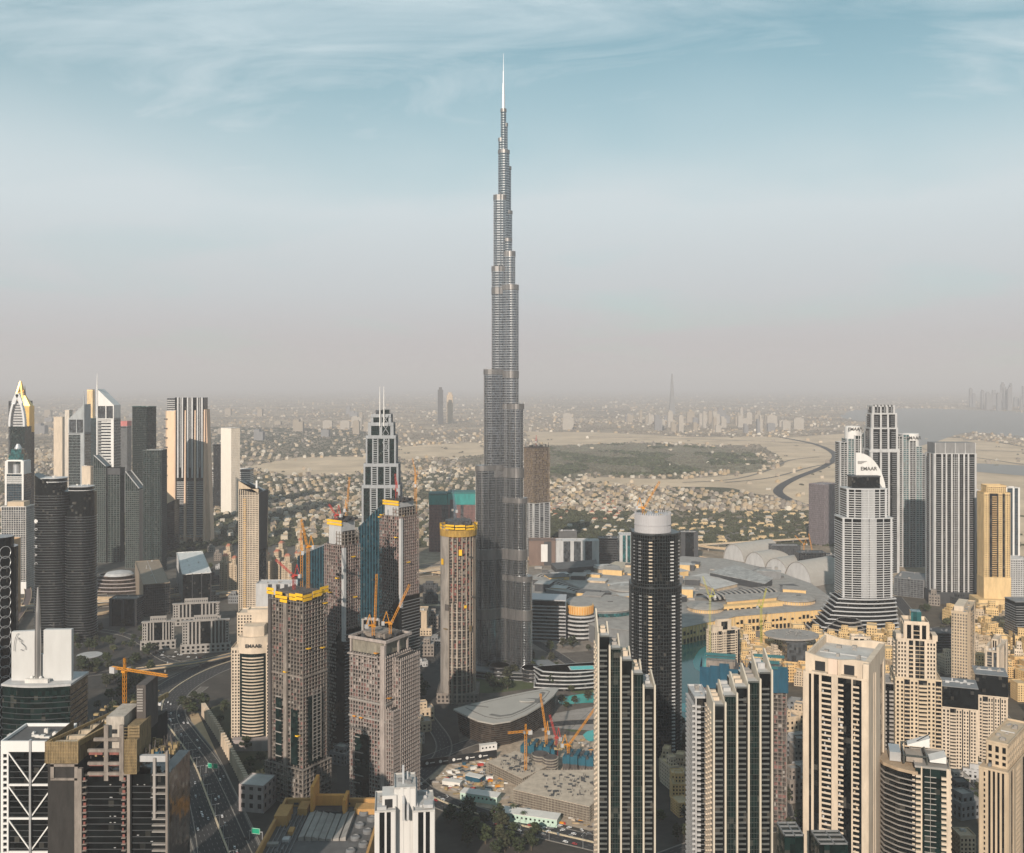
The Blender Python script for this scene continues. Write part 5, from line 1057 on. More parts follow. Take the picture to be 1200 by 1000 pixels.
# ------------------------------------------------------------------ right middle distance
def sail_hotel():
    Y = 1520; r = thing('sail_crowned_tower', 'grey and white banded tower with a big white quarter-round sail on top', 'tower', (XA(1018, Y), Y + 20, 0)); k = Y / F; X = lambda p: (p - 1018) * k; wg = mat('pearl_cladding', (.44, .445, .45), .5, var=.1)
    def bowed(a, b, d, bow, n=16): return [(a + (b - a) * i / n, -d - bow * sin(pi * i / n)) for i in range(n + 1)] + [(b, 18), (a, 18)]
    for (a, b, y0, y1, d) in ((988, 1047, 701, 608, 16), (994, 1041, 608, 574, 13)):
        pl = bowed(X(a), X(b), d, 6); z0, z1 = ZT(y0, Y) if y0 < 701 else 0, ZT(y1, Y); polytower(r, pl, z0, z1, g_blk, wg, 3.6, 1.05, 1.1)
        f = MB(); W = X(b) - X(a)
        for c in ((.02, 3), (.18, 1.2), (.42, 9), (.58, 9), (.80, 1.2), (.97, 3)):
            x = X(a) + W * c[0]
            for j in range(1 if c[1] < 5 else 6): xx = x + (j * 1.9 if c[1] > 5 else 0) - (4.6 if c[1] > 5 else 0); y = -d - 6 * sin(pi * (xx - X(a)) / W); f.box(xx - (.6 if c[1] > 5 else c[1] / 2), y - 1.5, z0, xx + (.6 if c[1] > 5 else c[1] / 2), y + .5, z1)
        f.build('white_ribs', wg, r)
    base_z = ZT(701, Y)
    for i in range(9):
        t = i / 9; pl = bowed(X(952 + 33 * t ** .6), X(1049), 18 + 14 * (1 - t), 8 + 4 * (1 - t)); z0 = base_z * t; q = MB().prism(pl, z0, z0 + base_z / 9); o = q.build('podium_storey', g_blk, r); MB().prism(offset(pl, 1.6), z0 + base_z / 9 - 1.6, z0 + base_z / 9).build('podium_band', wg, o)
    s = MB(); zt, zb = ZT(532, Y), ZT(612, Y); n = 14; xa, xb = X(1009), X(1045); pr = [(xa, zt)]
    for i in range(n + 1): t = pi / 2 * i / n; pr.append((xa + 3 + (xb - xa - 3) * sin(t), ZT(585, Y) + (zt - ZT(585, Y)) * cos(t)))
    pr += [(xb, zb), (xb - 5, zb), (xb - 5, ZT(575, Y)), (X(1034), ZT(563, Y)), (xa, ZT(563, Y))]; k0 = 0
    for y in (2, 6): s.v += [(x, y, z) for x, z in pr]
    m = len(pr); s.f = [tuple(range(m))[::-1], tuple(range(m, 2 * m))] + [(i, (i + 1) % m, m + (i + 1) % m, m + i) for i in range(m)]; s.build('white_sail', white, r)
    MB().box(X(1001), -10, ZT(574, Y), X(1034), 10, ZT(559, Y)).build('sky_lounge', g_blk, r); MB().box(X(1000.5), -11, ZT(560, Y), X(1034.5), 11, ZT(558.5, Y)).build('lounge_roof', dgrey, r)
    MB().lathe([(1.4, ZT(575, Y)), (1.1, zt), (.3, ZT(504, Y))], 8, X(1015), 4).build('mast', white, r)
    text('EMAAR', 8, ltrs, r, (X(1024), 1.4, ZT(551, Y)), (pi / 2, 0, 0)); a = MB()
    for i in range(4): a.box(X(1011), 1.5, ZT(545, Y) + i * 1.2, X(1016 + 2 * i), 2, ZT(545, Y) + i * 1.2 + .5)
    a.build('crescent_emblem', ltrs, r)
sail_hotel()
def forte():
    Y = 2000; r = thing('crenellated_dark_tower', 'tallest of the right cluster, dark grey with notched crown, behind the sail tower', 'tower', (XA(1036, Y), Y + 20, 0)); k = Y / F
    for (a, b, y0, y1, d) in ((1020, 1053, 999, 528, 22), (1021, 1052, 528, 503, 20), (1022.5, 1051.5, 503, 486, 17), (1024, 1049.5, 486, 477, 15)):
        z0 = 0 if y0 > 900 else ZT(y0, Y); x0, x1 = (a - 1036) * k, (b - 1036) * k; block(r, x1 - x0, 2 * d, z0, ZT(y1, Y), g_blk, lgrey, grey, 'p1 b2.5 k1 p1 b3 p1 k1 b2.5 p1', 'p1 b2.5 k1 p1', fh=4, ox=(x0 + x1) / 2, clutter=False, parapet=3)
    for i in range(6): MB().box(-20 + i * 7.2, -15.5, ZT(486, Y), -17 + i * 7.2, -13, ZT(474.5, Y)).build('crown_fin', grey, r)
    MB().box(-31, -24, ZT(530, Y), 31, -21, ZT(528, Y)).build('white_ledge', lgrey, r)
forte()
def drum_twins(xl, xr, tops, cyl, lab):
    Y = 2060; k = Y / F; xc = (xl + xr) / 2; r = thing('green_drum_tower', lab, 'tower', (XA(xc, Y), Y + 20, 0), 0, 'green towers with lettered drums'); n = len(tops)
    for i, t in enumerate(tops):
        a, b = (xl + (xr - xl) * i / n - xc) * k, (xl + (xr - xl) * (i + 1) / n - xc) * k; block(r, b - a, 40 - 4 * abs(i - n / 2), 0, ZT(t, Y), g_teal if i % 2 else g_grn, lgrey, lgrey, 'p1 b3.5 p.6 b3.5', 'b3 p1', fh=4, ox=(a + b) / 2, clutter=False, core_name='curtain_wall')
    cx, rr = ((cyl[0] + cyl[1]) / 2 - xc) * k, (cyl[1] - cyl[0]) / 2 * k; MB().lathe([(rr, ZT(cyl[3], Y) - 10), (rr, ZT(cyl[2], Y))], 28, cx, -2).build('white_drum', white, r)
    text('EMAAR', 9.5, ltrs, r, (cx, -2 - rr - .6, (ZT(cyl[2], Y) + ZT(cyl[3], Y)) / 2 + 5), (pi / 2, 0, 0))
drum_twins(985.5, 1017.5, (519, 515, 511, 509), (993.5, 1011.5, 500, 512), 'green-grey tower with lettered white drum, left of the crenellated dark tower')
drum_twins(1051, 1088, (512, 510, 517, 524, 533), (1061.5, 1080.5, 508.5, 524), 'green-grey tower stepping down right under a lettered white drum, right of the crenellated one')
r_, a_, b_, z_ = simple('grey_crowned_tower', 'broad dark slab tower with grey unfinished crown, right of the drum-topped towers', flat(1096, 1144, 1720, 40, -.05), 532, g_blk, lgrey, grey, 'p.6 b2 p.6 b1 p.6 g1.4 p.6 v2 p.6 g1.4 p.6 b1 p.6 b2 p.6', 'p1 b2 p1 g2 p1', fh=3.8, pitch=3)
c_ = MB().box(-a_ / 2 + 1, -b_ / 2, z_, a_ / 2 - 1, b_ / 2 - 4, z_ + 20); c_.build('grey_crown', mat('mesh_crown', (.20, .20, .20), .8), r_); f_ = MB()
for i in range(5): f_.box(-a_ / 2 + 1 + (a_ - 3) * i / 4, -b_ / 2 - .7, z_, -a_ / 2 + 2 + (a_ - 3) * i / 4, -b_ / 2, z_ + 20)
f_.build('crown_posts', lgrey, r_); MB().box(-a_ / 2 - 3, -b_ / 2 - 4, 0, a_ / 2 + 3, b_ / 2, 20).build('podium', dgrey, r_); MB().box(a_ / 2 - 12, 4, z_ + 23, a_ / 2 + 2, 6, z_ + 24.4).build('roof_cradle', grey, r_)
simple('curvy_white_banded_tower', 'white and dark banded tower between the broad dark slab and the yellow tower', flat(1143, 1158, 1900, 26), 576, g_gry, offw, offw, 'B1', 'B1', fh=4)
r_, a_, b_, z_ = simple('yellow_hotel_tower', 'golden yellow tower with dark balcony columns and wide yellow foot', flat(1155, 1184, 1650, 30, -.1), 578, g_win, mat('warm_yellow_render', (.60, .43, .22)), gold, 'w2 k1 b2 k.6 w1.6 k1 w2', 'w1', fh=3.6, pitch=2.6)
block(r_, a_ * .75, b_ * .8, z_, z_ + 12, g_win, MATS['warm_yellow_render'], gold, 'w1', 'w1', clutter=False); MB().box(-a_ / 2 - 1.2, -b_ / 2 - 2, 0, a_ / 2 + 1, b_ / 2, 60).build('shaft_base', MATS['warm_yellow_render'], r_); MB().box(-a_ / 2 - 14, -b_ / 2 - 14, 0, a_ / 2 + 2, b_ / 2, 24).build('podium', MATS['warm_yellow_render'], r_)
simple('blue_white_ridge_tower', 'white and blue tower with small pyramid cap, behind the yellow tower', flat(1176, 1195, 2150, 26), 572, g_blu, white, grey, 'p2 g3 p1 g2 p1', 'w1')
simple('white_gridded_block', 'grey block with fine white grid at the right frame edge', flat(1184, 1206, 1650, 30), 655, g_blk, lgrey, lgrey, 'w1', 'w1', pitch=3, cat='building')
simple('pixelled_l_block', 'purple-grey perforated office overhanging at its upper left, beyond the ribbed shells', corner(948, 966, 982, 2330, .85), 568, mat('perforated_dark', (.10, .09, .10), .7, var=.6, scale=.5), mat('perforated_panel', (.22, .19, .20), .6, var=.7, scale=.6), dgrey, 'v1', 's1', fh=5, pitch=3.3, cat='building')
simple('dark_podium_wall', 'long dark louvred podium at the foot of the right drum-topped tower', corner(1048, 1082, 1093, 1760, -.0 + .55), 678, g_gry, grey, grey, 'v1', 'v1', cat='building', pitch=5); simple('dark_mesh_block', 'dark grey louvred block left of the sail tower', flat(966, 988, 1980, 40), 652, dgrey, dgrey, grey, 'v1', cat='building')
simple('beige_lowrise_stub', 'small beige apartment block between the green glass tower and the corner tower', flat(1125, 1143, 800, 14), 979, g_win, cream, cream, 'w1', cat='building')
for i, (a, b, t, lab) in enumerate(((919, 942, 978, 'glass roofed pavilion left of the big cream tower, at the bottom'), (960, 994, 988, 'dark glass roof box in front of the big cream tower'))):
    Y = 560; r = thing('glass_roof_pavilion', lab, 'pavilion', ((XA(a, Y) + XA(b, Y)) / 2, Y + 8, 0)); w = XA(b, Y) - XA(a, Y); z = ZT(t, Y); MB().box(-w / 2, -8, 0, w / 2, 8, z - 1).build('glazed_box', g_grn, r); f = MB()
    for x in (-w / 2, 0, w / 2 - .5): f.box(x, -8.2, z - 1, x + .5, 8.2, z)
    for y in (-8.2, -3, 3, 7.8): f.box(-w / 2, y, z - .9, w / 2, y + .4, z + .1)
    f.build('roof_grid', grey, r)
# ------------------------------------------------------------------ bottom centre: ochre podium and white bladed tower
def white_blades():
    Y = 700; r = thing('white_art_deco_block', 'white block with two tall grey sail fins on its roof, bottom centre-left', 'building', (XA(471, Y), Y + 20, 0), .12); k = Y / F; wh = mat('crisp_white_render', (.56, .55, .53), .6, var=.08)
    for (a, b, t, d, y0) in ((-35, -12, 953, 34, 0), (-12, 12, 932, 26, 4), (10, 34, 955, 34, 0)):
        block(r, (b - a) * k, d, 0, ZT(t, Y), g_blk, wh, wh, 's1.6 k2 s.8 k1.6 s1.6' if a != -12 else 's1 p.6 s.6 p.6 s1', 's1 k2 s1 k2 s1', fh=4.2, ox=(a + b) / 2 * k, oy=y0, roof=roofl)
    MB().box(-27 * k, -11, ZT(953, Y), -10 * k, 6, ZT(938, Y)).build('stair_tower', wh, r); MB().box(-24 * k, -11.4, ZT(952, Y), -15 * k, -11, ZT(942, Y)).build('dark_opening', black, r)
    for x, h in ((-2, 918), (3, 926), (14, 934)): s = MB().prism([(x * k - .8, -16), (x * k + .8, -16), (x * k + .8, 14), (x * k - .8, 14)], ZT(965, Y), lambda px, y, h=h: ZT(h, Y) - (14 - y) * 0.55 if y > -17 else 0); s.build('sail_fin', lgrey, r)
    for x in (-33, 22): MB().box(x * k, -14, ZT(953, Y), (x + 11) * k, -6, ZT(949, Y)).build('roof_canopy', lgrey, r)
white_blades()
def ochre_podium():
    Y = 760; oc = mat('ochre_wall', (.42, .24, .085), .8, var=.2); r = thing('ochre_mall_podium', 'ochre walled podium with grey roof vaults and a rust-orange plant tower, bottom centre-left', 'building', (XA(372, Y), Y, 0)); k = Y / F; z = ZT(990, 760)
    MB().box(-62 * k, -60, 0, 66 * k, 70, z).build('podium_wall', oc, r)
    MB().box(-60 * k, -58, z, 64 * k, 68, z + .5).build('roof', roofd, r); p = MB(); p.box(-62 * k, 67, z, 66 * k, 70, z + 7); p.box(-62 * k, -60, z, -59 * k, 67, z + 7); p.box(66 * k - 2, -60, z, 66 * k, 67, z + 7); p.build('parapet', oc, r)
    for i in range(5): MB().box((-50 + i * 22) * k, 66.4, z + 2.5, (-44 + i * 22) * k, 67, z + 4).build('parapet_slot', dgrey, r)
    g = MB()
    for i in range(7): g.prism([(x * 1., y) for x, y in rect(-16 + i * 5.4, 5, -11.4 + i * 5.4, 52)], z + .5, lambda x, y: z + 3 + 1.2 * sin(x))
    g.build('roof_vaults', roofg, r)
    for i in range(7): MB().lathe([(3.8, z + .5), (3.8, z + 2.5), (2.6, z + 3.4), (2.4, z + 2.8)], 14, 28 + (i % 2) * 8, -14 + i * 11).build('roof_fan', grey, r)
    b = MB(); b.box(-22 * k, 62, z, 20 * k, 66, z + 12); b.box(-24 * k, 50, z, -20 * k, 76, z + 24); b.box(16 * k, 50, z, 20 * k, 70, z + 13); b.build('plant_tower', mat('rust_ochre', (.62, .30, .07), .8), r); rods(r, -18, 66, 12, 74, z, 26, 8, 14); MB().box(-20 * k, 50, z + .5, 17 * k, 61, z + 4).build('plant_housing', dgrey, r)
    rooftop(r, -55 * k, -50, -22, 60, z + .5, 14)
    for i in range(34):
        x, y = R.uniform(-56 * k, 58 * k), R.uniform(-56, 58)
        if -20 < x < 40 and y > -20: continue
        MB().rbox(x, y, z + .5, z + R.uniform(1.5, 4), R.uniform(2, 9), R.uniform(1.5, 5), R.choice([0, pi / 2])).build('roof_unit', R.choice([lgrey, roofg, grey, oc]), r)
    for i in range(6): MB().box(-54 * k + i * 3.4, -40, z + .9, -53 * k + i * 3.4, 55, z + 1.7).build('roof_duct', grey, r)
    for x0_, y0_, x1_, y1_, h_ in ((-62 * k, 30, -46 * k, 52, 9), (-40 * k, 50, -28 * k, 66, 6), (30 * k, 52, 60 * k, 64, 5)): MB().box(x0_, y0_, z + .5, x1_, y1_, z + h_).build('ochre_block', oc, r)
ochre_podium()
# ------------------------------------------------------------------ letter-signed curved residential tower
def signed_tower():
    Y = 1030; r = thing('letter_signed_tower', 'cream residential tower with curved green balcony front and dark letters on its crown', 'tower', (XA(293, Y), Y + 22, 0), .06); k = Y / F
    block(r, 44 * k, 22, 0, ZT(727, Y), g_win, cream2, cream2, 'w2 s3', 'w1', fh=3.4, oy=18, ox=-1 * k, clutter=False); block(r, 28 * k, 14, 0, ZT(724, Y), g_win, cream2, cream2, 's1', 's1', fh=3.4, oy=16, ox=3 * k, clutter=False)
    z = ZT(768, Y); block(r, 10 * k, 26, 0, ZT(763, Y), g_win, cream2, cream2, 'w1', 'w1', fh=3.3, ox=-20 * k, pitch=2.6, clutter=False); block(r, 9 * k, 30, 0, ZT(757, Y), g_win, cream2, cream2, 'w1', 'w1', fh=3.3, ox=20.5 * k, pitch=2.6, clutter=False)
    a = 16.5 * k; pl = [(-a + 2 * a * i / 14, -13 - 4.5 * sin(pi * i / 14)) for i in range(15)] + [(a, 8), (-a, 8)]; MB().prism(pl, 0, z).build('green_glazing', g_grn, r)
    for i in range(int(z / 3.4)):
        m = .80; q = [(x * m, y - 1.3) for x, y in pl[:15]]; q += [(x, y + 2.4) for x, y in q[::-1]]; MB().prism(q, i * 3.4, i * 3.4 + 1.25).build('curved_balcony', cream2, r)
    c = MB().prism(offset([(x, y) for x, y in pl], .5), z, ZT(749, Y)); c.build('crown_wall', cream2, r); MB().prism([(x * .75, y * .75) for x, y in pl], ZT(749, Y), ZT(737, Y)).build('stair_head', cream2, r)
    text('EMAAR', 5.2, ltrs, r, (1, -18.6, (z + ZT(749, Y)) / 2), (pi / 2, 0, 0), depth=.4)
    MB().box(-22 * k, -24, 0, 34 * k, -14, 12).build('podium', mat('mauve_render', (.30, .26, .25)), r)
signed_tower()
def inside(x, y, poly):
    c = False; n = len(poly)
    for i in range(n):
        (x1, y1), (x2, y2) = poly[i - 1], poly[i]
        if (y1 > y) != (y2 > y) and x < (x2 - x1) * (y - y1) / (y2 - y1) + x1: c = not c
    return c
# ------------------------------------------------------------------ big scaffolded frame, bottom left
def scaffold_site():
    Y = 560; r = thing('scaffolded_frame_tower', 'raw concrete tower wrapped in brown scaffold netting, dark glass below, bottom left', 'tower under construction', (XA(125, Y), Y, 0)); k = Y / F; X = lambda p: (p - 125) * k; Z = lambda p: ZT(p, Y)
    zl = Z(892); MB().box(X(62), 1, 0, X(197), 38, Z(908)).build('curtain_wall', g_blk, r)
    fl = MB()
    for i in range(int(Z(915) / 3.6)): fl.box(X(62), .7, i * 3.6, X(196), 1, i * 3.6 + .4)
    fl.build('floor_bands', dgrey, r); w = MB(); rn = random.Random(2)
    for i in range(int(Z(915) / 3.6)):
        for p in (78, 86, 112, 118, 128, 133, 160, 168, 176):
            if rn.random() < .22: w.box(X(p), .5, i * 3.6 + 1, X(p) + rn.uniform(.5, 1.6), .7, i * 3.6 + 1.4)
    w.build('window_stickers', lgrey, r)
    for p, q, t in ((92, 97, 900), (150, 153.5, 905), (195, 197.5, 880)): MB().box(X(p), -1.6, 0, X(q), 1, Z(t)).build('concrete_pier', conc, r)
    for p, q in ((97, 102), (143, 148)):       # open edge bays, pink block behind each slab
        s = MB(); b = MB()
        for i in range(int(Z(905) / 3.6)):
            s.box(X(p), -1.2, i * 3.6, X(q), .8, i * 3.6 + .45)
            if rn.random() < .85: b.box(X(p) + .3, -.3, i * 3.6 + .45, X(q) - rn.uniform(.2, 1.6), .1, i * 3.6 + 2.0)
        s.build('slab_edges', conc, r); b.build('block_infill', MATS['red_block'], r)
    s = MB()
    for i in range(int(Z(900) / 3.6)):
        if i % 3 == 0 or rn.random() < .3: s.box(X(179), -1.6, i * 3.6, X(195), .8, i * 3.6 + .6)
    s.build('slab_edges', offw, r); MB().box(X(180), -1.2, Z(960), X(183), .8, Z(888)).build('white_column', offw, r)
    # left wing: netted box in front, open deck running back
    sc = mat('old_net', (.21, .155, .085), .9, var=.55, scale=.6); zt = Z(868); zb = Z(893)
    n = MB(); n.box(X(55), -2, zb, X(93.5), -1.5, zt); n.box(X(93), -1.5, zb, X(93.5), 34, zt); n.box(X(55), -1.5, zb, X(55.5), 34, zt); n.build('scaffold_net', sc, r)
    g = MB()
    for i in range(7): g.box(X(55) - .1, -2.3, zb + i * 2, X(93.6), -2, zb + i * 2 + .18)
    for i in range(14): x = X(55) + (X(93.5) - X(55)) * i / 13; g.box(x - .1, -2.35, zb, x + .1, -2, zt + .6)
    g.build('scaffold_poles', ply, r)
    c = MB(); c.box(X(60), -1, Z(912), X(64), .8, zb); c.box(X(88), -1, 0, X(92), .8, zb); c.box(X(60), -1, Z(898), X(92), .8, Z(895)); c.box(X(60), -1, Z(914), X(92), .8, Z(911.5)); c.build('concrete_portal', conc, r)
    d = MB(); zz = zt - 3
    for i in range(9):
        y = 4 + i * 9; f = i / 9; d.box(X(57) + 9 * f * 3, y, zz - 1.2, X(92) + 6 * f * 3, y + 2.6, zz + 1)
    d.build('cross_beams', mat('warm_concrete', (.42, .35, .26), .9, var=.4, scale=.3), r)
    e = MB(); e.bar((X(56), 0, zt - 1), (X(56) + 30, 88, zt - 1), 1.2); e.bar((X(92), 0, zt - 1.5), (X(92) + 20, 88, zt - 1.5), 1.4, 3); e.bar((X(60), 0, zt + .5), (X(60) + 30, 88, zt + 1), .6); e.build('edge_rails', ply, r)
    MB().prism([(X(56), 0), (X(92), 0), (X(92) + 20, 88), (X(56) + 30, 88)], 0, zb).build('rear_wing', dark_in, r)
    # right wing frame with stair core
    f = MB()
    for a, b, t in ((110, 142, 865), (103, 142, 878), (103, 142, 893), (103, 150, 905)): f.box(X(a), -.6, Z(t + 3.4), X(b), 1.2, Z(t))
    for p in (122, 140): f.box(X(p), -.4, Z(915), X(p + 5), 1, Z(850))
    f.build('concrete_frame', conc, r); MB().box(X(122), 3, Z(880), X(143), 26, Z(842)).build('stair_core', mat('pale_core', (.40, .36, .31), .9, var=.4, scale=.3), r)
    MB().box(X(129), 2.8, Z(862), X(135), 3.2, Z(857)).build('core_opening', black, r)
    h = MB(); h.box(X(148), -2.5, Z(905), X(162), 2, Z(866)); h.box(X(148), 2, Z(900), X(162), 20, Z(852)); h.build('hoist_netting', sc, r); b = MB()
    for i in range(16): z_ = Z(905) + i * 1.75; b.box(X(148) - .2, -2.9, z_, X(162) + .2, -2.6, z_ + .2)
    for i in range(7): x_ = X(148) + i * (X(162) - X(148)) / 6; b.box(x_, -3, Z(905), x_ + .2, -2.7, Z(864))
    b.build('scaffold_poles', ply, r); b = MB()
    for t in (905, 893, 880): b.box(X(104), .2, Z(t + 5), X(120), .5, Z(t)); b.box(X(128), .2, Z(t + 5), X(139), .5, Z(t))
    b.build('block_infill', MATS['red_block'], r)
    MB().box(X(163), 0, Z(893), X(197), 3, Z(886)).build('transfer_beam', lgrey, r); MB().box(X(163), 3, Z(893), X(197), 24, Z(890)).build('open_deck', concd, r); MB().box(X(176), 6, Z(890), X(186), 12, Z(886)).build('blue_tarpaulin', bluen, r); rods(r, X(164), 4, X(194), 24, Z(890), 60, 44, 7)
    MB().box(X(149), 14, Z(870), X(160), 34, Z(812)).build('lift_core', concd, r); q = MB()
    for i in range(9): q.box(X(150), 13.4, Z(816 + i * 3.2), X(157), 14, Z(817.6 + i * 3.2))
    q.build('core_grilles', offw, r); rods(r, X(100), 2, X(192), 30, Z(893), 60, 19, 5); rods(r, X(60), 30, X(115), 80, zt - 4, 60, 20, 3)
    crane('big orange hammerhead crane with jib pointing right over the highway', (XA(143, 600), 604, Z(862)), 23, 34, -.42, m=craney, w=1.6)
scaffold_site()

# ------------------------------------------------------------------ unseen towers added outside the frame to throw shade on the highway
for (x, y, h, w_, lab) in ((-392, 500, 245, 44, 'unseen dark glass tower added for shade outside the left edge, second from the highway'), (-545, 590, 250, 46, 'unseen dark glass tower added for shade outside the left edge, third from the highway'), (-600, 760, 230, 50, 'unseen dark glass tower added for shade outside the left edge, farthest from the highway')):
    r = thing('unseen_shade_tower', lab, 'tower', (x, y, 0), .1, 'added shade towers beside the highway'); block(r, w_, w_, 0, h, g_blk, grey, grey, 'p1 g5 p1 g5 p1', 'p1 g5 p1 g5 p1', fh=4)
# ------------------------------------------------------------------ mid-rise helper
def lowmesh(m, L1, L2, z, lv=((0, 0, 1, 1, 1),), pitch=3.2, fh=3.3, gl=None, roofm=None):
    """compact block: punched wall, dark glazing inside, roofs. lv: (x0, y0, x1, y1, h) fractions"""
    wl, gz, rf = MB(), MB(), MB()
    for (a, b, c, d, h) in lv:
        x0, x1, y0, y1, zz = -L1 / 2 + L1 * a, -L1 / 2 + L1 * c, -L2 / 2 + L2 * b, -L2 / 2 + L2 * d, z * h
        gz.box(x0 + .4, y0 + .4, 0, x1 - .4, y1 - .4, zz - .4); rf.box(x0 + .3, y0 + .3, zz - .5, x1 - .3, y1 - .3, zz - .1)
        for (p, U, Nn, W) in (((x0, y0), (1, 0), (0, -1), x1 - x0), ((x1, y0), (0, 1), (1, 0), y1 - y0), ((x1, y1), (-1, 0), (0, 1), x1 - x0), ((x0, y1), (0, -1), (-1, 0), y1 - y0)):
            def sl(u0, u1, za, zb, o):
                q = lambda u, t: (p[0] + U[0] * u + Nn[0] * t, p[1] + U[1] * u + Nn[1] * t)
                wl.prism([q(u0, -.42), q(u1, -.42), q(u1, o), q(u0, o)][::-1], za, zb)
            k = max(1, round(W / pitch)); pw = W / k
            for i in range(int(zz / fh) + 1): sl(0, W, i * fh, min(zz, i * fh + fh * .45), .0)
            sl(0, W, zz - 1.2, zz + .7, .02)
            for i in range(k + 1): sl(max(0, (i - .27) * pw), min(W, (i + .27) * pw), 0, zz - 1.2, .03)
    return wl, gz, rf
def lowrise(name, label, cat, loc, rz, m, L1, L2, z, group=None, lv=((0, 0, 1, 1, 1),), gl=None, roofm=None, **k):
    r = thing(name, label, cat, loc, rz, group); a, b, c = lowmesh(m, L1, L2, z, lv, **k)
    a.build('punched_wall', m, r); b.build('glazing', gl or g_win, r); c.build('roof', roofm or roofl, r); return r

# ------------------------------------------------------------------ the mall
def GZ(px, py, z): Y = F * (H - z) / (py - HY); return ((px - 600) * Y / F, Y)
och = mat('mall_ochre', (.62, .42, .19), .75, var=.15)
def mall():
    r = thing('shopping_mall', 'sprawling mall with grey curved roofs, ribbed skylights and ochre walls behind the lake', 'shopping mall', (0, 0, 0))
    def slab(pts, z, nm='roof_hall', wm=None, rm=None, lip=1.5):
        p = [GZ(x, y, z) for x, y in pts]; h = MB().prism(p, 0, z - .6).build('hall_wall', wm or och, r); MB().prism(offset(p, lip) if lip else p, z - .6, z).build('roof', rm or roofg, h); return h
    slab([(624, 701), (700, 735), (762, 741), (770, 700), (742, 660), (650, 666), (622, 676)], 26, wm=grey)
    slab([(742, 668), (742, 725), (800, 735), (862, 722), (935, 716), (990, 712), (950, 684), (905, 668), (850, 655), (800, 652)], 26, wm=och)
    slab([(832, 671), (896, 684), (905, 678), (862, 662)], 38, wm=dgrey, rm=mat('hatched_roof', (.36, .355, .34), .7, var=.6, scale=.12, streak=False)); slab([(653, 667), (700, 663), (698, 656), (646, 660)], 36, wm=dgrey, rm=roofd)
    slab([(806, 676), (838, 690), (864, 684), (826, 672)], 32, wm=cream, rm=roofl); slab([(640, 690), (700, 700), (735, 695), (735, 676), (690, 672), (660, 680)], 33, wm=grey); slab([(700, 668), (740, 672), (742, 660), (722, 658)], 30, wm=och, rm=mat('sand_roof', (.42, .37, .29), .8, streak=False))
    slab([(852, 705), (910, 700), (915, 694), (850, 697)], 36, wm=och)           # sunny front hall
    def front(px0, py0, px1, py1, z, zz):
        a, b = GZ(px0, py0, z), GZ(px1, py1, z); ln = hypot(b[0] - a[0], b[1] - a[1]); u = ((b[0] - a[0]) / ln, (b[1] - a[1]) / ln); nn = (u[1], -u[0]); return a, u, nn, ln
    for pts in ([(742, 725), (800, 735), (862, 722), (935, 716), (990, 712)],):     # arcades along the sunny lakeside wall
        Q = [GZ(x, y, 26) for x, y in pts]
        for p, q in zip(Q, Q[1:]):
            ln = hypot(q[0] - p[0], q[1] - p[1]); an = atan2(q[1] - p[1], q[0] - p[0]); nx, ny = sin(an), -cos(an); wd = MB(); pl = MB()
            for i in range(int(ln / 7)):
                x, y = p[0] + (q[0] - p[0]) * (i + .5) * 7 / ln, p[1] + (q[1] - p[1]) * (i + .5) * 7 / ln; wd.rbox(x + nx * .3, y + ny * .3, 1, 8, 4.2, .7, an)
                if R.random() < .8: wd.rbox(x + nx * .3, y + ny * .3, 13, 13 + R.choice([3, 6]), 4.4, .7, an)
                pl.rbox(x + nx * .8 + cos(an) * 3.5, y + ny * .8 + sin(an) * 3.5, 0, 24, .9, 1.6, an)
            wd.build('arcade_windows', g_blk, r); pl.build('pilasters', mat('pale_ochre', (.60, .46, .27), .8), r)
    for i in range(70):       # raised roof sheets of many tones
        px, py = R.uniform(632, 960), R.uniform(660, 706)
        if 812 < px < 920 and py > 684 or not (inside(px, py, [(624, 701), (700, 725), (762, 735), (800, 730), (935, 712), (960, 690), (850, 657), (650, 668)])): continue
        c = GZ(px, py, 28); a_ = R.choice([-.3, -.2, .25, .5]); h_ = R.uniform(30, 40); sx, sy = R.uniform(14, 46), R.uniform(12, 34); o = MB().rbox(c[0], c[1], 20, h_, sx, sy, a_).build('raised_hall', R.choice([grey, dgrey, och, cream]), r); MB().rbox(c[0], c[1], h_, h_ + .6, sx + 2, sy + 2, a_).build('roof', R.choice([roofl, roofg, offw, roofd, MATS['hatched_roof'], roofl]), o)
    for i in range(26):       # seams and walkways over the roof sheets
        px, py = R.uniform(640, 900), R.uniform(664, 700); c = GZ(px, py, 26); MB().rbox(c[0], c[1], 26, 26.9, R.uniform(30, 90), 1.4, R.choice([-.35, -.25, .2, 1.2, .9])).build('roof_walkway', R.choice([roofd, offw, grey]), r)
    a, u, nn, ln = front(838, 712, 914, 706, 30, 0); w = MB(); g = MB(); q = lambda s, o: (a[0] + u[0] * s + nn[0] * o, a[1] + u[1] * s + nn[1] * o)
    w.prism([q(0, -6), q(0, 12), q(ln, 12), q(ln, -6)], 0, 12); w.prism([q(0, -6), q(0, 8), q(ln, 8), q(ln, -6)], 12, 32); w.build('front_wall', och, r)
    for i in range(7): g.prism([q(10 + i * 10.5, 8), q(10 + i * 10.5, 8.6), q(16.5 + i * 10.5, 8.6), q(16.5 + i * 10.5, 8)], 20, 28)
    for i in range(9): g.prism([q(3 + i * 10, 12), q(3 + i * 10, 12.6), q(9 + i * 10, 12.6), q(9 + i * 10, 12)], 1, 9)
    g.prism([q(26, 8), q(26, 9.5), q(62, 9.5), q(62, 8)], 13, 18); g.build('front_windows', g_blk, r)
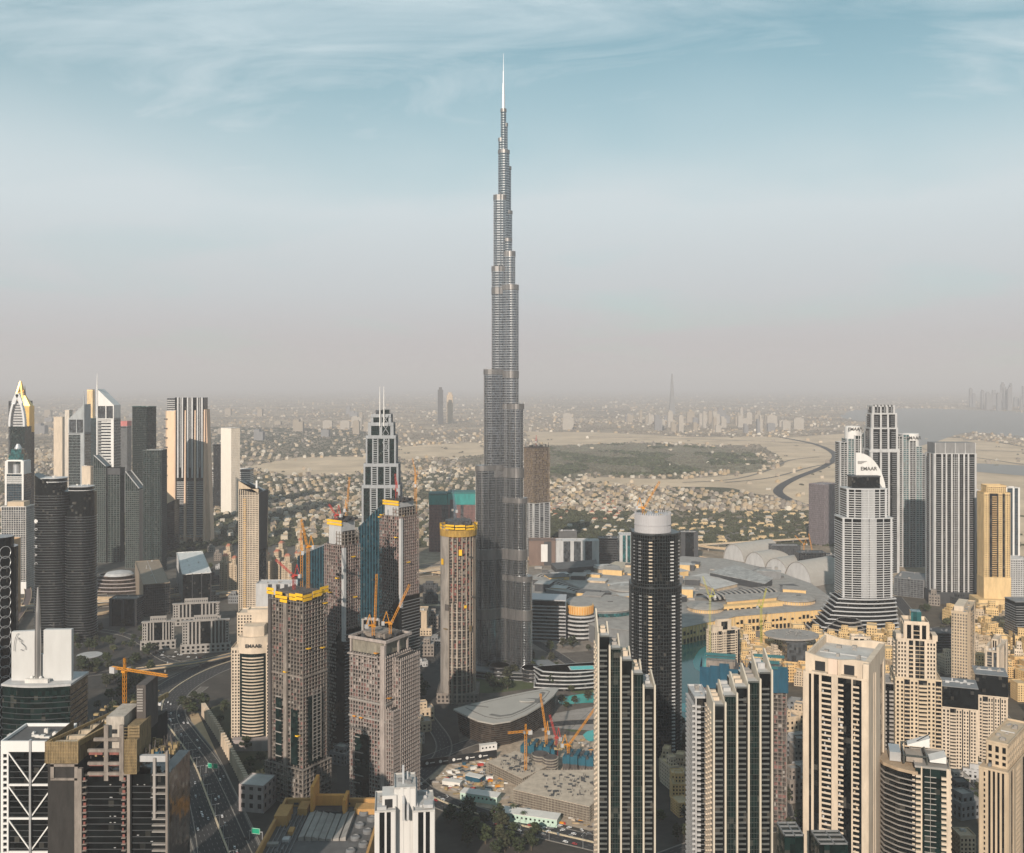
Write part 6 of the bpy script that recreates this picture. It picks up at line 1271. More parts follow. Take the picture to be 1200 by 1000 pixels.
    # rotundas
    for (px, py, rp, z, lab) in ((826, 709, 21, 34, 0), (930, 699, 25, 34, 0), (706, 706, 44, 36, 1), (711, 664, 15, 36, 0), (735, 688, 22, 36, 1)):
        c = GZ(px, py, z); rr = rp * c[1] / F; e = ellipse(rr, rr, 44, *c); d = MB().prism(offset(e, -2), 0, z - 2).build('rotunda_wall', grey if lab else och, r)
        rf = MB(); rf.lathe([(rr + 1, z - 2), (rr + 1, z - .5), (rr * .8, z + 1.2), (rr * .15, z + 2.4), (rr * .15, z + 2.6)], 44, *c); rf.build('rotunda_roof', roofg, d)
        if lab: MB().prism(offset(e, -1), z - 11, z - 5).build('glass_ring', g_teal, d); MB().prism(offset(e, 2), 8, 14).build('ochre_band', och, d)
        else:
            p = MB()
            for i in range(26):
                t = pi + pi * i / 25; p.rbox(c[0] + (rr - 1.6) * cos(t), c[1] + (rr - 1.6) * sin(t), 0, z - 3, 1.2, 1.2, t)
            p.build('ring_pilasters', cream, d); MB().prism(offset(e, -1.2), 8, 15).build('dark_gallery', g_brn, d); MB().prism(offset(e, 1), 15, 17).build('gallery_lip', och, d)
        MB().rbox(c[0] + rr * .2, c[1] - rr * .1, z + 1, z + 3, 8, 3, .4).build('roof_hatch', roofd, d)
    # ribbed barrel skylights
    for (p0, p1, n, wd, z) in (((637, 673), (690, 697), 17, 15, 34), ((824, 697), (902, 689), 14, 20, 36), ((716, 699), (745, 704), 5, 18, 36)):
        a, b = GZ(*p0, z), GZ(*p1, z); ln = hypot(b[0] - a[0], b[1] - a[1]); u = ((b[0] - a[0]) / ln, (b[1] - a[1]) / ln); nn = (-u[1], u[0])
        base = MB().grid([[(a[0] + u[0] * s + nn[0] * wd * cos(t), a[1] + u[1] * s + nn[1] * wd * cos(t), z - 6 + 7 * sin(t)) for t in [pi * j / 8 for j in range(9)]] for s in (0, ln)], .4).build('barrel_glazing', g_blk, r)
        for i in range(n + 1):
            s = ln * i / n; v = MB(); v.grid([[(a[0] + u[0] * ss + nn[0] * wd * 1.03 * cos(t), a[1] + u[1] * ss + nn[1] * wd * 1.03 * cos(t), z - 5.6 + 7.4 * sin(t)) for t in [pi * j / 8 for j in range(9)]] for ss in (s - ln / n * .23, s + ln / n * .23)], .6); v.build('barrel_rib', offw, base)
    # clutter on the roofs
    for i in range(95):
        px, py = R.uniform(630, 940), R.uniform(662, 704)
        c = GZ(px, py, 27); MB().rbox(c[0], c[1], 26, 26 + R.uniform(2, 5), R.uniform(3, 16), R.uniform(3, 8), R.choice([-.2, .1, .3])).build('roof_unit', R.choice([roofl, offw, roofg, roofd]), r)
mall()
def shells():
    for i, (px, py, rp, ln, lab) in enumerate(((851, 657, 12, 120, 'leftmost and farthest'), (876, 666, 12, 110, 'second from left'), (900, 674, 13, 110, 'second from right'), (924, 685, 15, 100, 'rightmost and nearest'))):
        a = G(px, py); b = (a[0] + rp * 3.2, a[1] - rp * 1.2 if 0 else a[1] + 6); rr = rp * a[1] / F * 1.15; zt = (36, 34, 34, 44)[i]
        r = thing('vaulted_hall', 'pale grey vaulted hall roof behind the mall, ' + lab + ' of the four', 'hall', (a[0] + rr * .6, a[1], 0), .62, 'vaulted halls behind the mall'); n = 16
        s = MB(); s.grid([[(y, rr * 1.15 * cos(t), zt * sin(t)) for t in [pi * j / n for j in range(n + 1)]] for y in [q * ln / 6 for q in range(7)]], 1.2); s.build('vault_roof', mat('sand_grey_shell', (.36, .34, .31), .55, var=.12), r)
        e = MB(); pts = [(2.0, rr * 1.1 * cos(pi * j / n), (zt - 1.5) * sin(pi * j / n)) for j in range(n + 1)]; e.v = pts + [(x + 1, y, z) for x, y, z in pts]; m = n + 1
        e.f = [tuple(range(m)), tuple(range(2 * m - 1, m - 1, -1))] + [(j, j + 1, m + j + 1, m + j) for j in range(n)]; e.build('end_wall', lgrey, r)
shells()
def hotel_by_tower():
    Y = 1470; r = thing('banded_arc_block', 'long grey building with white floor bands at the right foot of the tallest tower', 'building', (XA(640, Y), Y, 0)); k = Y / F; pl = [(-25, 0), (24 * k - 3, -8), (24 * k, 30), (-25, 40)]
    polytower(r, pl, 0, ZT(703, Y), g_blk, mat('silver_band', (.42, .42, .43), .4, metal=.4, var=.1), 5.2, 1.7, 1.6)
    r = thing('ochre_drum_block', 'round ochre drum building with dark banded lower floors, in front of the mall', 'building', (XA(681, Y), Y + 24, 0)); rr = 18.5 * k; z = ZT(712, Y)
    MB().lathe([(rr, 0), (rr, z - 13)], 36).build('glazed_drum', g_blk, r); MB().lathe([(rr * .86, z - 13), (rr * .86, z)], 32).build('ochre_drum', och, r)
    for i in range(6): MB().lathe([(rr + 2.2, 3 + i * 6.2), (rr + 2.2, 5.4 + i * 6.2)], 36).build('gallery_band', lgrey, r)
    MB().lathe([(rr * .8, z), (rr * .8, z + .8)], 32).build('roof', roofg, r); p = MB()
    for i in range(16): t = pi * 1.05 + i * .19; p.rbox(rr * .87 * cos(t), rr * .87 * sin(t), z - 12, z - 1, 1, 2, t)
    p.build('drum_slots', MATS['rust_ochre'], r); MB().box(-rr - 3, -8, 0, -rr + 8, 10, z).build('ochre_wall', och, r)
    # curved terrace building by the park, with a pool
    c = G(672, 803); r = thing('terraced_crescent', 'low dark crescent building with curved terraces and a rooftop pool', 'building', (c[0], c[1], 0), .12)
    for i in range(5):
        pl = [(-52 + 3 * i + (100 - 5 * i) * j / 14, -14 - 10 * sin(pi * j / 14) + 1.5 * i) for j in range(15)] + [(44 - 3 * i, 22), (-48, 12)]; o = MB().prism(pl, i * 4.4, i * 4.4 + 4.4).build('terrace_storey', g_blk, r); MB().prism(offset(pl, 1.4), i * 4.4 + 3, i * 4.4 + 4.4).build('terrace_band', lgrey, o)
    MB().box(-4, -8, 22, 26, 6, 22.3).build('pool', poolm, r); MB().box(-6, -10, 21.9, 28, 8, 22.1).build('pool_deck', roofl, r)
    r = thing('tiered_curved_podium', 'low curved tiered podium below the slanting grid towers', 'building', (*G(136, 692), 0), -.1)
    for i in range(5): e = ellipse(58 - 7 * i, 34 - 4 * i, 40); o = MB().prism(e, i * 6, i * 6 + 6).build('tier', g_brn, r); MB().prism(offset(e, 2), i * 6 + 4.4, i * 6 + 6).build('tier_band', mat('mauve_band', (.32, .28, .27), .7), o)
    MB().lathe([(26, 30), (22, 34), (8, 37)], 30, 6, 0).build('roof_dome', lgrey, r)
hotel_by_tower()
def opera():
    z = 27; rp = [(531, 831), (545, 838), (560, 844.5), (578, 848), (598, 845), (618, 836.5), (636, 826), (649, 815), (655, 807), (650, 805.5), (640, 806.5), (620, 810), (598, 814.5), (574, 820), (552, 825)]
    P = [GZ(x, y, z) for x, y in rp]; cx, cy = sum(p[0] for p in P) / 15, sum(p[1] for p in P) / 15; r = thing('boat_shaped_opera_house', 'boat-shaped opera house with pale flat pointed roof and dark curved glass hull', 'opera house', (cx, cy, 0)); P = [(x - cx, y - cy) for x, y in P]
    hull = [(x * .93, y * .93) for x, y in P]; keel = [(x * .90, y * .88) for x, y in P]; MB().prism(keel, 0, z - 1.5, hull).build('glass_hull', g_brn, r); b = MB()
    for i in range(11): t = i / 11; q = [(kx + (hx - kx) * t, ky + (hy - ky) * t) for (kx, ky), (hx, hy) in zip(keel, hull)]; b.prism(offset(q, .5), 1 + i * 2.3, 1.7 + i * 2.3)
    b.build('hull_louvres', mat('brown_louvre', (.055, .05, .045), .6), r); rf = mat('opera_roof_paint', (.36, .345, .315), .6, var=.1, scale=.05, streak=False); MB().prism([(x * 1.0, y) for x, y in P], z - 1.5, z).build('roof', rf, r)
    def ringm(s0, s1, sl, zz, nm, m, ox=0):
        q = MB(); n = len(P); I = P[sl[0]:sl[1]]; o = [(x * s0 + ox, y * s0) for x, y in I]; i_ = [(x * s1 + ox, y * s1) for x, y in I]
        for j in range(len(I) - 1): q.prism([o[j], o[j + 1], i_[j + 1], i_[j]], z, z + zz)
        q.build(nm, m, r)
    dk = mat('roof_channel', (.16, .155, .145), .8); ringm(.70, .62, (2, 10), .25, 'roof_channel', dk); ringm(.80, .78, (0, 15), .3, 'roof_rim', dk)
    q = ellipse(14, 9, 24, 22, 8); MB().prism(q, z, z + .3).build('oval_recess', dk, r); MB().prism(ellipse(9, 5, 20, 16, 7), z, z + 1.2).build('oval_lantern', rf, r); MB().prism([(-52, -7), (-28, -15), (-27, -13), (-50, -4)], z, z + .35).build('roof_slot', dk, r)
opera()

# ------------------------------------------------------------------ offices and mid-rises, near and far
for i, (xl, xr, Y, tp, m, gl, sp, lab) in enumerate((
    (652, 702, 1990, 634, lgrey, g_gry, 's1 k1 s.5 k1 s.6 k1 s1', 'pale retail box with dark picture panels, left end beyond the expressway'), (702, 724, 2010, 631, dgrey, g_blk, 'h1', 'dark retail box between two pale ones beyond the expressway'),
    (726, 748, 2030, 627, lgrey, g_teal, 's1 k1 s.5 k1 s.5 k1 s1', 'pale retail box with teal panels, left of the drum-crowned tower'), (798, 818, 2100, 624, dgrey, g_blk, 's1 k2 s1', 'black billboard box right of the pale drum beyond the expressway'),
    (905, 938, 2080, 640, dgrey, g_gry, 'v1', 'dark site hoarding block behind the vaulted halls, left'), (936, 968, 1980, 648, dgrey, g_blk, 'v1', 'dark site hoarding block behind the vaulted halls, right'),
    (655, 676, 2120, 623, roofd, g_blk, 's1', 'low brown shed roof beside the scaffolded round tower'), (474, 500, 1500, 716, cream, g_win, 's1 k2 s1', 'small cream building in shade right of the matching unfinished towers'),
    (128, 160, 1560, 702, dgrey, g_blk, 'p1 k4 p1 k4 p1', 'low dark block left of the brown stone-edged office'), (92, 103, 1800, 676, grey, g_gry, 'h1', 'grey low block behind the ribbed dark towers'),
    (1094, 1130, 1330, 742, dgrey, g_blk, 'h1', 'dark low block behind the cream and blue tower'), (1190, 1215, 1400, 705, grey, g_blk, 'b1', 'dark apartment slab at the right frame edge'))):
    simple('low_block', lab, flat(xl, xr, Y, 30), tp, gl, m, grey, sp, 'h1', cat='building')
for i, (px, base, w) in enumerate(((264, 690, 9), (275, 693, 9), (312, 688, 12), (325, 684, 11), (337, 690, 12), (349, 686, 11), (330, 672, 10), (352, 668, 10), (268, 676, 9))):
    Y = YB(base); side = 'left of' if px < 290 else 'right of'
    o = lowrise('red_roofed_block', 'cream apartment block with red hipped roof just %s the curved cream grid tower' % side, 'apartment block', (XA(px, Y), Y, 0), R.uniform(-.2, .2), cream, w * Y / F, 18, 62, 'red roofed apartment blocks', lv=((0, 0, .45, 1, .85), (.3, .1, .8, .9, 1), (.7, 0, 1, 1, .8)))
    MB().prism(rect(-w * .45, -8, w * .5, 8), 61.5, 66, rect(-w * .25, -1, w * .25, 1)).build('hipped_roof', terra, o)

# ------------------------------------------------------------------ old-town sandstone quarter
PR = []
for i, (m, L1, L2, z, lv) in enumerate(((sandst, 26, 20, 22, ((0, 0, .6, 1, .8), (.55, .2, 1, .9, 1), (.2, .3, .5, .8, 1.15))), (cream, 30, 18, 18, ((0, 0, 1, 1, .8), (.1, .2, .35, .8, 1.2), (.6, .1, .9, .7, 1.05))), (MATS['warm_yellow_render'], 22, 22, 26, ((0, 0, 1, .55, .7), (.1, .4, .9, 1, 1))),
        (gold, 34, 16, 17, ((0, 0, .35, 1, 1), (.3, .1, .7, .9, .75), (.65, 0, 1, 1, .95))), (sandst, 18, 18, 30, ((0, 0, 1, 1, .75), (.25, .25, .8, .8, 1))), (cream2, 24, 20, 24, ((0, 0, .5, 1, .9), (.5, 0, 1, .6, .65), (.15, .2, .45, .6, 1.2))))):
    PR.append((m, L1, L2, z, lv))
souk = []; SPOTS = []
def put(n, poly, gap=17):
    xs = [p[0] for p in poly]; ys = [p[1] for p in poly]; tries = 0; k = 0
    while k < n and tries < 4000:
        tries += 1; px, py = R.uniform(min(xs), max(xs)), R.uniform(min(ys), max(ys))
        if not inside(px, py, poly): continue
        x, y = G(px, py)
        if any(abs(x - a) < gap and abs(y - b) < gap for a, b in SPOTS): continue
        SPOTS.append((x, y)); k += 1; yield x, y, px, py
ZONES = [('right of the lake in front of the mall', [(868, 760), (925, 755), (950, 752), (1060, 758), (1065, 800), (1000, 800), (960, 815), (930, 800), (872, 800)], 96, 'ochre'),
         ('at the foot of the sail-crowned tower, right side', [(1062, 745), (1110, 760), (1118, 800), (1060, 800)], 10, 'sandy'), ('behind the black-crowned blocks near the right edge', [(1110, 725), (1205, 715), (1205, 800), (1150, 790)], 56, 'tan'), ('low down beside the right frame edge', [(1190, 800), (1230, 790), (1230, 860), (1190, 850)], 6, 'sandy'),
         ('between the two blade towers near the ground', [(772, 905), (800, 900), (815, 950), (790, 985), (772, 960)], 8, 'beige')][:4] + [('between the two blade towers near the ground', [(772, 905), (800, 900), (815, 950), (790, 985), (772, 960)], 4, 'beige')]
protos = {}
for zl, poly, n, word in ZONES:
    for x, y, px, py in put(n, poly, 16):
        i = R.randrange(6); lab = '%s stepped low-rise house %s' % (word, zl); gname = 'old-town houses ' + zl
        if i not in protos:
            m, L1, L2, z, lv = PR[i]; o = lowrise('old_town_house', lab, 'house', (x, y, 0), R.choice([0, .3, -.35, pi / 2, 1.2]), m, L1, L2, z, gname, lv, roofm=mat('sand_flat_roof', (.50, .38, .23), .85, streak=False)); protos[i] = o
        else: o = dup(protos[i], (x, y, 0), R.choice([0, .3, -.35, pi / 2, 1.2]), lab, (R.uniform(.8, 1.1), R.uniform(.8, 1.1), R.uniform(.7, 1.25))); o['group'] = gname
r = thing('waterside_glass_pavilion', 'dark glass block under a round terrace deck, among ochre houses by the lake', 'building', (*G(932, 790), 0)); MB().box(-14, -12, 0, 12, 12, 44).build('glass_block', g_gry, r); MB().lathe([(34, 44), (36, 45), (36, 47)], 36, 2, 24, 1, .8).build('round_deck', offw, r)
for i in range(24): a = R.uniform(0, 6.28); q = R.uniform(4, 26); MB().lathe([(.15, 47), (.15, 49.2), (1.6, 49.3), (.1, 50.2)], 6, 2 + q * cos(a), 24 + q * .8 * sin(a)).build('parasol', offw, r)
def terraces():
    c = G(985, 752); r = thing('wavy_terraced_building', 'dark building with stacked white wavy terraces left of the sail tower', 'building', (*c, 0))
    for i in range(6): e = [(x * (1 + .08 * sin(5 * j)), y) for j, (x, y) in enumerate(ellipse(38 - 4.5 * i, 24 - 2 * i, 36, 3 * i, 2 * i))]; o = MB().prism(e, i * 5, i * 5 + 5).build('terrace_storey', g_blk, r); MB().prism(offset(e, 2), i * 5 + 3.4, i * 5 + 5).build('terrace_band', offw, o)
terraces()

# low service blocks in the gaps
GP = [(grey, 24, 18, 14), (dgrey, 30, 20, 18), (offw, 22, 16, 12), (cream, 26, 16, 16), (conc, 20, 20, 20), (lgrey, 34, 14, 11)]; gp = {}
for zl, poly, n in (('in the shade behind the open-decked square frame', [(388, 790), (410, 785), (500, 840), (515, 875), (480, 900), (400, 905)], 16), ('between the round frame tower and the matching frames', [(470, 690), (512, 690), (512, 790), (480, 790)], 12),
    ('in the shade left of the big cream tower', [(905, 830), (938, 820), (940, 940), (908, 930)], 9), ('under the black-crowned blocks at right', [(1115, 915), (1150, 910), (1150, 960), (1125, 960)], 5), ('among the streets by the mullioned glass cube', [(200, 640), (300, 640), (320, 700), (250, 712), (200, 700)], 16), ('beyond the grey podium at the right frame edge', [(1090, 700), (1200, 690), (1200, 715), (1100, 722)], 12)):
    for x, y, px, py in put(n, poly, 24):
        i = R.randrange(6); a_ = R.choice([0, .3, -.4, 1.1]); w_ = ('grey', 'dark grey', 'off-white', 'cream', 'concrete', 'light grey')[i]; lab = '%s low service block %s' % (w_, zl)
        if i not in gp: gp[i] = lowrise('service_block', lab, 'building', (x, y, 0), a_, GP[i][0], GP[i][1], GP[i][2], GP[i][3], 'low service blocks', ((0, 0, 1, 1, .7), (.2, .2, .7, .8, 1)), roofm=roofd if i == 1 else roofg, pitch=5, fh=4)
        else: dup(gp[i], (x, y, 0), a_, lab, (R.uniform(.7, 1.1), R.uniform(.8, 1.2), R.uniform(.7, 1.5)))
# ------------------------------------------------------------------ ground sheet: dusty city soil, one sheet to the horizon
gm, gt, gb = pbsdf('city_ground'); n, l = gt.nodes, gt.links
tc = n.new('ShaderNodeTexCoord')
def nz(sc, det=6, ro=.6):
    x = n.new('ShaderNodeTexNoise'); x.inputs['Scale'].default_value = sc; x.inputs['Detail'].default_value = det; x.inputs['Roughness'].default_value = ro; l.new(tc.outputs['Object'], x.inputs['Vector']); return x
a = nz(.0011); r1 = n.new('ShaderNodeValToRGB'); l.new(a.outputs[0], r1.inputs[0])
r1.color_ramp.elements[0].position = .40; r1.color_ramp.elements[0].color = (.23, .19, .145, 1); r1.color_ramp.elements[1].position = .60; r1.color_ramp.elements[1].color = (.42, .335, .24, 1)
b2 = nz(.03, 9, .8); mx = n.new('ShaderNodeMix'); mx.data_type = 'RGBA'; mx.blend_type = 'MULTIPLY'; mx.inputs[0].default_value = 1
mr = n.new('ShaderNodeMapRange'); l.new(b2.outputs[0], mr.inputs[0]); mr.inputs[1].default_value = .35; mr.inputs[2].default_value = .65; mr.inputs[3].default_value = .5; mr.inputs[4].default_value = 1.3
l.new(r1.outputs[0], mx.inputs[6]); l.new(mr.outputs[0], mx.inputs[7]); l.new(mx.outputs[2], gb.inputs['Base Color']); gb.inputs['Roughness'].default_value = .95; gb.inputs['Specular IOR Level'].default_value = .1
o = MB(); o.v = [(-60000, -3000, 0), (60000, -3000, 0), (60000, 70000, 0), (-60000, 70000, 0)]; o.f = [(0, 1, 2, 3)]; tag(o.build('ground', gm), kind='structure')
def smooth(P, k=6):
    if len(P) < 3: return P
    out = []
    for i in range(len(P) - 1):
        p0, p1, p2, p3 = P[max(0, i - 1)], P[i], P[i + 1], P[min(len(P) - 1, i + 2)]
        for j in range(k):
            t = j / k; out.append(tuple(.5 * (2 * p1[c] + (p2[c] - p0[c]) * t + (2 * p0[c] - 5 * p1[c] + 4 * p2[c] - p3[c]) * t * t + (3 * p1[c] - p0[c] - 3 * p2[c] + p3[c]) * t ** 3) for c in range(2)))
    return out + [P[-1]]
def patch(name, pts, z, m, sm=True):
    P = [G(x, y) for x, y in pts]
    if sm: P = smooth(P + [P[0]], 5)[:-1]
    o = MB(); o.v = [(x, y, z) for x, y in P]; o.f = [tuple(range(len(P)))]; return tag(o.build(name, m), kind='structure')
def offs(P, d):
    out = []
    for i, p in enumerate(P):
        a, b = P[max(0, i - 1)], P[min(len(P) - 1, i + 1)]; ln = hypot(b[0] - a[0], b[1] - a[1]) or 1; out.append((p[0] + (b[1] - a[1]) / ln * d, p[1] - (b[0] - a[0]) / ln * d))
    return out
def strip(mb, P, w, z, th=0, d=0):
    A, B = offs(P, d - w / 2), offs(P, d + w / 2); zs = z if callable(z) else (lambda i: z)
    mb.grid([[(a[0], a[1], zs(i)), (b[0], b[1], zs(i))] for i, (a, b) in enumerate(zip(A, B))], th); return mb
def dashes(mb, P, d, z, dash=4, gap=7, w=.35):
    Q = offs(P, d); acc = 0; 
    for p, q in zip(Q, Q[1:]):
        ln = hypot(q[0] - p[0], q[1] - p[1]); u = ((q[0] - p[0]) / (ln or 1), (q[1] - p[1]) / (ln or 1)); s = -acc
        while s < ln:
            a, b = max(0, s), min(ln, s + dash)
            if b > a: mb.grid([[(p[0] + u[0] * t - u[1] * w / 2, p[1] + u[1] * t + u[0] * w / 2, z), (p[0] + u[0] * t + u[1] * w / 2, p[1] + u[1] * t - u[0] * w / 2, z)] for t in (a, b)])
            s += dash + gap
        acc = (ln + acc) % (dash + gap)
def road(pts, w, z=.12, m=None, lanes=True, kerb=True, median=False, world=False, name='road'):
    P = smooth(pts if world else [G(*p) for p in pts], 8); tag(strip(MB(), P, w, z).build(name, m or asph), kind='structure')
    if lanes:
        mk = MB(); n = max(2, int(w / 3.7))
        for i in range(1, n): dashes(mk, P, -w / 2 + w * i / n, z + .03, 4, 6)
        for d in (-w / 2 + .6, w / 2 - .6): strip(mk, P, .3, z + .03, 0, d)
        tag(mk.build('road_markings', paint), kind='structure')
    if kerb:
        k = MB()
        for d in (-w / 2 - .4, w / 2 + .4): strip(k, P, .8, z + .14, z + .14, d)
        tag(k.build('kerb', kerbm), kind='structure')
    if median: tag(strip(MB(), P, 1.4, z + 1.0, 1.0).build('median_barrier', mat('barrier_concrete', (.50, .42, .30), .9)), kind='structure')
    return P
def viaduct(pts, w, z, m, label, name='viaduct', rail=True, world=False):
    P = smooth(pts if world else [G(*p) for p in pts], 8); r = thing(name, label, 'elevated road', (0, 0, 0)); strip(MB(), P, w, z, 1.6).build('deck', m, r)
    for d in (-w / 2, w / 2): strip(MB(), P, .5, z + 1.1, 1.6, d).build('parapet', mat('tan_parapet', (.50, .38, .24), .9), r)  # tan parapet, one colour on every viaduct
    mk = MB(); dashes(mk, P, 0, z + .05, 5, 6, .4); mk.build('lane_marks', paint, r); acc = 0
    for p, q in zip(P, P[1:]):
        acc += hypot(q[0] - p[0], q[1] - p[1])
        if acc > 42: acc = 0; MB().rbox(p[0], p[1], 0, z - 1.6, 2.2, 2.2, 0).build('pier', kerbm, r)
    return P
near = mat('dark_shaded_city_soil', (.055, .048, .040), .95, var=.6, scale=.03, streak=False)  # dark near ground, its colour darkened further to carry the street shade
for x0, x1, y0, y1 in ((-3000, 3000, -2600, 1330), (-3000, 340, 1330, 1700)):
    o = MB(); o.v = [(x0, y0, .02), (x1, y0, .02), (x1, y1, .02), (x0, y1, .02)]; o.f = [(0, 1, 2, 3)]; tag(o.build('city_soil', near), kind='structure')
# far patches of sand, park and water
S = [[(290, 547), (350, 537), (430, 536), (475, 545), (480, 552), (420, 557), (330, 557)], [(615, 506), (700, 507), (800, 512), (900, 512), (940, 520), (860, 522), (760, 519), (640, 523)],
     [(455, 525), (560, 519), (570, 534), (470, 539)], [(880, 516), (1040, 506), (1105, 512), (1240, 528), (1240, 640), (1060, 625), (1000, 606), (950, 594), (870, 577), (740, 571), (688, 566), (690, 559), (800, 562), (905, 550), (915, 538)]]
paleS = mat('pale_desert_sand', (.56, .44, .31), .95, var=.35, scale=.004, streak=False, spec=.1)
for i, s in enumerate(S): patch('desert_sand', s, .5 + .1 * i, paleS)
parkm = mat('park_soil', (.075, .075, .045), .95, var=.4, scale=.01, streak=False, spec=.1)
Vg = [[(640, 523), (760, 520), (870, 528), (908, 545), (885, 553), (760, 558), (690, 557), (640, 562)], [(240, 557), (430, 559), (562, 553), (562, 610), (470, 645), (300, 628), (240, 610)], [(785, 571), (860, 573), (882, 590), (790, 592)], [(628, 597), (700, 600), (760, 620), (700, 640), (628, 640)], [(240, 500), (420, 505), (440, 530), (280, 535), (240, 530)]]
golf = mat('dry_parkland', (.20, .18, .12), .95, var=.45, scale=.006, streak=False, spec=.1)
for i, s in enumerate(Vg): patch('park_ground', s, .9 + .1 * i, golf if i == 0 else parkm)
wat = pbsdf('creek_water'); wb = wat[2]; wb.inputs['Base Color'].default_value = (.24, .235, .225, 1); wb.inputs['Roughness'].default_value = .6; wb.inputs['IOR'].default_value = 1.2
for s in ([(1000, 481), (1080, 479), (1240, 486), (1240, 515), (1140, 507), (1090, 520), (1060, 523), (1040, 500), (985, 489)], [(1090, 541), (1240, 549), (1240, 560), (1140, 553), (1090, 548)]): patch('creek_water', s, 1.6, wat[0])
for pts, w in (([(915, 513), (955, 521), (978, 533), (968, 546), (932, 561), (913, 573), (917, 582), (946, 593), (1010, 602)], 34), ([(800, 566), (860, 562), (902, 551), (925, 540), (960, 536)], 12), ([(985, 530), (1040, 520), (1100, 530), (1200, 545)], 16), ([(690, 512), (850, 516), (990, 522), (1200, 530)], 18), ([(850, 566), (905, 560), (950, 548), (985, 542)], 12), ([(1100, 512), (1150, 516), (1200, 524)], 20)):
    road(pts, w, 1.9, asphl if w < 30 else asph, False, False)
# the expressway band beyond the mall and its left arm
EXP = [(-60, 716), (60, 708), (150, 702), (260, 694), (360, 684), (500, 668), (640, 651), (780, 641), (900, 634), (1000, 628), (1120, 622)]
tan = mat('sunlit_road', (.50, .36, .23), .9, var=.25, scale=.03, streak=False)  # road colour raised to pale tan so it carries the golden sunlight
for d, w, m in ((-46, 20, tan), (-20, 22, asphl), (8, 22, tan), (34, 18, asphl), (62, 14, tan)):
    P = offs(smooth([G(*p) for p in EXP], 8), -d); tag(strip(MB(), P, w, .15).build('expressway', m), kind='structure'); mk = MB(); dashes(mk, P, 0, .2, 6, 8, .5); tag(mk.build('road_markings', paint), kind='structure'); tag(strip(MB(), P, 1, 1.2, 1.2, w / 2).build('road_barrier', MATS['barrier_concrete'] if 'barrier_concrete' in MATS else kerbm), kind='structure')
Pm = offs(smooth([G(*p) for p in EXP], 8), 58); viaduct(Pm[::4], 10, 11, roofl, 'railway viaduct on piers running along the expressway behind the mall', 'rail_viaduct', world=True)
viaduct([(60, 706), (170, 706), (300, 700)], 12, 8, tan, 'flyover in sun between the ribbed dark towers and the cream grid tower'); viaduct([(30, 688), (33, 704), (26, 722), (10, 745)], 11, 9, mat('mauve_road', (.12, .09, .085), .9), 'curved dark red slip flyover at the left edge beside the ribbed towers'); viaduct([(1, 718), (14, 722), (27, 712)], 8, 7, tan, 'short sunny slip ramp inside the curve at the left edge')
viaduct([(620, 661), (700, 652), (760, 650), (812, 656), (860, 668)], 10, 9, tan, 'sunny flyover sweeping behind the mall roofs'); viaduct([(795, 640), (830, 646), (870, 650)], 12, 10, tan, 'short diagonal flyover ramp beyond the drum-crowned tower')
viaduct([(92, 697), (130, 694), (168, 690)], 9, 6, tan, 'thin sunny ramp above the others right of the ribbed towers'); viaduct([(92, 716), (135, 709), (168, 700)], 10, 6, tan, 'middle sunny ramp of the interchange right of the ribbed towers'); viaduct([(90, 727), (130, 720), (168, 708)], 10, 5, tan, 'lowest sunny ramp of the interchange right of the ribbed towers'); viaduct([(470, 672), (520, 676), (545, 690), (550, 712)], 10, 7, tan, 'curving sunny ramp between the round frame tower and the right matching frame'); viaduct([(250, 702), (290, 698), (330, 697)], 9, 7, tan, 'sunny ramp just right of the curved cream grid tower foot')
# highway at lower left, with its turns
HW = [(284, 1040), (262, 985), (243, 935), (226, 893), (205, 862), (190, 838), (196, 815), (225, 794), (262, 778), (320, 762), (400, 752)]
P1 = road(HW, 50, .2, asph, True, True, True); road([(322, 1040), (296, 985), (270, 930), (250, 893), (226, 862), (213, 842), (216, 826), (240, 805)], 9, .16, asphl); road([(225, 1040), (222, 985), (212, 930), (200, 890), (175, 850), (160, 830), (168, 806), (200, 790), (250, 772)], 10, .14, asphl)
patch('sandy_verge', [(186, 905), (200, 900), (212, 935), (222, 985), (225, 1020), (190, 1020)], .1, sandm, False); patch('sandy_verge', [(222, 838), (232, 835), (262, 900), (255, 905), (232, 870)], .1, sandm, False)
viaduct([(160, 792), (235, 782), (300, 768), (330, 772)], 12, 8, roofd, 'shaded flyover crossing at the head of the highway bend')
road([(60, 800), (110, 790), (170, 784), (260, 768), (330, 752)], 14, .1, asph); road([(80, 735), (150, 745), (200, 775), (260, 773)], 12, .14, asph)
patch('plaza_paving', [(85, 730), (160, 725), (200, 775), (180, 800), (90, 800)], .06, mat('dark_shaded_paving', (.045, .042, .038), .9, var=.5, scale=.08, streak=False))  # paving colour darkened to hold the shade over the plaza
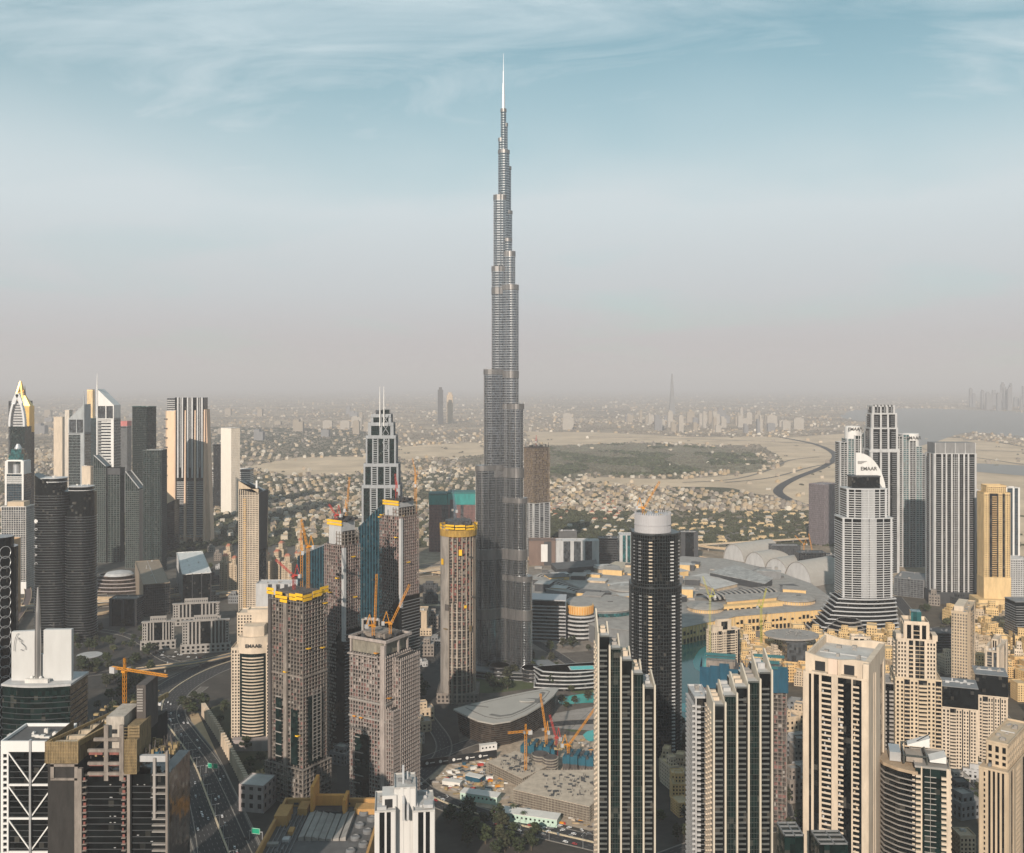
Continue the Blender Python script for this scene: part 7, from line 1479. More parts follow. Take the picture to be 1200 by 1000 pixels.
# boulevards round the tower, the site and the right quarter
road([(440, 905), (500, 890), (560, 868), (640, 850), (720, 845)], 16, .18, asph); BL = road([(470, 905), (498, 930), (560, 955), (640, 975), (740, 1000), (800, 1030)], 26, .2, asph, True, True, True)
road([(390, 1000), (470, 930), (520, 880), (500, 840), (470, 800), (480, 760), (560, 720), (640, 760), (700, 800)], 16, .22, asph); road([(490, 700), (540, 715), (566, 740)], 14, .1, asph)
road([(770, 1010), (860, 978), (950, 960), (1050, 930), (1220, 890)], 20, .2, asph); road([(1050, 700), (1075, 730), (1110, 760), (1140, 800), (1180, 850)], 20, .16, asph); road([(1050, 745), (1110, 735), (1200, 722)], 14, .14, asph); road([(880, 800), (905, 850), (915, 920), (930, 990)], 12, .14, asph)
patch('shaded_paving', [(400, 1020), (420, 900), (480, 860), (520, 840), (540, 780), (500, 740), (480, 760), (395, 800), (395, 900)], .08, MATS['dark_shaded_paving']); patch('plaza_paving', [(540, 770), (700, 745), (800, 745), (800, 860), (700, 900), (600, 905), (540, 880)], .07, mat('warm_paving', (.11, .095, .08), .9, var=.5, scale=.1, streak=False))
patch('park_lawn', [(560, 785), (620, 770), (690, 800), (690, 815), (640, 806), (560, 812)], .12, grassm); patch('park_lawn', [(655, 845), (700, 835), (705, 850), (670, 858)], .12, grassm)
patch('mall_forecourt', [(620, 665), (760, 650), (990, 680), (1060, 760), (870, 760), (800, 745), (620, 760)], .1, mat('forecourt_paving', (.22, .19, .16), .9, var=.4, scale=.05, streak=False)); patch('right_quarter_ground', [(1040, 700), (1220, 690), (1220, 1020), (900, 1020), (870, 800), (1000, 760)], .05, mat('quarter_soil', (.085, .07, .05), .95, var=.5, scale=.05, streak=False))
patch('left_quarter_ground', [(-40, 640), (330, 620), (330, 700), (240, 760), (-40, 760)], .05, mat('left_soil', (.10, .09, .075), .95, var=.6, scale=.04, streak=False))
lk, lt, lb = pbsdf('lake_water'); tcl = lt.nodes.new('ShaderNodeTexCoord'); nzl = lt.nodes.new('ShaderNodeTexNoise'); nzl.inputs['Scale'].default_value = .012; lt.links.new(tcl.outputs['Object'], nzl.inputs['Vector']); rl = lt.nodes.new('ShaderNodeValToRGB'); lt.links.new(nzl.outputs[0], rl.inputs[0])
rl.color_ramp.elements[0].color = (.010, .10, .085, 1); rl.color_ramp.elements[1].color = (.02, .17, .14, 1); lt.links.new(rl.outputs[0], lb.inputs['Base Color']); lb.inputs['Roughness'].default_value = .12
patch('lake_water', [(760, 742), (800, 737), (845, 742), (900, 752), (880, 775), (872, 800), (872, 850), (830, 860), (800, 845), (788, 800), (740, 790), (720, 760)], .3, lk)
shal = mat('shallow_water', (.04, .36, .33), .2, var=.1, scale=.05, streak=False)
for nm, pts in (('shallow_water', [(812, 775), (820, 762), (832, 757), (845, 765), (845, 790), (828, 790), (815, 784)]), ('shallow_water', [(795, 825), (830, 824), (830, 833), (797, 834)]), ('fountain_basin', [(655, 818), (700, 812), (735, 818), (735, 824), (690, 824), (658, 826)]), ('round_pool', [(683, 862), (690, 857), (705, 857), (705, 868), (690, 869)]), ('shallow_water', [(865, 752), (878, 750), (880, 756), (868, 757)])): patch(nm, pts, .4, shal)
wring = MB(); wring.lathe([(17, .1), (17, .8), (13, .8)], 30, *G(105, 768)); tag(wring.build('fountain_rim', lgrey), 'round fountain rim in the shaded plaza right of the white blade slab', 'fountain')
sit = mat('site_dust', (.40, .32, .24), .95, var=.5, scale=.12, streak=False); patch('site_ground', [(500, 905), (560, 880), (640, 862), (740, 862), (740, 985), (640, 962), (560, 945), (510, 928)], .12, sit, False)
patch('striped_plaza', [(640, 838), (700, 828), (735, 830), (735, 855), (690, 856), (650, 852)], .14, mat('plaza_stone', (.28, .26, .24), .9, var=.3, scale=.1, streak=False))
# boundary wall of the compound beside the highway
def compound():
    P = [GZ(*p, 0) for p in ((238, 838), (254, 862), (274, 898), (290, 930))]; r = thing('compound_wall', 'long tall cream buttressed wall running beside the highway', 'wall', (0, 0, 0)); S_ = smooth(P, 6)
    strip(MB(), S_, 3, 13, 13).build('wall_panel', cream, r)
    for i, (p, q) in enumerate(zip(S_, S_[1:])):
        a = atan2(q[1] - p[1], q[0] - p[0]); [MB().rbox(p[0] + (q[0] - p[0]) * t, p[1] + (q[1] - p[1]) * t, 0, 14.2, 2.2, 4.4, a).build('buttress', cream2, r) for t in (.25, .75)]
    lowrise('mauve_block', 'mauve blank block at the lower end of the buttressed wall', 'building', (*G(302, 945), 0), -.2, MATS['mauve_render'], 24, 26, 24, pitch=9, fh=8)
    patch('compound_garden', [(245, 830), (300, 812), (330, 880), (318, 940), (290, 925)], .15, parkm, False)
compound()
# ------------------------------------------------------------------ construction site by the opera
def site():
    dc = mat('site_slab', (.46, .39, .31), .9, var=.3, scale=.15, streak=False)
    def deck(name, label, pts, z, m=None, sc=True, cat='concrete structure'):
        P = [GZ(x, y, z) for x, y in pts]; c = (sum(p[0] for p in P) / len(P), sum(p[1] for p in P) / len(P)); P = [(x - c[0], y - c[1]) for x, y in P]; r = thing(name, label, cat, (*c, 0))
        MB().prism(P, 0, z - .5).build('frame_wall', mat('scaffold_brown', (.15, .125, .10), .9, var=.6, scale=.5), r); MB().prism(offset(P, .6), z - .5, z).build('top_slab', m or dc, r)  # dark brown walls behind the scaffold tubes
        if sc:
            s = MB(); O = offset(P, 1.2)
            for i in range(len(P)):
                a, b = O[i - 1], O[i]; ln = hypot(b[0] - a[0], b[1] - a[1]); k = int(ln / 3)
                for j in range(k): t = j / k; s.box(a[0] + (b[0] - a[0]) * t, a[1] + (b[1] - a[1]) * t, 0, a[0] + (b[0] - a[0]) * t + .25, a[1] + (b[1] - a[1]) * t + .25, z + 1)
                for q in range(int(z / 2.2)): s.bar((a[0], a[1], q * 2.2 + 1), (b[0], b[1], q * 2.2 + 1), .28)
            s.build('scaffolding', mat('galvanised_tube', (.36, .32, .26), .6, var=.3), r)
        xs = [p[0] for p in P]; ys = [p[1] for p in P]; rods(r, min(xs) * .6, min(ys) * .6, max(xs) * .6, max(ys) * .6, z, 150, len(label), 2.4); return r
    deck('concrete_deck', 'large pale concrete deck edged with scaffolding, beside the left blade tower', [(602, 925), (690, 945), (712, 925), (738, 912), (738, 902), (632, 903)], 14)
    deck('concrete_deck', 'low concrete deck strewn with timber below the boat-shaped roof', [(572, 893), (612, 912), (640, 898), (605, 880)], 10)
    for i, (px, py, n, lab) in enumerate(((632, 880, 3, 'left one of two blue-screened cores rising from the site'), (682, 893, 4, 'right one of two blue-screened cores rising from the site'))):
        c = G(px, py + 12); r = thing('blue_screened_core', lab, 'concrete structure', (*c, 0), -.3)
        for j in range(n * 3): x = -18 + j * 4; d_ = (0, 3, 1, 4)[j % 4]; MB().box(x, -6 - d_, 0, x + 3.6, 8, 14 + d_).build('core_wall', concd, r); MB().box(x - .2, -6.7 - d_, 9 + d_ * .5, x + 3.8, 8.6, 16 + d_ * .9).build('blue_screen', mat('bright_blue_screen', (.012, .09, .135), .8, var=.3), r)
        rods(r, -16, -8, 26, 8, 16, 110, i + 3, 6)
    for i, (px, py, w) in enumerate(((633, 903, 8), (645, 907, 7))):
        c = G(px, py); r = thing('shoring_tower', ('left' if i == 0 else 'right') + ' one of two round scaffold shoring towers at the middle of the site', 'scaffold', (*c, 0)); MB().lathe([(w, 0), (w, 17)], 16).build('core_wall', concd, r)
        for q in range(6): MB().lathe([(w + 1, 2 + q * 2.8), (w + 1, 2.5 + q * 2.8)], 16).build('scaffold_ring', MATS['galvanised_tube'], r)
    mint = mat('mint_cabin_panel', (.42, .55, .47), .7, var=.1); whc = mat('cabin_white', (.62, .60, .56), .7, var=.15)
    for (px, py, L_, D_, h, m, a, lab) in ((563, 938, 36, 11, 7, mint, -.32, 'long mint-green site office on the near left of the building site'), (620, 962, 54, 13, 7, mint, -.3, 'long mint-sided pale roofed site office near the palm trees'), (556, 915, 16, 8, 5, bluen, -.5, 'small blue-edged cabin among the stored materials'), (572, 880, 18, 5, 7, white, .35, 'white hoarding screen just below the boat-shaped hull'), (530, 920, 18, 7, 4, whc, -.3, 'white low cabin at the left tip of the building site')):
        r = thing('site_cabin', lab, 'cabin', (*G(px, py), 0), a); MB().box(-L_ / 2, -D_ / 2, 0, L_ / 2, D_ / 2, h).build('cabin_wall', m, r); MB().box(-L_ / 2 - .4, -D_ / 2 - .4, h, L_ / 2 + .4, D_ / 2 + .4, h + .4).build('roof', whc, r)
        if h > 6:
            for k in range(int(L_ / 4)): MB().box(-L_ / 2 + 1.4 + k * 4, -D_ / 2 - .15, h - 3.4, -L_ / 2 + 3 + k * 4, -D_ / 2, h - 1.8).build('window', g_blk, r)
    hd = thing('black_hoarding', 'long black advertising hoarding with white marks along the shaded road', 'hoarding', (*G(545, 893), 0), .34); MB().box(-46, -.4, 0, 34, .4, 8).build('panel', black, hd)
    for k in range(5):
        t = MB(); x = -40 + k * 14; t.lathe([(1.6, 0), (1.6, .3)], 14); t.v = [(x + vx, -.45 - vz, 4 + vy) for vx, vy, vz in t.v]; t.build('white_mark', white, hd); MB().box(x + 3, -.6, 3.4, x + 8, -.4, 4.2).build('white_mark', white, hd)
    # stored materials: each stack a thing
    pal = [sandm, ply, ply, craner, offw, craney, bluen, concd, concd, whc, dc, dc, dgrey, roofg, net, MATS['galvanised_tube']]
    for poly_, n_s in (([(506, 915), (540, 893), (575, 884), (600, 905), (585, 930), (560, 938), (520, 926)], 190), ([(590, 935), (640, 950), (735, 975), (735, 985), (640, 962), (590, 950)], 60), ([(600, 880), (640, 868), (735, 868), (735, 880)], 40)):
      for x, y, px, py in put(n_s, poly_, 2.4):
        L_, D_, h = R.uniform(1.5, 8), R.uniform(1, 3), R.uniform(.5, 2.6); mb = MB(); n_ = R.randint(2, 6)
        if R.random() < .4:
            for k in range(n_): mb.bar((-L_ / 2, -D_ / 2 + k * D_ / n_, .3), (L_ / 2, -D_ / 2 + k * D_ / n_, .3), .3)
        else:
            for k in range(n_): mb.box(-L_ / 2, -D_ / 2 + k * D_ / n_, 0, L_ / 2 * R.uniform(.6, 1), -D_ / 2 + (k + .82) * D_ / n_, h * R.uniform(.4, 1))
        w_, m = R.choice([('sandy', sandm), ('plywood', ply), ('plywood', ply), ('rust red', craner), ('off-white', offw), ('orange', craney), ('blue', bluen), ('dark', concd), ('pale', whc), ('pale', dc), ('grey', roofg), ('grey', MATS['galvanised_tube']), ('dark', dgrey), ('white', white)])
        tag(mb.build('material_stack', m, None, (x, y, .15), R.uniform(-.6, .6)), w_ + ' stack of building materials on the dusty construction site', 'material stack', 'stacks on the building site')
    crane('yellow-jibbed luffing crane with red mast standing before the boat-shaped roof', (*G(640, 892), 0), 30, 36, 1.9, radians(62), True, craney, 'cranes on the low site'); crane('orange luffing crane with jib slanting right to the blade tower', (*G(666, 905), 0), 26, 50, .35, radians(48), True, craney, 'cranes on the low site'); crane('short orange hammerhead crane at the left of the low site', (*G(616, 915), 0), 46, 18, 3.4, m=craney, group='cranes on the low site')
    crane('red mast crane between the blue-screened cores', (*G(652, 893), 0), 24, 22, 2.2, radians(60), True, craner, 'cranes on the low site')
site()
for lab, px, base, top, m, a in (('tall yellow-green crane mast before the left mall rotunda', 832, 800, 700, mat('lime_crane', (.42, .40, .06), .5), 2.9), ('second yellow-green crane mast behind the ochre houses', 892, 768, 712, MATS['lime_crane'], .4)):
    Y = YB(base); crane(lab, (XA(px, Y), Y, 0), ZT(top, Y), 26, a, radians(70), True, m, 'yellow-green cranes by the lake', hang=.2)
crane('thin red crane leaning over the vaulted halls', (*G(953, 668), 0), 30, 44, 1.8, radians(66), True, craney, 'cranes beyond the vaulted halls'); crane('small orange crane beyond the expressway, right', (*G(942, 652), 0), 26, 26, 2.6, radians(40), True, craney, 'cranes beyond the vaulted halls')
# ------------------------------------------------------------------ signs, vehicles
def gantry(px, py, w, n, lab):
    r = thing('sign_gantry', lab, 'road sign', (*G(px, py), 0), -.25)
    for x in (-w / 2, w / 2): MB().box(x - .3, -.3, 0, x + .3, .3, 8).build('post', alu, r)
    MB().box(-w / 2, -.25, 7, w / 2, .25, 8).build('beam', alu, r)
    for i in range(n):
        x = -w / 2 + 2 + i * (w - 2) / n; b = MB().box(x, -.6, 5.6, x + (w - 4) / n, -.35, 10.6).build('sign_board', greenp, r)
        q = MB(); x1 = x + (w - 4) / n; q.box(x + .2, -.66, 5.8, x1 - .2, -.6, 6); q.box(x + .2, -.66, 10.2, x1 - .2, -.6, 10.4); q.box(x + .2, -.66, 6, x + .4, -.6, 10.2); q.box(x1 - .4, -.66, 6, x1 - .2, -.6, 10.2); q.build('sign_border', white, b)
gantry(249, 907, 14, 2, 'green overhead road sign halfway down the highway'); gantry(300, 985, 12, 1, 'green roadside sign low on the highway near the ochre podium')
def mkcar(m, lab, grp):
    r = thing('car', lab, 'car', (0, 0, 0), 0, grp); b = MB(); b.prism([(-2.2, -.85), (2.2, -.85), (2.3, -.5), (2.3, .5), (2.2, .85), (-2.2, .85), (-2.3, .5), (-2.3, -.5)], .35, .85, [(-2.1, -.82), (2.0, -.82), (2.1, -.5), (2.1, .5), (2.0, .82), (-2.1, .82), (-2.2, .5), (-2.2, -.5)])
    b.prism(rect(-1.5, -.72, .9, .72), 1.3, 1.42, rect(-1.35, -.65, .6, .65)); b.build('body', m, r); MB().prism(rect(-1.8, -.8, 1.3, .8), .85, 1.32, rect(-1.4, -.68, .8, .68)).build('windows', carb, r)
    for x in (-1.35, 1.35):
        for y in (-.8, .8):
            w = MB(); w.lathe([(.34, -.1), (.34, .1)], 12); w.v = [(x + a, y + c, .34 + b_) for a, b_, c in w.v]; w.build('wheel', tyrem, r)
    return r
cars = [mkcar(m, '', 'cars') for m in (carw, carb, cars_, carr)]; names = ['white', 'black', 'silver', 'red']; usedc = [0] * 4
def drop(x, y, z, a, where, grp):
    i = R.choices(range(4), (6, 2, 3, 1))[0]; o = cars[i] if not usedc[i] else dup(cars[i]); usedc[i] = 1; o.location = (x, y, z); o.rotation_euler = (0, 0, a); o['label'] = '%s car %s' % (names[i], where); o['group'] = grp
def along(P, ds, n, z, where, grp):
    for _ in range(n):
        i = R.randrange(len(P) - 1); t = R.random(); p, q = P[i], P[i + 1]; ln = hypot(q[0] - p[0], q[1] - p[1]) or 1; d = R.choice(ds); u = ((q[0] - p[0]) / ln, (q[1] - p[1]) / ln); drop(p[0] + (q[0] - p[0]) * t + u[1] * d, p[1] + (q[1] - p[1]) * t - u[0] * d, z, atan2(u[1], u[0]) + (pi if d < 0 else 0), where, grp)
along(P1[:48], (-21, -17, -13.4, -9.6, -6, 6, 9.6, 13.4, 17, 21), 60, .22, 'driving on the wide highway at lower left', 'cars on the highway'); along(BL, (-10, -6.4, -3, 3, 6.4, 10), 44, .22, 'on the boulevard below the building site', 'cars on the boulevard')
for (poly, n, where, grp) in (([(600, 966), (680, 985), (700, 978), (620, 958)], 14, 'parked along the near edge of the building site', 'cars parked by the site'), ([(515, 912), (560, 896), (590, 915), (560, 932)], 16, 'standing among the stacks on the building site', 'vehicles on the building site'), ([(190, 762), (260, 758), (255, 775), (190, 778)], 26, 'parked before the stone-pillared offices', 'cars parked by the offices'), ([(905, 620), (800, 628), (830, 636), (930, 630)], 22, 'in the wide car park beyond the expressway', 'cars in the far car park')):
    for x, y, px, py in put(n, poly, 4): drop(x, y, .3, R.choice([.3, .32, 1.9]), where, grp)
r = thing('lorry', 'white box lorry standing near the highway bend, left side', 'lorry', (*G(181, 828), .2), .1); MB().box(-7, -1.5, 1.2, 5, 1.5, 4.4).build('box_body', white, r); MB().box(5.3, -1.4, .9, 7.6, 1.4, 3.6).build('cab', carw, r)
for x in (-5.5, -4, 3.5, 6.2):
    for y in (-1.2, 1.2): w = MB(); w.lathe([(.5, -.2), (.5, .2)], 12); w.v = [(x + a, y + c, .5 + b_) for a, b_, c in w.v]; w.build('wheel', tyrem, r)
# ------------------------------------------------------------------ trees
def tree_meshes(seed, h, rr, green):
    rn = random.Random(seed); t = MB(); t.bar((0, 0, 0), (.2, .1, h * .45), .5, w2=.3)
    for _ in range(5): a = rn.uniform(0, 6.28); t.bar((.1, 0, h * .35), (rr * .6 * cos(a), rr * .6 * sin(a), h * rn.uniform(.55, .75)), .22, w2=.08)
    c = MB()
    for _ in range(64):
        a, q, z = rn.uniform(0, 6.28), sqrt(rn.random()) * rr, rn.uniform(.38, 1.0); f = 1 - abs(z - .62) * 1.3; g = rn.uniform(.5, 1.5); c.col = (green[0] * g, green[1] * g, green[2] * g); c.blob((q * cos(a) * f, q * sin(a) * f, h * z), rn.uniform(.5, 1.35), rn.uniform(.35, .8), jit=.5, rnd=rn)
    return t, c
leafa = mat('leaf_clumps', (1, 1, 1), .85, var=.3, scale=.8, spec=.15, streak=False, attr='tint'); TP = []
for i, (h, rr, g) in enumerate(((8, 3.6, (.034, .044, .02)), (10, 4.6, (.028, .036, .018)), (6.5, 3.0, (.05, .055, .025)), (9, 3.8, (.04, .042, .024)))):
    r = thing('tree', '', 'tree'); t, c = tree_meshes(60 + i, h, rr, g); t.build('trunk', bark, r); c.build('crown', leafa, r); TP.append(r)
def palm():
    r = thing('palm_tree', '', 'palm tree'); t = MB(); t.bar((0, 0, 0), (.2, 0, 8), .5, w2=.32); t.build('trunk', bark, r); c = MB()
    for i in range(16):
        a = i * 2.4; pr = (.2, 0, 8); 
        for j in range(1, 5): s = j / 4; p = (.2 + 3.4 * s * cos(a), 3.4 * s * sin(a), 8 + 1.6 * s * (1 + (i % 3) * .4) - 2.8 * s * s); c.col = (.05, .07, .03); c.bar(pr, p, .55, .12, w2=.4); pr = p
    c.build('crown', leafa, r); return r
PT = palm(); first = {}
def plant(poly, n, where, grp, pal=False, gap=4):
    for x, y, px, py in put(n if pal else int(n * .52), poly, gap if pal else gap * 1.4):
        p = PT if pal else R.choice(TP); s = R.uniform(.8, 1.2) if pal else R.uniform(1.1, 1.9); lab = ('palm tree ' if pal else R.choice(['dark green tree ', 'dusty green tree '])) + where
        if p.name in first: o = dup(p, (x, y, .2), R.uniform(0, 6), lab, (s, s, s * R.uniform(.85, 1.15)))
        else: o = p; o.location = (x, y, .2); o['label'] = lab; first[p.name] = 1
        o['group'] = grp
plant([(560, 785), (620, 768), (700, 795), (700, 830), (655, 832), (640, 803), (580, 812)], 84, 'in the park between the tallest tower and the opera house', 'park trees by the opera'); plant([(85, 735), (160, 728), (190, 770), (170, 800), (90, 800)], 95, 'in the shaded plaza behind the white blade slab', 'plaza trees'); plant([(250, 830), (300, 815), (325, 880), (315, 935), (290, 920)], 34, 'in the garden behind the buttressed wall', 'garden trees')
plant([(205, 830), (225, 818), (245, 835), (235, 850)], 16, 'on the verge inside the highway bend', 'verge trees'); plant([(120, 800), (170, 795), (172, 825), (140, 850), (110, 840)], 40, 'in the shade left of the highway bend', 'trees left of the highway'); plant([(395, 800), (480, 770), (520, 850), (430, 900)], 60, 'in the shade behind the open-decked square frame', 'street trees behind the frames'); plant([(560, 745), (700, 735), (700, 765), (560, 775)], 40, 'around the foot of the tallest tower', 'trees round the tallest tower'); plant([(520, 962), (560, 958), (640, 985), (640, 1010), (540, 1000)], 44, 'on the strip below the boulevard, bottom centre', 'boulevard trees'); plant([(596, 958), (650, 974), (652, 970), (600, 955)], 5, 'beside the long mint site office', 'palms by the site office', True, 7); plant([(785, 850), (830, 850), (832, 900), (800, 925), (775, 905)], 30, 'in the shade right of the drum-crowned tower', 'trees by the lake end')
plant([(1120, 850), (1148, 850), (1148, 960), (1110, 960)], 26, 'between the green glass tower and the black-crowned blocks', 'trees in the right quarter'); plant([(900, 900), (935, 890), (940, 985), (905, 985)], 14, 'left of the big cream tower near the bottom', 'trees left of the cream tower'); plant([(830, 752), (960, 748), (960, 756), (850, 760)], 24, 'on the promenade before the ochre mall front', 'promenade palms', True); plant([(940, 748), (1055, 745), (1055, 756), (940, 758)], 24, 'at the foot of the sail-crowned tower', 'trees by the sail tower')
plant([(1060, 712), (1095, 705), (1140, 745), (1110, 755)], 22, 'along the avenue right of the sail-crowned tower', 'avenue trees'); plant([(765, 960), (810, 950), (815, 985), (770, 990)], 8, 'in the yard between the two blade towers', 'yard trees'); plant([(250, 640), (262, 640), (262, 690), (240, 690)], 12, 'beside the mullioned glass cube', 'trees by the glass cube')
# ------------------------------------------------------------------ suburbs: 300 villas, then the rest of the city and its trees as masses
VZ = [([(640, 575), (780, 590), (790, 600), (950, 596), (950, 632), (760, 640), (640, 622)], 0, 'beyond the mall and expressway'), ([(300, 560), (560, 556), (560, 610), (480, 640), (300, 625)], 1, 'among the trees left of the tallest tower')]
VP = []
def lattice_spots(n, poly, side):
    an = .35 if side else -.22; c_, s_ = cos(an), sin(an); out = []; seen = set(); t = 0
    while len(out) < n and t < 20000:
        t += 1; px, py = R.uniform(*((300, 560) if side else (640, 950))), R.uniform(560 if side else 575, 640)
        if not inside(px, py, poly): continue
        x, y = G(px, py); u, v = round((x * c_ + y * s_) / 25), round((-x * s_ + y * c_) / 21)
        if (u, v) in seen or v % 3 == 0 or u % 9 == 0: continue
        seen.add((u, v)); uu, vv = u * 25 + R.uniform(-3, 3), v * 21 + R.uniform(-3, 3); out.append((uu * c_ - vv * s_, uu * s_ + vv * c_, px, py))
    return out
tl = mat('villa_cream', (.44, .365, .27), var=.25); tw = mat('villa_white', (.50, .46, .39), var=.25); to = mat('villa_ochre', (.48, .36, .20), var=.25)
def villa(m, rm, kind):
    me = MB(); L1, L2 = ((22, 14), (18, 16), (28, 12))[kind]; me.box(-L1 / 2, -L2 / 2, 0, L1 / 2, L2 / 2, 5); me.box(-L1 * .3, -L2 / 2 + 1, 5, L1 * .4, L2 * .4, 9); me.box(-L1 / 2 - 2, -L2 / 2 - 3, 0, -L1 / 2 + 6, -L2 / 2, 3.6)
    o = me.build('villa', m); w = MB()
    for i in range(4): w.box(-L1 / 2 + 2 + i * L1 / 4.4, -L2 / 2 - .1, 1.4, -L1 / 2 + 4 + i * L1 / 4.4, -L2 / 2, 3.6)
    w.build('windows', g_blk, o); MB().prism(rect(-L1 * .32, -L2 / 2 + .6, L1 * .42, L2 * .42), 9, 9.6 if rm is not terra else 12, rect(-L1 * .3, -L2 / 2 + .8, L1 * .4, L2 * .4) if rm is not terra else rect(-L1 * .1, -1, L1 * .2, 1)).build('roof', rm, o); return o
for m, rm, k, w in ((tl, roofl, 0, 'cream flat-roofed'), (tw, roofl, 1, 'white flat-roofed'), (to, sandm, 2, 'ochre flat-roofed'), (tl, terra, 0, 'cream red-roofed'), (tw, terra, 1, 'white red-roofed')): o = villa(m, rm, k); tag(o, '', 'villa'); VP.append((o, w))
usedv = set()
for poly, side, where in VZ:
    for x, y, px, py in lattice_spots(150, poly, side):
        c = [0, 1] if side else ([3, 4, 3] if (px < 730 and py > 585 and py < 612) else ([2, 2, 0] if px > 790 else [0, 1, 0])); i = R.choice(c); p, w = VP[i]; s = R.uniform(.6, .95); lab = '%s villa %s' % (w, where)
        if i in usedv: o = dup(p, (x, y, 1.2), (.35 if side else -.22) + R.choice([0, pi / 2]), lab, (s, s, s * .9))
        else: o = p; o.location = (x, y, 1.2); o['label'] = lab; usedv.add(i)
        o['group'] = 'villas ' + where
cb, tb = MB(), MB(); rn = random.Random(99)
tints = [(.44, .37, .28), (.52, .48, .41), (.34, .27, .19), (.38, .29, .18), (.26, .23, .20), (.44, .38, .30), (.20, .17, .14)]
def zone(px, py):
    for s in S:
        if inside(px, py, s): return 's'
    for i, s in enumerate(Vg):
        if inside(px, py, s): return 'v'
    if inside(px, py, [(1000, 481), (1080, 479), (1240, 486), (1240, 515), (1140, 507), (1090, 520), (1060, 523), (1040, 500), (985, 489)]) or inside(px, py, [(1090, 541), (1240, 549), (1240, 560), (1140, 553), (1090, 548)]): return 'w'
    return 'c'
from mathutils import noise
for _ in range(44000):
    py = 462 + (rn.random() ** .85) * 190; px = rn.uniform(-30, 1230); x, y = G(px, py); z_ = zone(px, py)
    if z_ == 'w' or (py > 640 and px > 240): continue
    nv = 600 < py and 630 < px < 960
    if nv and rn.random() < .3: continue
    q = noise.noise(Vector((x / 900, y / 1500, 3))) + .4 * noise.noise(Vector((x / 250, y / 400, 9)))
    k = y / F
    if z_ == 's': 
        if rn.random() < .985: continue
    if rn.random() < (1.1 if nv else .80 - .5 * q if z_ == 'v' else min(.85, max(.2, .52 - .9 * q))):      # a clump of trees
        g = rn.uniform(.6, 1.35); haze_fade = min(1, max(0, (k - 2.2) / 5)); tb.col = tuple(c0 * g * (1 - haze_fade) + c1 * haze_fade for c0, c1 in zip((.055, .06, .034), (.20, .175, .145))); rr = rn.uniform(3, 6) + k * .75; [tb.blob((x + rn.uniform(-1.6, 1.6) * rr, y + rn.uniform(-2, 2) * rr, rr * .3), rr * rn.uniform(.5, 1.15), rr * .6, jit=.45, rnd=rn) for _ in range(2)]  # far trees fade to a pale tint, haze put into their colour
    elif q > -.25 or z_ == 'v':
        if z_ == 'v' and (inside(px, py, Vg[0]) and rn.random() < .9): continue
        t = rn.choice(tints); g = rn.uniform(.75, 1.2); cb.col = (t[0] * g, t[1] * g, t[2] * g); dn = noise.noise(Vector((x / 1400, y / 1400, 5))); a = .2 if dn > .1 else (-.5 if dn < -.1 else .75); st = 26 + 4 * k; ux, uy = x * cos(a) + y * sin(a), -x * sin(a) + y * cos(a); ux = round(ux / st) * st + rn.uniform(-3, 3); uy = (round(uy / st) * st if py > 520 else uy) + rn.uniform(-3, 3); x, y = ux * cos(a) - uy * sin(a), ux * sin(a) + uy * cos(a); sx, sy = rn.uniform(7, 14) + k * rn.uniform(.2, 2.2), rn.uniform(6, 11) + k * .7; hh = rn.uniform(5, 11) + (k * rn.uniform(0, 1.6) if rn.random() < .5 else 0)
        cb.rbox(x, y, 0, hh, sx, sy, a)
        if rn.random() < .5: cb.rbox(x + 1, y + 1, hh, hh + 3, sx * .5, sy * .6, a)
for _ in range(5200):      # the golf course and park: belts of trees over pale lawns
    px, py = rn.uniform(640, 910), rn.uniform(520, 562); 
    if not inside(px, py, Vg[0]): continue
    x, y = G(px, py); q = noise.noise(Vector((x / 260, y / 420, 1)))
    if q < .02 + .1 * sin(px / 9): continue
    g = rn.uniform(.5, 1.6); tb.col = (.05 * g, .058 * g, .03 * g); rr = rn.uniform(6, 12); tb.blob((x, y, rr * .4), rr * rn.uniform(.8, 1.6), rr * .8, jit=.4, rnd=rn)
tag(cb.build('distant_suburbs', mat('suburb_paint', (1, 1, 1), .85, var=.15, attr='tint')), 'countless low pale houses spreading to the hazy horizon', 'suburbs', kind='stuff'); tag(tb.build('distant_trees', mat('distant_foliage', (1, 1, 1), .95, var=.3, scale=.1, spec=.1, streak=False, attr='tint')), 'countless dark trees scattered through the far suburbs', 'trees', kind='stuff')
# ------------------------------------------------------------------ hazy skylines
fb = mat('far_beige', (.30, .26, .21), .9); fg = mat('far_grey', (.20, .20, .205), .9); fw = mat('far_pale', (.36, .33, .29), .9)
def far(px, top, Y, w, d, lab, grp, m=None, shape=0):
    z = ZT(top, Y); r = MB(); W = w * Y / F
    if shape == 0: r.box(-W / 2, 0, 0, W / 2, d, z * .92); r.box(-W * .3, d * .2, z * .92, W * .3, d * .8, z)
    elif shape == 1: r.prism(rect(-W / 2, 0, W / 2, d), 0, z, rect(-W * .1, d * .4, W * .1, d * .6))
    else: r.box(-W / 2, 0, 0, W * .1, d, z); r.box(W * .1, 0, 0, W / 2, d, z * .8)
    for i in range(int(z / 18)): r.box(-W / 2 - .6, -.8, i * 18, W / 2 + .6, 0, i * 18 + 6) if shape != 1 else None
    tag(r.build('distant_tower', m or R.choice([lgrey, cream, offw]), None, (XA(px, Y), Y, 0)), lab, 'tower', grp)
far(788, 438, 12500, 7, 60, 'single very tall faint tower standing alone on the hazy horizon, right of centre', None, grey, 1); far(516, 454, 9300, 6, 40, 'dark slim distant tower with dome top, left of the tallest tower', None, dgrey, 0); far(527, 460, 9600, 7, 50, 'pale distant slab next to the dark slim one', None, cream, 0)
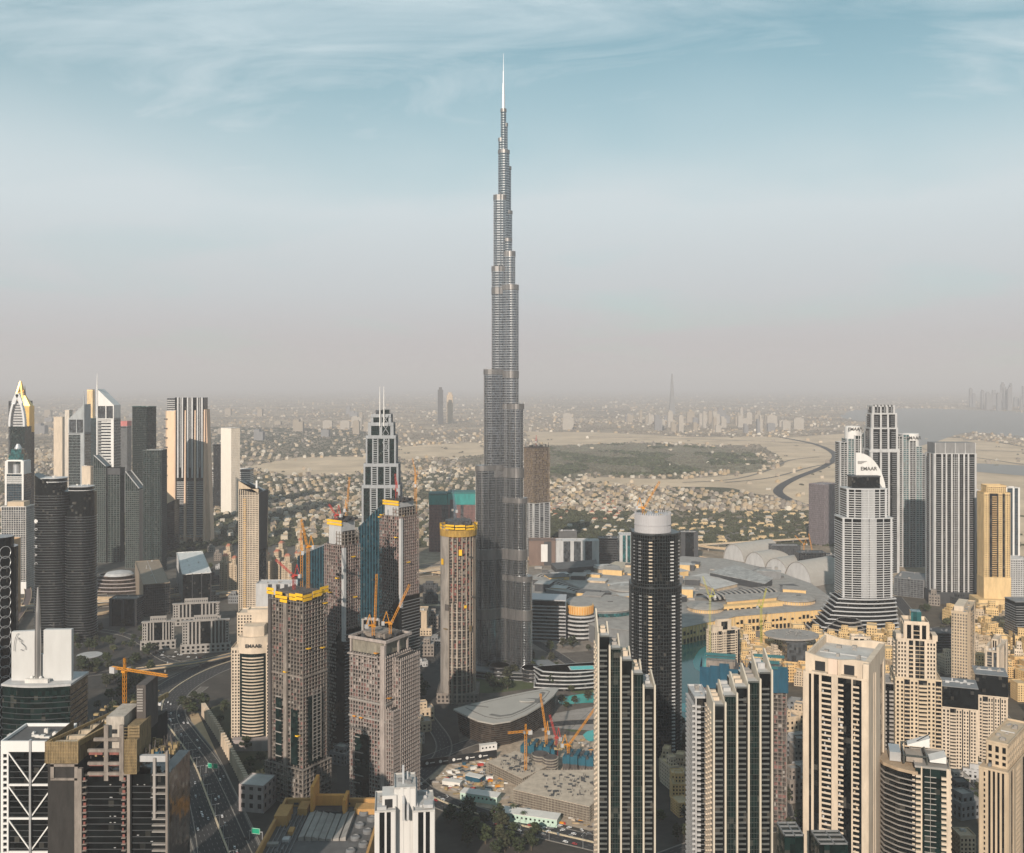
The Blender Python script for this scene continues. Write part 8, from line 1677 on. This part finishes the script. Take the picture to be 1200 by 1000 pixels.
for i in range(46): px = R.uniform(735, 905); Y = R.uniform(7600, 10500); far(px, 450 + (H - R.uniform(55, 150)) * F / Y, Y, R.uniform(3, 9), 40, 'pale hazy apartment tower in the distant beige cluster right of centre', 'distant beige cluster', R.choice([fb, fw, fb, fg]), R.choice([0, 2]))
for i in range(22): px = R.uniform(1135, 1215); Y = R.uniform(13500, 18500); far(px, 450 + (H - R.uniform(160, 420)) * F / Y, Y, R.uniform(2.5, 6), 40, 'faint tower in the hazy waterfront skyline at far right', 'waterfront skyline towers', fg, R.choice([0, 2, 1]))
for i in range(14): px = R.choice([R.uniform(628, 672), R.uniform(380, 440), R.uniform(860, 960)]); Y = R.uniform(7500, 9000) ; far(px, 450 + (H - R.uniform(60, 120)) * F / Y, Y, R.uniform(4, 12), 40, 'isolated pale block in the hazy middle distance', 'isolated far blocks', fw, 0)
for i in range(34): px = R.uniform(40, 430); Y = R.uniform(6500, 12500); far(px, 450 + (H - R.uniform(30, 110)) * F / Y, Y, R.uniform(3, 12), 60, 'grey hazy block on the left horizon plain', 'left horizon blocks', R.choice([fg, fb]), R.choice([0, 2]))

# ------------------------------------------------------------------ suburb streets and far traffic
for pts, w in (([(640, 583), (720, 592), (800, 600), (900, 603), (960, 600)], 9), ([(650, 606), (740, 611), (830, 606), (950, 612)], 9), ([(700, 577), (725, 600), (745, 630)], 9), ([(800, 588), (830, 610), (870, 632)], 9), ([(860, 590), (905, 612), (940, 630)], 8), ([(630, 625), (720, 633), (800, 636)], 12), ([(640, 568), (740, 574), (860, 590), (950, 600)], 12),
    ([(300, 575), (400, 580), (560, 576)], 10), ([(310, 600), (420, 606), (560, 598)], 10), ([(350, 560), (380, 590), (400, 630)], 9), ([(480, 556), (490, 590), (505, 630)], 9), ([(300, 618), (400, 628), (500, 622)], 10)): road(pts, w, 1.5, asphl, False, False, name='suburb_street')
patch('sandy_plot', [(330, 620), (400, 606), (440, 616), (380, 632)], 1.3, paleS, False); patch('sandy_plot', [(640, 590), (670, 586), (680, 596), (650, 600)], 1.3, paleS, False); patch('car_park', [(805, 622), (900, 616), (938, 620), (905, 632), (815, 634)], 1.2, asphl, False)
FC = []
for m, w_ in ((carw, 'white'), (carb, 'black'), (cars_, 'silver')):
    q = MB().prism(rect(-2.3, -.9, 2.3, .9), .3, .9); q.prism(rect(-1.6, -.8, 1.4, .8), .9, 1.5, rect(-1.2, -.7, 1, .7)); o = q.build('car', m); tag(o, '', 'car'); FC.append((o, w_))
fu = set(); EP = smooth([G(*p) for p in EXP], 8)
for j in range(90):
    i = R.choices(range(3), (5, 2, 3))[0]; o, w_ = FC[i]; o = dup(o) if i in fu else o; fu.add(i); k = R.randrange(6, len(EP) - 8); d = R.choice([-42, -24, -17, 5, 11, 30, 37]); Q = offs(EP[k:k + 2], d); t = R.random()
    o.location = (Q[0][0] + (Q[1][0] - Q[0][0]) * t, Q[0][1] + (Q[1][1] - Q[0][1]) * t, .3); o.rotation_euler = (0, 0, atan2(Q[1][1] - Q[0][1], Q[1][0] - Q[0][0])); o['label'] = w_ + ' car on the far expressway behind the towers'; o['group'] = 'cars on the far expressway'
# ------------------------------------------------------------------ lamp posts, barge, kiosks
def lamp():
    r = thing('street_lamp', '', 'street lamp'); m = MB(); m.lathe([(.22, 0), (.12, 12)], 8); m.build('pole', alu, r); a = MB(); a.bar((-2.6, 0, 12.2), (2.6, 0, 12.2), .16); a.build('arm', alu, r)
    for x in (-2.8, 2.8): MB().box(x - .6, -.2, 12, x + .6, .2, 12.3).build('lamp_head', lgrey, r)
    return r
L0 = lamp(); used0 = False
for P, off, st, where, gr in ((P1[2:46], 0, 2, 'on the median of the wide highway', 'highway lamps'), (BL[4:], 14, 3, 'beside the boulevard below the building site', 'boulevard lamps'), (smooth([G(*p) for p in EXP], 8)[4:], 20, 2, 'between the lanes of the far expressway', 'expressway lamps')):
    Q = offs(P, off)
    for p, q in list(zip(Q, Q[1:]))[::st]:
        o = dup(L0) if used0 else L0; used0 = True; o.location = (p[0], p[1], .2); o.rotation_euler = (0, 0, atan2(q[1] - p[1], q[0] - p[0]) + pi / 2); o['label'] = 'twin-armed street lamp ' + where; o['group'] = gr
bg_ = thing('barge', 'small orange barge floating on the lake between the drum-crowned tower and the blue screens', 'barge', (*G(817, 809), .3)); MB().prism(rect(-8, -5, 8, 5), 0, 1.4, rect(-8.6, -5.4, 8.6, 5.4)).build('hull', mat('barge_orange', (.60, .30, .04), .6), bg_); MB().box(-3, -2, 1.4, 3, 2, 3.2).build('cabin', offw, bg_)

for o in bpy.data.objects:
    if o.name.split('.')[0] in ('block_infill', 'starter_bars', 'formwork', 'window_surrounds', 'window_stickers', 'balcony_stack', 'white_window_units', 'white_mark'): o['kind'] = 'stuff'
    if '_n' in o.keys(): del o['_n']
# ------------------------------------------------------------------ the dusty air
hz = bpy.data.materials.new('dusty_air'); hz.use_nodes = True; t = hz.node_tree; t.nodes.clear()
ho = t.nodes.new('ShaderNodeOutputMaterial'); pv = t.nodes.new('ShaderNodeVolumePrincipled')
pv.inputs['Color'].default_value = (0.88, 0.855, 0.875, 1); pv.inputs['Density'].default_value = 0.000066; pv.inputs['Anisotropy'].default_value = 0.0
t.links.new(pv.outputs[0], ho.inputs['Volume'])
o = MB().box(-62000, -3200, -1, 62000, 72000, 860).build('haze', hz); tag(o, kind='stuff', label='pale dusty haze lying over the whole city', cat='haze')
